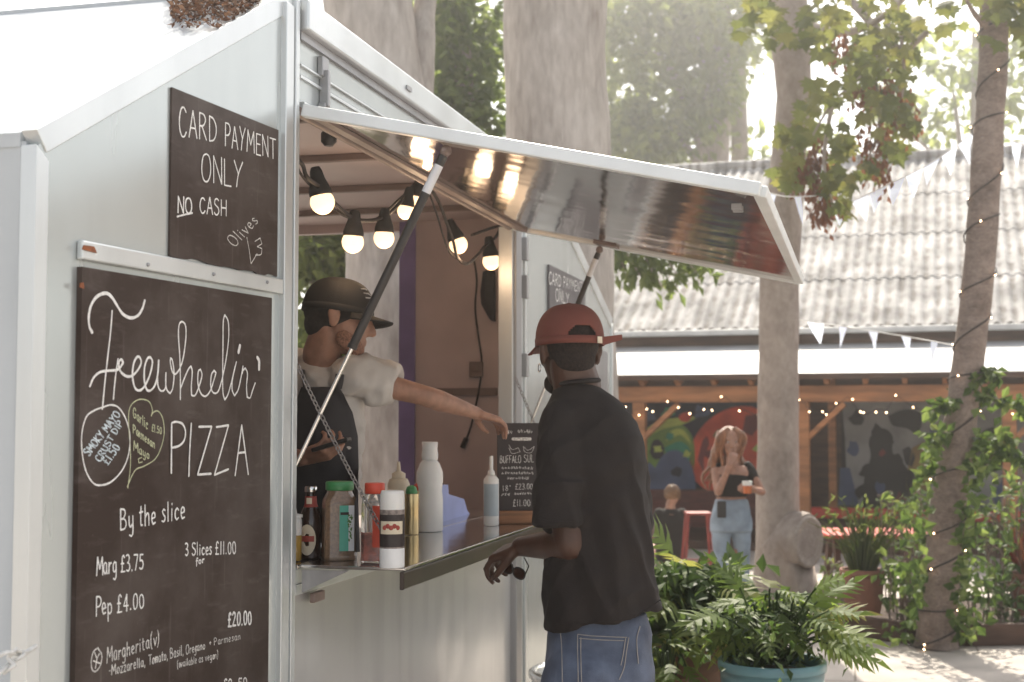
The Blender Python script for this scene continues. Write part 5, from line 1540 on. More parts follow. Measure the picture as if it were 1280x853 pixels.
def corr_roof(k, y0, z0, y1, z1, rows, pitch, amp, x0=XL, x1=XR):
    n = int((x1 - x0) / pitch) * 6
    for r_ in range(rows):
        f0, f1 = r_ / rows - (0.012 if r_ else 0), (r_ + 1) / rows
        lift0, lift1 = 0.014, 0.003
        vs_, fs = [], []
        for i in range(n + 1):
            x = x0 + i * pitch / 6
            h = amp * math.sin(i * math.pi / 3)
            for f, l_ in ((f0, lift0), (f1, lift1)):
                vs_.append((x, y0 + (y1 - y0) * f, z0 + (z1 - z0) * f + h + l_))
        for i in range(n):
            fs.append((2 * i, 2 * i + 2, 2 * i + 3, 2 * i + 1))
        k.add(vs_, fs, True)
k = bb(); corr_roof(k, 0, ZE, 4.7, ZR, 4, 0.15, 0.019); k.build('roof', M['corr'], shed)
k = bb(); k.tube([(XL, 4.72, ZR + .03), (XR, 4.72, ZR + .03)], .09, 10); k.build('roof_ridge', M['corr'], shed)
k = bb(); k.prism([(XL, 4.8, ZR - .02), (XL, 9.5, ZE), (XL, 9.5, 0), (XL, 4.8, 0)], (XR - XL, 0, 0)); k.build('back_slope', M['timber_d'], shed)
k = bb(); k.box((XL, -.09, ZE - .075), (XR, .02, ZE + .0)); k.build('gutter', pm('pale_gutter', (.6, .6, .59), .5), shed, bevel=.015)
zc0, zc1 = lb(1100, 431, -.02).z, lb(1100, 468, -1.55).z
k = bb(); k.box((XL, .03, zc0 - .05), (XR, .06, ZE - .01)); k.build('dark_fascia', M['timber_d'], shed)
M['canopy'] = pm('white_canopy_sheet', (0.44, 0.45, 0.46), 0.4, 0, 0.12, 2.0)
k = bb(); k.prism([(XL, -1.6, zc1), (XL, .029, zc0), (XL, .029, zc0 + .02), (XL, -1.6, zc1 + .02)], (XR - XL, 0, 0)); k.build('canopy_roof', M['canopy'], shed)
k = bb(); k.box((XL, -1.66, zc1 - .05), (XR, -1.6, zc1 + .012)); k.build('canopy_edge', M['timber_d'], shed)
zb0, zb1 = lb(900, 503, -1.35).z, lb(900, 483, -1.35).z
slp = (zc0 - zc1) / 1.63
for i in range(int((XR - XL) / .43)):
    x = XL + .2 + i * .43
    k = bb(); k.prism([(x, -1.58, zc1 - .008), (x, .02, zc0 - .008), (x, .02, zc0 - .12), (x, -1.42, zc1 - .11), (x, -1.58, zc1 - .05)], (.055, 0, 0)); k.build('rafter', M['timber'], shed)
k = bb(); k.box((XL, -1.40, zb0), (XR, -1.28, zb1)); k.build('beam', M['timber'], shed, bevel=.006)
for px in (800, 1004, 1262):
    x = lb(px, 560, -1.34).x
    k = bb(); k.box((x - .075, -1.41, 0), (x + .075, -1.27, zb0 - .002)); k.build('post', M['timber'], shed, bevel=.006)
    for s in (1,):
        k = bb(); k.bar((x + s * .05, -1.34, zb0 - .42), (x + s * .47, -1.34, zb0 - .02), .06, .10, (0, 1, 0)); k.build('brace', M['timber'], shed)
WY = 0.9
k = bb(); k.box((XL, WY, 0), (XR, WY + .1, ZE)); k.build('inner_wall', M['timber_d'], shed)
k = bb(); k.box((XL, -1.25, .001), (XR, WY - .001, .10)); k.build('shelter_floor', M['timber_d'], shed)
# mural: painted shapes on boards
def flat(cat, names, px_pts, mat, lvl, parent, smooth=True):
    P = [Vector((x, y, 0)) for x, y in px_pts]
    if smooth: P = catmull(P + [P[0]], 4)[:-1]
    k = MB(); k.add([on_b(p.x, p.y, WY - .02 - .004 * lvl) for p in P], [tuple(range(len(P)))]); return k.build(names, mat, parent)
def paint(n, c): return pm('paint_' + n, c, .7, 0, .25, 3)
Pn = {n: paint(n, c) for n, c in dict(navy=(.016, .017, .035), green=(.14, .24, .045), lime=(.40, .47, .10), red=(.60, .075, .03), dred=(.16, .02, .02), slate=(.075, .10, .19), teal=(.03, .22, .13), grey=(.28, .28, .28), ink=(.018, .015, .016), ochre=(.26, .17, .06)).items()}
k = bb(); a, c_ = lb(775, 500, WY - .02), lb(985, 612, WY - .02); k.box((a.x, WY - .02, c_.z), (c_.x, WY - .001, a.z)); mur = k.build('left_mural', Pn['navy'], shed)
flat('', 'green_hills', [(806, 575), (806, 548), (822, 532), (845, 528), (862, 540), (868, 560), (868, 588), (830, 592)], Pn['green'], 1, mur)
flat('', 'teal_patch', [(830, 560), (850, 552), (862, 562), (862, 582), (840, 585)], Pn['teal'], 2, mur)
flat('', 'lime_streak', [(806, 538), (824, 526), (850, 522), (876, 520), (856, 530), (830, 536), (812, 545)], Pn['lime'], 2, mur)
flat('', 'lime_arch', [(832, 552), (838, 540), (850, 536), (860, 544), (864, 556), (858, 550), (850, 544), (840, 548)], Pn['lime'], 3, mur)
flat('', 'dark_arch', [(812, 566), (816, 552), (824, 550), (830, 560), (828, 572), (818, 574)], Pn['ink'], 3, mur)
flat('', 'slate_dome', [(814, 612), (818, 588), (830, 568), (846, 563), (860, 574), (868, 594), (870, 612)], Pn['slate'], 4, mur)
flat('', 'slate_hill', [(800, 612), (802, 590), (812, 578), (822, 590), (826, 612)], Pn['slate'], 5, mur)
flat('', 'red_disc', [(868, 600), (862, 575), (868, 548), (885, 526), (908, 512), (932, 508), (950, 515), (958, 545), (950, 580), (935, 606), (905, 614), (882, 612)], Pn['red'], 1, mur)
flat('', 'dark_curve', [(872, 575), (878, 552), (884, 545), (886, 556), (880, 572), (880, 592)], Pn['dred'], 2, mur)
flat('', 'dark_notch', [(932, 520), (946, 518), (950, 530), (940, 545), (928, 540)], Pn['dred'], 2, mur)
mr_ = random.Random(3)
for cx, cy, s_, nm in ((812, 520, 8, 'slate'), (835, 515, 7, 'teal'), (858, 522, 6, 'red'), (875, 515, 9, 'slate'), (890, 570, 8, 'dred'), (900, 545, 7, 'ochre'), (925, 590, 9, 'dred'), (846, 590, 7, 'navy'), (838, 545, 5, 'teal'), (822, 562, 5, 'lime'), (952, 560, 8, 'lime'), (965, 530, 9, 'slate'), (858, 568, 5, 'lime')):
    n_ = 9; ph = mr_.uniform(0, 6)
    flat('', 'paint_blotch', [(cx + s_ * 1.3 * math.cos(ph + 6.283 * t / n_) * mr_.uniform(.5, 1.25), cy + s_ * math.sin(ph + 6.283 * t / n_) * mr_.uniform(.5, 1.25)) for t in range(n_)], Pn[nm], mr_.uniform(5.5, 8), mur)
k = bb(); a, c_ = lb(1052, 500, WY - .02), lb(1330, 640, WY - .02); k.box((a.x, WY - .02, c_.z), (c_.x, WY - .001, a.z)); mur = k.build('right_mural', Pn['grey'], shed)
flat('', 'dark_figure', [(1078, 650), (1080, 600), (1088, 572), (1086, 552), (1094, 538), (1106, 536), (1116, 546), (1116, 566), (1130, 580), (1142, 604), (1146, 650)], Pn['ink'], 1, mur)
flat('', 'dark_blot', [(1128, 562), (1136, 558), (1144, 570), (1140, 584), (1132, 580)], Pn['ink'], 1, mur)
flat('', 'dark_cloud', [(1110, 520), (1130, 512), (1150, 516), (1152, 530), (1146, 545), (1134, 536), (1116, 532)], Pn['ink'], 2, mur)
flat('', 'ochre_patch', [(1140, 560), (1156, 552), (1166, 580), (1160, 612), (1140, 620), (1132, 606)], Pn['ochre'], 1, mur)
flat('', 'dark_slope', [(1052, 500), (1056, 545), (1058, 590), (1076, 640), (1052, 640)], Pn['ink'], 1, mur, False)
flat('', 'blue_slope', [(1050, 585), (1062, 585), (1074, 632), (1048, 632)], Pn['slate'], 2, mur, False)
mr_ = random.Random(12)
for cx, cy, s_, nm in ((1082, 590, 9, 'ink'), (1140, 596, 8, 'ink'), (1096, 540, 8, 'ink'), (1110, 552, 7, 'ink'), (1078, 615, 8, 'ink'), (1120, 575, 8, 'ink'), (1103, 566, 4, 'dred'), (1066, 560, 8, 'slate'), (1155, 590, 9, 'ochre'), (1170, 540, 10, 'slate'), (1180, 600, 12, 'ink'), (1100, 610, 7, 'slate'), (1125, 625, 8, 'dred'), (1070, 525, 10, 'ink'), (1240, 560, 22, 'ink'), (1262, 610, 20, 'slate')):
    n_ = 9; ph = mr_.uniform(0, 6)
    flat('', 'paint_blotch', [(cx + s_ * math.cos(ph + 6.283 * t / n_) * mr_.uniform(.55, 1.25), cy + s_ * 1.2 * math.sin(ph + 6.283 * t / n_) * mr_.uniform(.55, 1.25)) for t in range(n_)], Pn[nm], mr_.uniform(3, 7), mur)
k = bb(); a, c_ = lb(1035, 520, .3), lb(1046, 640, .3); k.box((a.x, .3, 0.1), (c_.x, .38, zc0 - .13)); k.build('inner_post', M['timber'], shed)
# red counter rail + planks
k = bb(); a, c_ = lb(800, 612, WY - .15), lb(1010, 640, WY - .15); k.box((a.x, WY - .15, .1), (c_.x, WY - .10, a.z)); k.build('plank_screen', pm('dark_red_planks', (.12, .03, .022), .6, 0, .35, 4, .2, 10, (1, 1, 8)), shed)
k = bb(); a, c_ = lb(1008, 634, -.5), lb(1090, 649, -.5); k.box((a.x - .3, -.56, c_.z), (c_.x + 2.5, -.44, a.z)); k.build('red_rail', M['redpaint'], shed, bevel=.01)
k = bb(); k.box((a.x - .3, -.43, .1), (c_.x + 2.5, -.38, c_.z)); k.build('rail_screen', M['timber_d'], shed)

# red stool
M['stoolred'] = pm('dull_red_metal', (.22, .03, .022), .5, 0, .2, 8)
def stool(px, pyt, Y, label):
    c = at(px, pyt, Y); z = c.z
    o = thing('stool', label, 'stool', (c.x, c.y, 0))
    k = MB(); k.box((c.x - .12, c.y - .12, z - .025), (c.x + .12, c.y + .12, z)); k.build('seat', M['stoolred'], o, bevel=.01)
    for sx in (-1, 1):
        for sy in (-1, 1):
            k = MB(); k.bar((c.x + sx * .10, c.y + sy * .10, z - .031), (c.x + sx * .15, c.y + sy * .15, 0), .018, .018); k.build('leg', M['stoolred'], o)
    k = MB(); k.tube([(c.x - .135, c.y - .135, .2), (c.x + .135, c.y - .135, .2), (c.x + .135, c.y + .135, .2), (c.x - .135, c.y + .135, .2), (c.x - .135, c.y - .135, .2)], .008, 6); k.build('foot_rail', M['stoolred'], o)
    return o
stool(872, 640, 13.0, 'red metal stool beside the woman in light jeans')
# red table
c = at(1085, 664, 11.6)
o = thing('picnic_table', 'red topped picnic table beyond the terracotta pot', 'table', (c.x, c.y, 0))
k = MB(); k.box((c.x - .42, c.y - .35, c.z - .035), (c.x + .5, c.y + .35, c.z)); k.build('table_top', M['redtable'], o, bevel=.01)
for sx in (-.3, .38):
    for sy in (-1, 1):
        k = MB(); k.bar((c.x + sx, c.y + sy * .08, c.z - .036), (c.x + sx, c.y + sy * .32, 0), .09, .04, (1, 0, 0)); k.build('leg', M['timber_d'], o)

# fairy lights along the beam
fz = random.Random(8)
fb_ = thing('fairy_lights', 'warm fairy lights swagged along the beam of the shelter', 'fairy lights', BM @ Vector((-2, -1.5, zb0)))
k = MB(); wire = []
xs = [lb(x, 500, -1.45).x for x in (770, 830, 905, 1000, 1060, 1120, 1230, 1330)]
pts = []
for a, c_ in zip(xs[:-1], xs[1:]):
    n = 5
    for i in range(n):
        f = i / n
        pts.append(BM @ Vector((a + (c_ - a) * f, -1.45, zb1 - .12 - .20 * 4 * f * (1 - f) + fz.uniform(-.04, .04))))
k.tube(pts, .004, 5); k.build('light_cable', M['wire'], fb_)
k = MB(); bs = MB(); bs.ball((0, 0, 0), .015, nu=8, nv=6)
proto = None
for p in pts:
    q = p + Vector((fz.uniform(-.05, .05), -.02, fz.uniform(-.05, .04)))
    if proto is None:
        bs = MB(); bs.ball(q, .007, nu=8, nv=6); proto = bs.build('fairy_bulb', M['fairy'], fb_); p0 = q
    else:
        c2 = proto.copy(); COL.objects.link(c2); c2.parent = fb_; c2.location = q - p0

# ---------------------------------------------------------------- woman, seated boy
WYY = 10.8
wo = thing('person', 'woman with long auburn hair, black crop top and light jeans sipping a drink', 'person', (at(915, 600, WYY).x, WYY, 0))
wf = Vector((0.12, -1, 0)).normalized()
Hw = head_frame(at(912, 553, WYY), Vector((0.12, -1, -0.06)))
neck = at(914, 577, WYY); sR, sL = at(895, 590, WYY), at(937, 588, WYY)
eR, hR = at(898, 615, WYY - .14), at(912, 581, WYY - .17)
eL, hL = at(952, 615, WYY - .02), at(942, 612, WYY - .24)
pe = at(914, 645, WYY)
X1 = Vector((1, 0, 0)); Y1 = Vector((0, 1, 0))
k = MB(); add_head(k, Hw, .97); k.cap(Hw @ Vector((0, -.02, -.05)), .045, neck, .048, 14); k.cap(neck, .05, (sR + sL) / 2 - Vector((0, 0, .03)), .06, 14); k.cap(sR, .042, sL, .042, 14)
k.loft([oval_ring(at(x, y, WYY), X1, Y1, a, b, 30) for x, y, a, b in ((914, 660, .15, .11), (914, 645, .15, .11), (914, 622, .115, .085), (914, 605, .125, .10), (915, 590, .135, .095), (915, 582, .09, .06))])
k.chain([(sR, .042), (eR, .033)], 12); k.chain([(eR, .033), (hR, .024)], 12); k.chain([(sL, .042), (eL, .033)], 12); k.chain([(eL, .033), (hL, .024)], 12)
add_hand(k, hR, at(917, 569, WYY - .15) - hR, Vector((0, 1, .1)), -1, (.6, .8, .6), .9); add_hand(k, hL, at(934, 610, WYY - .28) - hL, Vector((-.1, 1, .05)), 1, (.6, .8, .5), .9)
for sx in (-1, 1):
    hp = pe + X1 * sx * .075; kn = Vector((hp.x - sx * .0, hp.y, .46)); an_ = Vector((kn.x, kn.y, .07)); k.chain([(hp, .075), (kn, .05)], 12); k.chain([(kn, .05), (an_, .035)], 12)
b_ = k.build('body', M['skin_l'], wo); bake(b_, .0065, 3)
add_eyes(wo, Hw, .97)
k = MB(); k.loft([oval_ring(at(x, y, WYY), X1, Y1, a, b, 30) for x, y, a, b in ((914, 621, .125, .098), (914, 606, .135, .115), (914, 596, .138, .108), (914, 591, .12, .09))])
k.cap(at(900, 594, WYY), .035, at(899, 583, WYY + .01), .03, 10); k.cap(at(931, 594, WYY), .04, at(935, 583, WYY + .01), .042, 10); k.cap(at(937, 588, WYY), .05, at(946, 606, WYY), .042, 12)
t_ = k.build('crop_top', M['tee_k'], wo); bake(t_, .008, 3)
k = MB(); k.loft([oval_ring(at(x, y, WYY), X1, Y1, a, b, 30) for x, y, a, b in ((914, 664, .165, .12), (914, 650, .163, .12), (914, 636, .145, .108), (914, 624, .128, .095))])
for sx in (-1, 1):
    hp = at(914, 662, WYY) + X1 * sx * .078; kn = Vector((hp.x + sx * .01, hp.y - .04 * (sx < 0), .46)); an_ = Vector((kn.x, kn.y, .06)); k.chain([(hp, .080), (kn, .056)], 14); k.chain([(kn, .056), (an_, .05)], 14)
j_ = k.build('jeans', M['jeans_l'], wo); bake(j_, .008, 3); displace(j_, folds(.006, 9, 7, 2, .5))
for sx in (-1, 1):
    k = MB(); c = at(914, 662, WYY) + X1 * sx * .088; k.M = Matrix.Translation((c.x, WYY, 0)); k.loft([oval_ring((0, -.05, z), X1, Y1, a, b, 20) for z, a, b in ((0, .045, .12), (.03, .046, .12), (.06, .04, .09), (.09, .04, .05))]); k.build('shoe', M['white_pl'], wo)
k = MB(); hr = random.Random(4)
k.ball(Hw @ Vector((0, -.025, .035)), (.086, .098, .092), nu=20, nv=14)
for i in range(34):
    a = R(-150 + 300 * i / 33)      # around the back of the head, seen from above, 0 = back
    sx = math.sin(a); bk = math.cos(a)
    top = Hw @ Vector((sx * .078, -.03 - bk * .075 * (1 if bk > 0 else .55), .055)); 
    L_ = hr.uniform(.34, .46) * (1.0 if sx > -.3 else .75)
    out = Vector((-sx * .02 + (-.05 if sx > 0 else .0), 0.02, 0))
    pts = [top + Vector((0, 0, .03)), top - Vector((0, 0, .08)) + out * .3, top - Vector((0, 0, .2)) + out * .75 + Vector((hr.uniform(-.02, .02), hr.uniform(-.02, .02), 0)), top - Vector((0, 0, .31)) + out + Vector((hr.uniform(-.05, .05), 0, 0)), top - Vector((0, 0, L_)) + out * 1.15 + Vector((hr.uniform(-.04, .04), 0, 0))]
    if abs(math.degrees(a)) > 118: pts = [Hw @ Vector((sx * .04, .03, .112)), Hw @ Vector((sx * .13, .055, .04))] + pts[2:]
    pts = catmull(pts, 4)
    pts = [p + Vector((math.sin(j * .95 + i * 1.7), math.cos(j * .8 + i), 0)) * .014 * min(1, max(0, (j - 4) / 6)) for j, p in enumerate(pts)]
    k.tube(pts, [.015] * 4 + [.018, .021, .018, .015, .018, .020, .017, .014] + [.014, .011, .009, .006] + [.002], 7)
k.build('hair', M['hair_b'], wo)
c = at(934, 617, WYY - .29)
o = thing('drink_cup', 'clear plastic cup of amber drink in the hand of the woman', 'cup', c)
k = MB(Matrix.Translation(c)); k.lathe([(.032, 0), (.036, .06)], 20); k.build('drink', M['label_r'] if False else pm('amber_drink', (.50, .12, .03), .15, 0, .1, 8, coat=.4), o)
k = MB(Matrix.Translation(c)); k.lathe([(.0362, .0605), (.040, .095)], 20); k.build('froth', M['white_pl'], o)
k = MB(); c = at(902, 637, WYY - .15); k.box((c.x - .035, c.y - .012, c.z - .065), (c.x + .035, c.y + .012, c.z + .065)); tag(k.build('phone', M['black'], bevel=.008), 'black phone tucked at the hip of the woman', 'phone')

BYY = 14.0
bo_ = thing('person', 'fair haired boy in a dark t-shirt sitting with his back turned', 'person', (at(838, 660, BYY).x, BYY, 0))
Hb = head_frame(at(841, 619, BYY), Vector((.35, .9, 0)))
sp = BYY / F_PX
k = MB(); add_head(k, Hb, .9); nk = at(838, 632, BYY); sl_, sr_ = at(824, 642, BYY), at(853, 642, BYY); k.cap(Hb @ Vector((0, -.02, -.05)), .045, nk, .05, 12); k.cap(sl_, .045, sr_, .045, 12); k.cap(nk, .05, at(838, 650, BYY), .07)
k.loft([oval_ring(at(838, y, BYY), X1, Y1, a, .09, 26) for y, a in ((700, .14), (670, .12), (650, .13), (642, .10))])
for a, b_, c_ in ((sl_, at(817, 662, BYY + .05), at(813, 676, BYY + .15)), (sr_, at(858, 660, BYY + .05), at(856, 678, BYY + .2))):
    k.chain([(a, .042), (b_, .034)], 10); k.chain([(b_, .034), (c_, .026)], 10); add_hand(k, c_, Vector((0, .8, -.6)), Vector((0, -.3, -1)), 1, s=.8)
for sx in (-1, 1):
    hp = Vector((bo_.location.x + sx * .08, BYY, .09)); kn = hp + Vector((sx * .1, .38, .12)); k.chain([(hp, .08), (kn, .055)], 12); k.chain([(kn, .055), (kn + Vector((-sx * .05, .25, -.15)), .04)], 12)
b_ = k.build('body', M['skin_l'], bo_); bake(b_, .008, 3); add_eyes(bo_, Hb, .9)
k = MB(); k.loft([oval_ring(at(838, y, BYY), X1, Y1, a, b2, 28) for y, a, b2 in ((702, .16, .115), (675, .145, .11), (652, .155, .11), (641, .125, .085), (636, .07, .06))]); k.chain([(sl_, .058), (at(819, 657, BYY + .03), .056)], 12); k.chain([(sr_, .058), (at(857, 656, BYY + .03), .056)], 12)
t_ = k.build('t_shirt', M['tee_k'], bo_); bake(t_, .009, 4)
k = MB(); k.ball(Hb @ Vector((0, -.02, .03)), (.078, .092, .084), Hb.to_3x3(), 20, 14)
for i in range(60):
    d = Vector((hr.uniform(-1, 1), hr.uniform(-1, .2), hr.uniform(-.5, 1))).normalized(); p = Hb @ (Vector((0, -.02, .03)) + Vector((d.x * .07, d.y * .085, d.z * .076))); q = p + Hb.to_3x3() @ (d * .018 + Vector((0, 0, -.025)))
    k.tube([p, (p + q) / 2 + Vector((0, 0, .004)), q], [.014, .011, .003], 6)
k.build('hair', M['hair_f'], bo_)

# ---------------------------------------------------------------- vegetation helpers
def leaf(k, p, d, n, L_, W_, fold=.15, droop=.15):
    """one simple leaf : six vertices, folded along the midrib, drooping at the tip"""
    d = d.normalized(); s = d.cross(n)
    if s.length < 1e-4: s = d.orthogonal()
    s.normalize(); n = s.cross(d)
    mid = p + d * L_ * .5 - n * 0; tip = p + d * L_ - n * L_ * droop
    k.add([p, mid + s * W_ * .5 + n * W_ * fold, tip, mid - s * W_ * .5 + n * W_ * fold, mid - n * L_ * droop * .25], [(0, 4, 1), (1, 4, 2), (0, 3, 4), (4, 3, 2)])

MAPLE = [(0, 0), (.18, .06), (.48, .02), (.36, .22), (.62, .42), (.34, .46), (.40, .60), (.17, .62), (0, 1.0)]
MAPLE = MAPLE + [(-x, y) for x, y in MAPLE[-2:0:-1]]
def maple(k, p, d, n, s, curl=.25):
    d = d.normalized(); sd = d.cross(n)
    if sd.length < 1e-4: sd = d.orthogonal()
    sd.normalize(); n = sd.cross(d)
    P = [p + d * y * s + sd * x * s - n * s * curl * (x * x * 1.2 + (y - .35) ** 2 * .8) for x, y in MAPLE]
    c = p + d * .36 * s
    P.append(c)
    m_ = len(MAPLE)
    k.add(P, [(i, (i + 1) % m_, m_) for i in range(m_)])

def frond(k, p, d, n, L_, W_, pairs=6, droop=.35):
    """deeply lobed leaf: midrib with pairs of pointed lobes joined at their bases, one connected sheet"""
    d = d.normalized(); s = d.cross(n)
    if s.length < 1e-4: s = d.orthogonal()
    s.normalize(); n = s.cross(d)
    rib = []
    for i in range(pairs + 1):
        t = i / pairs; rib.append(p + d * L_ * t * (1 - .12 * t) - n * L_ * droop * t * t)
    vs_ = list(rib); fs = []
    for i in range(pairs):
        t = (i + .5) / pairs
        w = W_ * (math.sin(math.pi * (t * .80 + .17)) ** .7) * vr.uniform(.88, 1.1)
        for sx in (-1, 1):
            tip = rib[i + 1] + s * sx * w + d * w * .45 - n * w * vr.uniform(.2, .45)
            mid = rib[i].lerp(tip, .55) - d * L_ / pairs * .10 + n * w * .10
            mid2 = rib[i + 1].lerp(tip, .5) + n * w * .10 + d * L_ / pairs * .10
            vs_ += [mid, tip, mid2]; j = len(vs_) - 3
            fs += [(i, i + 1, j + 2, j), (j, j + 2, j + 1)] if sx > 0 else [(i + 1, i, j, j + 2), (j + 2, j, j + 1)]
    e = pairs
    vs_ += [rib[e] + d * W_ * .75 - n * W_ * .4, rib[e] + s * W_ * .2 + d * W_ * .25, rib[e] - s * W_ * .2 + d * W_ * .25]; j = len(vs_) - 3
    fs += [(e, j + 1, j), (e, j, j + 2)]
    k.add(vs_, fs)

LM = {
 'shade': leaf_mat('dark_shrub_leaf', [(.030, .052, .022), (.050, .085, .030), (.075, .115, .045), (.10, .14, .07)], .35, .5),
 'fresh': leaf_mat('fresh_cut_leaf', [(.075, .115, .032), (.105, .155, .042), (.135, .185, .055), (.17, .22, .08), (.20, .19, .08)], .5, .5),
 'ivy': leaf_mat('ivy_leaf', [(.040, .065, .025), (.065, .105, .035), (.10, .145, .05), (.17, .21, .09)], .45, .5),
 'maple': leaf_mat('maple_leaf', [(.070, .085, .036), (.100, .115, .047), (.13, .138, .058), (.165, .16, .068)], .55, .5),
 'seed': leaf_mat('russet_seed', [(.13, .060, .035), (.19, .085, .05), (.15, .08, .04)], .4, .6, (1, .8, .6)),
 'far': leaf_mat('far_leaf', [(.075, .105, .045), (.105, .14, .06), (.14, .17, .08)], .55, .5),
 'deep': leaf_mat('deep_leaf', [(.035, .048, .030), (.055, .07, .04), (.09, .105, .06)], .42, .5),
 'lit': leaf_mat('sunlit_leaf', [(.10, .13, .055), (.14, .17, .07), (.18, .20, .09)], .6, .6),
 'grass': leaf_mat('grass_leaf', [(.07, .10, .04), (.11, .14, .06), (.16, .17, .08)], .4, .5),
 'cordy': leaf_mat('red_spike_leaf', [(.12, .03, .025), (.17, .05, .04), (.09, .06, .035)], .35, .4, (1, .7, .6)),
}
vr = random.Random(21)
def rdir(zmin=-1, zmax=1):
    z = vr.uniform(zmin, zmax); a = vr.uniform(0, 2 * math.pi); q = math.sqrt(max(0, 1 - z * z)); return Vector((q * math.cos(a), q * math.sin(a), z))

def clump_crown(k, c, rad, nclump, per, ls, lw=.62, hang=.3, kind='leaf', keep=None):
    c = Vector(c)
    for _ in range(nclump):
        while True:
            q = Vector((vr.uniform(-1, 1), vr.uniform(-1, 1), vr.uniform(-1, 1)))
            if q.length < 1: break
        cc = c + Vector((q.x * rad[0], q.y * rad[1], q.z * rad[2]))
        cr = vr.uniform(.45, 1.0) * min(rad) * .30 + ls
        for _ in range(per):
            d = rdir(); p = cc + d * cr * vr.uniform(.2, 1) ** .6
            if keep and not keep(p): continue
            dd = (d + Vector((0, 0, -hang)) + rdir() * .6)
            s = ls * vr.uniform(.6, 1.25)
            nn = (Vector((0, 0, 1)) + rdir() * .8).normalized()
            if kind == 'maple': maple(k, p, dd, nn, s)
            else: leaf(k, p, dd, nn, s, s * lw)

def limb(k, pts, r0, r1, n=8, wob=.12):
    P = catmull([Vector(p) for p in pts], 5); m_ = len(P)
    k.tube(P, [r0 + (r1 - r0) * i / (m_ - 1) for i in range(m_)], n, True, wob, 4)

# ---------------------------------------------------------------- big trees
def trunk_px(name_mat, spec, Y, n=28, wob=.10, wf=2.2, dense=6, base=True):
    pts, rs = [], []
    for x, y, r_ in spec:
        p = at(x, y, Y); pts.append(p); rs.append(r_ * Y / F_PX)
    if base and pts[0].z > 0:
        pts.insert(0, Vector((pts[0].x, pts[0].y, -.05))); rs.insert(0, rs[0] * 1.25)
    P, Rr = [], []
    for i in range(len(pts) - 1):
        for j in range(dense):
            t = j / dense; P.append(pts[i].lerp(pts[i + 1], t)); Rr.append(rs[i] + (rs[i + 1] - rs[i]) * t)
    P.append(pts[-1]); Rr.append(rs[-1])
    k = MB(); k.tube(P, Rr, n, True, wob, wf)
    return k, P, Rr

# tree behind the trailer, nearer the nose
tD = thing('tree', 'thick grey leaning tree trunk rising behind the trailer roof at left', 'tree', (at(478, 400, 9.2).x, 9.2, 0), 0, 'big trees behind the trailer')
k, P, Rr = trunk_px('', [(488, 700, 62), (486, 420, 52), (484, 250, 54), (474, 110, 57), (460, 0, 56), (440, -140, 54), (420, -320, 48)], 9.2)
k.build('trunk', M['bark_big'], tD)
k = MB(); limb(k, [at(508, 250, 9.2), at(524, 90, 9.3), at(530, 20, 9.4), at(545, -90, 9.7)], .13, .06, 12); k.build('limb', M['bark_big'], tD); k = MB(); limb(k, [at(440, -140, 9.2), at(500, -260, 9.6), at(600, -330, 10)], .22, .08, 10); k.build('limb', M['bark_big'], tD)
k = MB(); cD = at(470, -330, 9.4); clump_crown(k, cD + Vector((-1.2, .2, .9)), (2.4, 2.0, .9), 50, 45, .13); k.build('crown', LM['deep'], tD)
tC = thing('tree', 'huge pale plane tree trunk standing behind the middle of the awning', 'tree', (at(697, 200, 9.8).x, 9.8, 0), 0, 'big trees behind the trailer')
k, P, Rr = trunk_px('', [(702, 700, 78), (700, 400, 70), (697, 200, 66), (694, 60, 65), (694, -60, 66), (690, -240, 64), (680, -420, 52)], 9.8, 36)
k.build('trunk', M['bark_big'], tC)
k = MB(); limb(k, [at(690, -240, 9.8), at(780, -330, 10.2), at(900, -380, 10.8)], .26, .10, 12); k.build('limb', M['bark_big'], tC); k = MB(); limb(k, [at(685, -330, 9.8), at(600, -430, 9.2)], .22, .10, 12); k.build('limb', M['bark_big'], tC)
k = MB(); cC = at(720, -440, 9.8); clump_crown(k, cC + Vector((-1.5, .2, 1.2)), (2.2, 1.8, .9), 36, 40, .14, kind='leaf'); k.build('crown', LM['deep'], tC)

M['callus'] = bark_mat('pale_callus_wood', (.26, .215, .185), (.48, .42, .37), 6, (1, 1, 1), .5)
# maple in front of the shelter
TY = 11.3
tA = thing('tree', 'smooth maple trunk with a cut burl, middle of the courtyard', 'tree', (at(974, 700, TY).x, TY, 0))
k, P, Rr = trunk_px('', [(974, 745, 34), (973, 690, 28), (972, 600, 26), (973, 460, 25), (974, 350, 24.5), (983, 225, 22), (993, 120, 22), (988, 40, 25), (978, -60, 27), (970, -200, 26)], TY, 28, .05)
k.build('trunk', M['bark_mid'], tA)
k = MB(); b0 = at(982, 722, TY - .05); b1 = at(1014, 678, TY - .26)
ax = Vector((.66, -.75, -.02)).normalized()
k.tube([b0 + Vector((.06, 0, -.45)), b0 + Vector((.08, -.03, -.18)), b1 - ax * .26 - Vector((0, 0, .04)), b1 - ax * .16, b1 - ax * .09, b1 - ax * .03], [.16, .19, .205, .215, .21, .20], 26, True, .22, 4); bu = k.build('burl', M['bark_mid'], tA)
k = MB()
u1 = ax.cross(Vector((0, 0, 1))).normalized(); u2 = u1.cross(ax)
rg_ = [[b1 + ax * dz + u1 * math.cos(2 * math.pi * i / 28) * r_ + u2 * math.sin(2 * math.pi * i / 28) * r_ * 1.12 for i in range(28)] for dz, r_ in ((-.034, .190), (-.016, .186), (-.010, .172), (-.020, .155), (-.026, .12), (-.025, .06), (-.024, .01))]
k.loft(rg_[:5], True, False); k.slot = 1; k.loft(rg_[4:], True, True); k.build('cut_face', [M['callus'], M['cutwood']], bu)
k = MB()
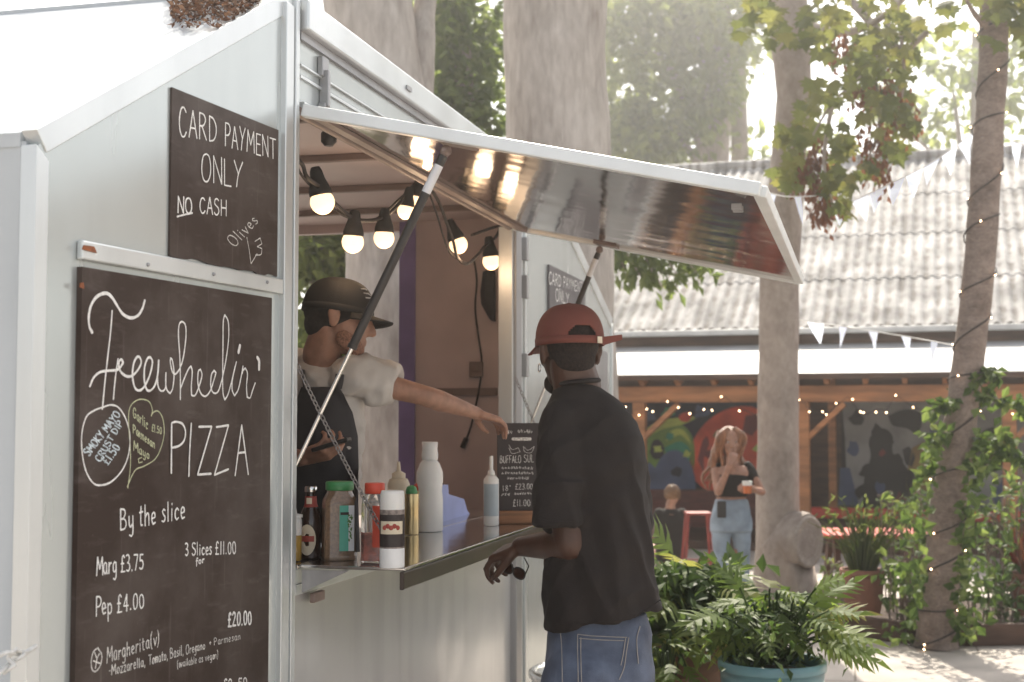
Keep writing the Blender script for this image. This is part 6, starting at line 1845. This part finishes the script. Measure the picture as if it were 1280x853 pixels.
br_paths = [[(985, 20, TY), (1040, 40, TY - .5), (1090, 30, TY - 1.0), (1150, -20, TY - 1.2)], [(985, -20, TY), (1050, -10, TY - .6), (1120, 60, TY - 1.2), (1160, 40, TY - 1.3)], [(1120, 0, TY - 1.0), (1090, 80, TY - 1.3), (1040, 130, TY - 1.4), (1005, 190, TY - 1.5)], [(1090, 80, TY - 1.3), (1100, 150, TY - 1.4), (1085, 200, TY - 1.5)], [(1040, 130, TY - 1.4), (1030, 200, TY - 1.5), (1040, 255, TY - 1.5)], [(1120, 0, TY - 1), (1130, 90, TY - 1.2), (1120, 160, TY - 1.2)]]
for i, bp_ in enumerate(br_paths):
    k = MB(); limb(k, [at(*q) for q in bp_], .05 if i < 2 else .02, .02 if i < 2 else .006, 8); k.build('limb', M['bark_mid'], tA)
# hanging foliage : density map in photograph space placed at real depths along the branches
k = MB(); sd = MB()
def in_branch(px, py):
    base = 0
    for x, y, rx, ry, w in ((985, 15, 60, 45, .8), (1060, 25, 60, 45, .9), (1140, 20, 45, 50, .8), (1090, 80, 55, 50, 1), (1100, 140, 45, 60, .9), (1040, 130, 45, 40, 1), (1010, 185, 45, 45, 1), (1070, 190, 50, 30, .9), (1040, 230, 28, 30, .7), (1085, 60, 30, 30, .8), (1180, 20, 30, 25, .7), (930, 25, 35, 25, .5), (1062, 262, 14, 14, .7), (990, 215, 30, 20, .8)):
        d2 = ((px - x) / rx) ** 2 + ((py - y) / ry) ** 2
        if d2 < 1: base = max(base, w * (1 - d2 * .35))
    return base
n_ = 0
while n_ < 430:
    px, py = vr.uniform(890, 1215), vr.uniform(-50, 285)
    if vr.random() > in_branch(px, py): continue
    if noise.noise((px * .028, py * .028, 3.3)) < -.22: continue
    n_ += 1
    Yq = TY - 1.3 + vr.uniform(-.5, .5)
    p = at(px, py, Yq)
    maple(k, p, Vector((vr.uniform(-.7, .7), vr.uniform(-.5, .3), -vr.uniform(.35, 1.0))), Vector((vr.uniform(-.4, .4), -vr.uniform(.2, 1), vr.uniform(.2, .9))).normalized(), vr.uniform(.09, .165))
for cx, cy in ((1112, 105), (1120, 130), (1085, 175), (1100, 170), (1010, 205), (1018, 225), (1000, 222), (1024, 258), (1034, 262), (1098, 215), (1050, 60), (1135, 150), (1022, 195), (1080, 120)):
    for _ in range(60):
        p = at(cx + vr.gauss(0, 8), cy + vr.gauss(0, 12), TY - 1.4 + vr.uniform(-.1, .1)); leaf(sd, p, Vector((vr.uniform(-.6, .6), vr.uniform(-.6, .6), -1)), rdir(), .065, .034)
    sd.build('seed_cluster', LM['seed'], tA); sd = MB()
k.build('crown', LM['maple'], tA)

# tree with vine and fairy lights at right
TB = 9.35
tB = thing('tree', 'slender leaning trunk wound with fairy lights and ivy at right', 'tree', (at(1172, 800, TB).x, TB, 0))
spB = [(1170, 806, 27), (1174, 740, 24), (1182, 660, 22), (1196, 560, 20), (1208, 470, 19.5), (1220, 380, 19), (1228, 280, 19), (1235, 180, 18.5), (1242, 80, 18), (1243, -20, 19), (1248, -160, 18)]
k, P, Rr = trunk_px('', spB, TB, 22, .10, 5)
k.build('trunk', M['bark_vine'], tB)
k = MB(); limb(k, [at(1240, 40, TB), at(1220, 20, TB - .2), at(1208, 0, TB - .3)], .025, .012, 7); k.build('limb', M['bark_vine'], tB); k = MB(); limb(k, [at(1243, -60, TB), at(1290, -120, TB - .3), at(1330, -140, TB - .5)], .06, .03, 8); k.build('limb', M['bark_vine'], tB)
k = MB()
for _ in range(90):
    px, py = vr.gauss(1275, 26), vr.gauss(8, 24)
    maple(k, at(px, py, TB - .2 + vr.uniform(-.3, .3)), Vector((vr.uniform(-.7, .7), -.2, -vr.uniform(.3, 1))), Vector((vr.uniform(-.4, .4), -.7, .5)).normalized(), vr.uniform(.08, .15))
k.build('crown', LM['maple'], tB)
# fairy lights wound round it
fl2 = thing('fairy_lights', 'fairy lights wound in a spiral round the slender leaning trunk', 'fairy lights', at(1190, 600, TB))
hel = []; turns = 17; m_ = turns * 16
for i in range(m_ + 1):
    f = i / m_; z = f * (len(P) - 1); j = min(int(z), len(P) - 2); t = z - j
    c = P[j].lerp(P[j + 1], t); r_ = Rr[j] + (Rr[j + 1] - Rr[j]) * t
    a = 2 * math.pi * turns * f + math.sin(f * 40) * .5
    hel.append(c + Vector((math.cos(a) * (r_ * 1.09), math.sin(a) * (r_ * 1.09), .05 * math.sin(a * .5 + f * 9))))
k = MB(); k.tube(hel, .0055, 6); k.build('light_cable', M['wire'], fl2)
proto = None
for i in range(3, m_, 6):
    c = hel[i]; ax_ = P[min(int(i / m_ * (len(P) - 1)), len(P) - 1)]
    q = c + (Vector((c.x - ax_.x, c.y - ax_.y, 0))).normalized() * .012
    if q.y > TB + .06: continue
    if proto is None:
        bs = MB(); bs.ball(q, .0048, nu=8, nv=6); proto = bs.build('fairy_bulb', M['fairy'], fl2); p0 = q
    else:
        c2 = proto.copy(); COL.objects.link(c2); c2.parent = fl2; c2.location = q - p0
# ivy
k = MB(); st_ = MB()
def ivy_leaf(px, py, Y, s): leaf(k, at(px, py, Y), Vector((vr.uniform(-1, 1), vr.uniform(-.8, .2), vr.uniform(-1, .5))), (Vector((0, -1, .7)) + rdir() * .7).normalized(), s, s * .7)
def trunk_x(py):
    for (x0, y0, r0), (x1, y1, r1) in zip(spB[:-1], spB[1:]):
        if y1 <= py <= y0: t = (y0 - py) / (y0 - y1); return x0 + (x1 - x0) * t, r0 + (r1 - r0) * t
    return spB[0][0], spB[0][2]
for _ in range(640):
    py = 480 + 320 * vr.random() ** .62
    if noise.noise((py * .05, vr.choice((1, 2)), 7)) < -.12: continue
    cx, r_ = trunk_x(min(py, 805)); side = vr.choice((-1, 1, 1))
    grow = .4 + .6 * min(1, max(0, (py - 450) / 120)); ext = (12 + 34 * noise.noise((py * .018, side * 5.0, 0)) + 10) * grow
    px = cx + side * (r_ * .75 + abs(vr.gauss(0, 1)) * max(5, ext) * .75)
    if side < 0 and 600 < py: px -= 6
    if abs(px - cx) < r_ * .7 and vr.random() < .75: continue
    ivy_leaf(px, py, TB - .08 + vr.uniform(-.25, .2), vr.uniform(.05, .10))
for pth in ([(1195, 500), (1180, 505), (1166, 514)], [(1230, 490), (1250, 500), (1272, 505), (1285, 520)], [(1222, 560), (1245, 545), (1262, 548), (1270, 570), (1280, 580)], [(1225, 600), (1240, 570), (1256, 555)], [(1185, 540), (1170, 545), (1162, 570), (1150, 600)], [(1215, 480), (1235, 465), (1245, 470)]):
    q = catmull([at(x, y, TB - .12) for x, y in pth], 5); st_.tube(q, .005, 5)
    for p in q:
        for _ in range(4): leaf(k, p + rdir() * .02, rdir() + Vector((0, -.2, -.5)), (Vector((0, -1, .6)) + rdir() * .5).normalized(), vr.uniform(.06, .11), .055)
k.build('ivy_leaves', LM['ivy'], tB); st_.build('ivy_stem', M['bark_vine'], tB)

# ---------------------------------------------------------------- trees beyond
def far_tree(label, px, Y, crown, trunk_r=.14, cls=(70, 60, .2), mat='far', lean=0, top=60, kind_='leaf'):
    base = at(px, 500, Y); base.z = 0
    o = thing('tree', label, 'tree', base, 0, 'trees beyond the courtyard')
    k = MB(); tp_ = at(px + lean, top, Y); limb(k, [base, base.lerp(tp_, .5) + Vector((.1, 0, 0)), tp_], trunk_r, trunk_r * .5, 10)
    for cx, cy, rx, ry in crown[:4]:
        limb(k, [base.lerp(tp_, .55), at((px + cx) / 2, cy + 30, Y), at(cx, cy, Y)], trunk_r * .45, trunk_r * .12, 6)
    k.build('trunk', M['bark_mid'], o)
    k = MB(); s = Y / F_PX
    for cx, cy, rx, ry in crown:
        clump_crown(k, at(cx, cy, Y), (rx * s, min(rx, ry) * s, ry * s), int(cls[0] * (rx * ry) / 3600), cls[1], cls[2])
    k.build('crown', LM[mat], o)
    return o
far_tree('tall light green tree right of the huge plane trunk', 880, 33, [(800, 60, 75, 90), (870, 30, 70, 60), (830, 150, 80, 50), (900, 110, 40, 50), (790, 180, 50, 40), (930, 20, 50, 40)], .35, (32, 26, .36), 'lit', 25, -60)
far_tree('slim tree with leafy twigs above the corrugated roof', 918, 34, [(915, 60, 40, 50), (940, 200, 40, 20), (1010, 170, 50, 30)], .32, (14, 22, .34), 'lit', 5, 20)
far_tree('dark conifer like tree between the two thick trunks', 575, 13.5, [(570, 40, 70, 60), (600, 110, 45, 60), (555, 110, 40, 40), (590, 160, 40, 30), (540, 20, 40, 40)], .16, (26, 26, .15), 'far', 5, 60)
far_tree('pale leafed tree lit from behind, low between the thick trunks', 560, 19, [(545, 110, 40, 60), (600, 60, 50, 50), (500, 60, 40, 60)], .2, (20, 24, .22), 'lit', 0, 60)
far_tree('thin leafed tree behind the leaning trunk at right', 1200, 34, [(1190, 110, 60, 60), (1140, 170, 50, 30), (1270, 150, 40, 60), (1260, 60, 50, 40), (1110, 130, 40, 40)], .2, (13, 22, .36), 'lit', 20, 40)
far_tree('leafy tree glimpsed through the trailer doorway', 400, 12.5, [(410, 320, 50, 50), (380, 300, 60, 50), (450, 330, 40, 50), (420, 420, 60, 50)], .12, (30, 26, .16), 'lit', 0, 250)
# drooping spray below the awning
dk = thing('shrub', 'drooping leafy spray in front of the corrugated roof below the awning', 'shrub', at(800, 330, 12.5))
k = MB(); s2 = MB()
for x0, y0, x1, y1 in ((770, 290, 800, 345), (790, 290, 828, 360), (810, 285, 850, 350), (830, 290, 870, 340), (765, 300, 780, 335), (850, 300, 885, 330), (800, 280, 815, 340)):
    q = catmull([at(x0 - 20, y0 - 60, 12.8), at(x0, y0, 12.6), at(x1, y1, 12.4)], 6); s2.tube(q, .008, 5)
    for p in q[4:]:
        for _ in range(9): leaf(k, p + rdir() * .12, rdir() + Vector((.2, 0, -.9)), (Vector((0, -1, .5)) + rdir() * .6).normalized(), vr.uniform(.10, .17), .06)
k.build('leaves', LM['far'], dk); s2.build('twig', M['bark_mid'], dk)

# ---------------------------------------------------------------- planting bed, pots
bed_f = [(1040, 770, 9.9), (1075, 781, 9.75), (1130, 797, 9.5), (1200, 801, 9.4), (1300, 797, 9.45), (1420, 790, 9.6)]
pts = [Vector((at(x, 600, Y).x, Y, 0)) for x, y, Y in bed_f]
bed = thing('planting_bed', 'low planting bed edged with dark timber at the foot of the leaning tree', 'planting bed', pts[2])
k = MB()
for a, c_ in zip(pts[:-1], pts[1:]):
    k.bar(a + Vector((0, 0, .075)), c_ + Vector((0, 0, .075)), .06, .15)
k.build('timber_edge', M['timber_d'], bed, bevel=.008)
k = MB(); k.prism([Vector((p.x, p.y + .03, .001)) for p in pts] + [Vector((pts[-1].x, 11.2, .001)), Vector((pts[0].x, 11.0, .001))], (0, 0, .10)); k.build('soil', M['soil'], bed)

def pot(px, rim_py, Y, rim_w, base_w, h, mat, name, label, cat, ribs=0, group=None):
    c = at(px, rim_py, Y); z1 = c.z; z0 = max(0.0, z1 - h)
    o = thing(name, label, cat, (c.x, c.y, z0), 0, group)
    R1, R0 = rim_w * Y / F_PX / 2, base_w * Y / F_PX / 2
    prof = [(R0 * .96, 0), (R0, .01)]
    n = ribs or 3
    H_ = z1 - z0
    for i in range(1, n * 4 + 1):
        f = i / (n * 4); r_ = R0 + (R1 * .96 - R0) * f ** .8
        if ribs: r_ *= 1 + .018 * math.sin(f * ribs * 2 * math.pi)
        prof.append((r_, .01 + (H_ - .05) * f))
    prof += [(R1 * .985, H_ - .045), (R1, H_ - .035), (R1, H_ - .006), (R1 * .97, H_), (R1 * .90, H_ - .004), (R1 * .88, H_ - .05)]
    k = MB(Matrix.Translation((c.x, c.y, z0))); k.lathe(prof, 44); k.build('pot', mat, o)
    k = MB(Matrix.Translation((c.x, c.y, z0))); k.lathe([(R1 * .879, H_ - .06), (R1 * .5, H_ - .045), (.01, H_ - .04)], 30); k.build('soil', M['soil'], o)
    return o, Vector((c.x, c.y, z1)), R1

def fronds(k, st, c, R1, n, Lr, hr_, spread, dirbias=(0, 0, 0), W=.5, stem=True, drp=.4):
    for i in range(n):
        a = vr.uniform(0, 2 * math.pi); f = vr.random() ** .7
        tip = c + Vector((math.cos(a) * spread[0] * f, math.sin(a) * spread[1] * f, vr.uniform(*hr_) * (1 - .55 * f * f))) + Vector(dirbias) * f
        root = c + Vector((math.cos(a), math.sin(a), 0)) * R1 * .4 * vr.random() + Vector((0, 0, -.04))
        mid = root.lerp(tip, .55) + Vector((0, 0, .10))
        q = catmull([root, mid, tip], 5); 
        if stem: st.tube(q, .0045, 5)
        d = (Vector((tip.x - c.x, tip.y - c.y, 0)).normalized() * .9 + Vector((0, 0, .15 - .5 * f)) + rdir() * .35)
        nn = (Vector((0, -.25, 1)) + rdir() * .35).normalized()
        L_ = vr.uniform(*Lr)
        frond(k, tip, d, nn, L_, L_ * W, vr.choice((4, 4, 5, 6)), drp)

# blue pot plant (front)
o, c, R1 = pot(965, 824, 5.95, 133, 108, .50, M['blue_pot'], 'potted_plant', 'plant with lacy cut leaves in a glazed teal blue pot', 'potted plant')
k, st_, k2 = MB(), MB(), MB()
fronds(k, st_, c + Vector((0, .06, .02)), R1, 85, (.10, .18), (.10, .28), (.28, .20), (.05, .05, .03), .52)
for x, y in ((1030, 768), (1046, 786), (1062, 806), (1040, 800), (1052, 796), (1022, 752), (1036, 764), (1015, 775), (1035, 805), (1020, 735), (925, 735), (900, 770)):
    t_ = at(x, y, 5.85 + vr.uniform(-.15, .15)); root = c + Vector((.06 if x > 965 else -.06, 0, -.03)); q = catmull([root, root.lerp(t_, .5) + Vector((0, 0, .06)), t_], 5); st_.tube(q, .005, 5)
    frond(k, q[-3], (t_ - root) + Vector((0, 0, -.12)), Vector((0, -.5, 1)).normalized(), vr.uniform(.16, .24), .10, 6, .45)
for _ in range(420):
    p = c + Vector((vr.gauss(-.05, .13), vr.gauss(0, .12), vr.uniform(-.02, .22))); leaf(k2, p, rdir() + Vector((0, 0, .2)), (Vector((0, -.3, 1)) + rdir() * .6).normalized(), vr.uniform(.04, .075), .03)
k.build('cut_leaves', LM['fresh'], o); st_.build('stem', LM['shade'], o); k2.build('small_leaves', LM['shade'], o)
# brown ribbed pot plant
o, c, R1 = pot(866, 800, 6.7, 122, 100, .55, M['brown_pot'], 'potted_plant', 'bushy dark leaved plant in a ribbed brown tub behind the customer', 'potted plant', 5)
k, st_, k2 = MB(), MB(), MB()
fronds(k, st_, c + Vector((0, .06, .02)), R1, 60, (.11, .20), (.12, .40), (.22, .20), (-.05, .05, .03), .62)
for x, y in ((836, 690), (856, 705), (895, 725), (915, 740), (826, 715), (832, 760), (845, 800), (870, 790), (895, 800), (826, 810), (915, 790)):
    t_ = at(x, y, 6.5 + vr.uniform(-.2, .1)); root = c + Vector((0, 0, .02)); q = catmull([root, root.lerp(t_, .5) + Vector((0, 0, .12)), t_], 5); st_.tube(q, .006, 5); frond(k, q[-3], (t_ - root) + Vector((0, 0, -.1)), Vector((0, -.6, 1)).normalized(), vr.uniform(.18, .26), .13, 5, .45)
for _ in range(650):
    p = c + Vector((vr.gauss(0, .17), vr.gauss(0, .15), vr.uniform(.0, .36) )); leaf(k2, p, rdir() + Vector((0, -.2, -.1)), (Vector((0, -.4, 1)) + rdir() * .6).normalized(), vr.uniform(.07, .14), .065)
k.build('cut_leaves', LM['fresh'], o); st_.build('stem', LM['shade'], o); k2.build('broad_leaves', LM['shade'], o)
# small terracotta saucer pot in front left
o, c, R1 = pot(832, 845, 6.2, 56, 44, .30, M['terra'], 'potted_plant', 'small terracotta pot of trailing stems beside the jeans of the customer', 'potted plant')
k, st_ = MB(), MB(); fronds(k, st_, c, R1, 16, (.10, .16), (.05, .2), (.14, .12), (0, 0, 0), .4); k.build('cut_leaves', LM['fresh'], o); st_.build('stem', LM['shade'], o)
# terracotta pot with grassy plant on the bed
o, c, R1 = pot(1078, 711, 9.95, 56, 42, .32, M['terra'], 'potted_plant', 'tall terracotta pot of wispy grassy stems near the red table', 'potted plant')
k, k2 = MB(), MB()
for _ in range(150):
    a = vr.uniform(0, 6.28); f = vr.random(); L_ = vr.uniform(.3, .62); d = Vector((math.cos(a) * f * .55 + .06, math.sin(a) * f * .5, 1)); p0 = c + Vector((math.cos(a) * R1 * .5 * f, math.sin(a) * R1 * .5 * f, -.03)); q = catmull([p0, p0 + d * L_ * .5, p0 + d * L_ * .9 + Vector((math.cos(a) * .1 * f, 0, -.08 * f))], 4)
    k.tube(q, [.006, .005, .005, .004, .004, .003, .003, .002, .001], 4)
for _ in range(170):
    p = c + Vector((vr.gauss(.08, .16), vr.gauss(0, .12), vr.uniform(.1, .5))); leaf(k2, p, rdir() + Vector((0, 0, .5)), rdir(), vr.uniform(.05, .1), .02)
k.build('grass_blades', LM['grass'], o); k2.build('fine_leaves', LM['grass'], o)
o, c, R1 = pot(1282, 716, 9.9, 44, 34, .3, M['terra'], 'potted_plant', 'pot of red spiky leaves at the right edge of the bed', 'potted plant')
k = MB()
for _ in range(34):
    a = vr.uniform(0, 6.28); f = vr.random(); leaf(k, c + Vector((0, 0, -.02)), Vector((math.cos(a) * f, math.sin(a) * f, 1)), Vector((math.cos(a), math.sin(a), .2)), vr.uniform(.25, .42), .035, .2, .12)
k.build('spiky_leaves', LM['cordy'], o)
# bed shrubs
def shrub(label, spots, Y, n, s, mat, stems=True):
    c0 = at(spots[0][0], spots[0][1], Y)
    o = thing('shrub', label, 'shrub', (c0.x, c0.y, .10), 0, 'shrubs in the planting bed')
    k, st_ = MB(), MB()
    for x, y, rx, ry in spots:
        for _ in range(int(n * rx * ry / 600)):
            while True:
                u, v = vr.uniform(-1, 1), vr.uniform(-1, 1)
                if u * u + v * v < 1: break
            if noise.noise((x * .1 + u * 1.7, v * 1.7 + y * .1, 2)) < -.25: continue
            p = at(x + u * rx, y + v * ry, Y + vr.uniform(-.3, .3)); p.z = max(p.z, .06)
            leaf(k, p, rdir() + Vector((0, -.3, 0)), (Vector((0, -.6, 1)) + rdir() * .7).normalized(), s * vr.uniform(.6, 1.3), s * .5)
        for _ in range(5):
            p = at(x + vr.uniform(-.4, .4) * rx, y, Y); st_.tube(catmull([Vector((p.x, p.y, .08)), p + rdir() * .03, p + Vector((vr.uniform(-.1, .1), 0, ry * .6 * Y / F_PX))], 4), .006, 5)
    k.build('leaves', LM[mat], o); st_.build('stem', M['bark_vine'], o)
shrub('leafy green shrub between the terracotta pot and the leaning trunk', [(1135, 740, 32, 28), (1120, 715, 24, 22), (1150, 700, 22, 40), (1160, 765, 30, 18)], 9.75, 62, .09, 'ivy')
shrub('dark leafy shrub right of the foot of the leaning trunk', [(1225, 745, 36, 34), (1262, 745, 30, 36), (1240, 700, 30, 30)], 9.75, 62, .085, 'shade')
shrub('bright flowering shrub at the right edge behind the leaning trunk', [(1262, 640, 30, 36), (1280, 600, 22, 24), (1240, 660, 20, 30), (1275, 680, 24, 24)], 10.2, 48, .09, 'ivy')
shrub('low grassy clump right of the cut burl', [(1042, 715, 14, 22), (1036, 745, 18, 16)], 10.3, 70, .08, 'grass')
shrub('tall weedy shrub rising behind the terracotta pot', [(1135, 655, 26, 34), (1112, 630, 14, 18), (1155, 640, 18, 44)], 10.3, 46, .08, 'ivy')

# ---------------------------------------------------------------- bunting
def bunting(label, path, flags, size):
    pts = [at(*p) for p in path]
    q = catmull(pts, 8)
    o = thing('bunting', label, 'bunting', pts[0])
    k = MB(); k.tube(q, .004, 5); k.build('cord', M['rope'], o)
    acc = [0]
    for a, c_ in zip(q[:-1], q[1:]): acc.append(acc[-1] + (c_ - a).length)
    for i in range(flags):
        d = acc[-1] * (i + .5) / flags
        j = max(0, min(len(q) - 2, next(t for t in range(len(acc)) if acc[t] >= d) - 1))
        p = q[j].lerp(q[j + 1], (d - acc[j]) / max(1e-6, acc[j + 1] - acc[j])); t = (q[j + 1] - q[j]).normalized()
        w, h = size * .5, size * vr.uniform(1.15, 1.4)
        sway = Vector((vr.uniform(-.05, .05), vr.uniform(-.06, .06), 0))
        k = MB(); tip = p - Vector((0, 0, h)) + sway; n_ = Vector((0, .03, 0))
        k.add([p - t * w, p + t * w, (p + t * w).lerp(tip, .5) + n_ * vr.uniform(-1, 1), tip, (p - t * w).lerp(tip, .5) + n_ * vr.uniform(-1, 1)], [(0, 1, 2, 4), (4, 2, 3)])
        k.build('flag', M['bunt1'], o)
bunting('white bunting rising to the leaning trunk above the corrugated roof', [(1040, 262, 10.2), (1100, 236, 10.0), (1170, 200, 9.7), (1238, 150, 9.35)], 9, .14)
bunting('grey bunting strung from the awning corner to the maple leaves', [(950, 238, 8.6), (985, 246, 9.2), (1040, 244, 10.2)], 3, .17)
bunting('pastel bunting strung low in front of the shelter canopy', [(985, 398, 12.0), (1024, 404, 12.0), (1065, 410, 11.4), (1150, 424, 10.4), (1212, 436, 9.4)], 6, .15)
bunting('faint bunting to the right of the leaning trunk', [(1238, 160, 9.35), (1270, 178, 9.6), (1330, 190, 10)], 4, .14)
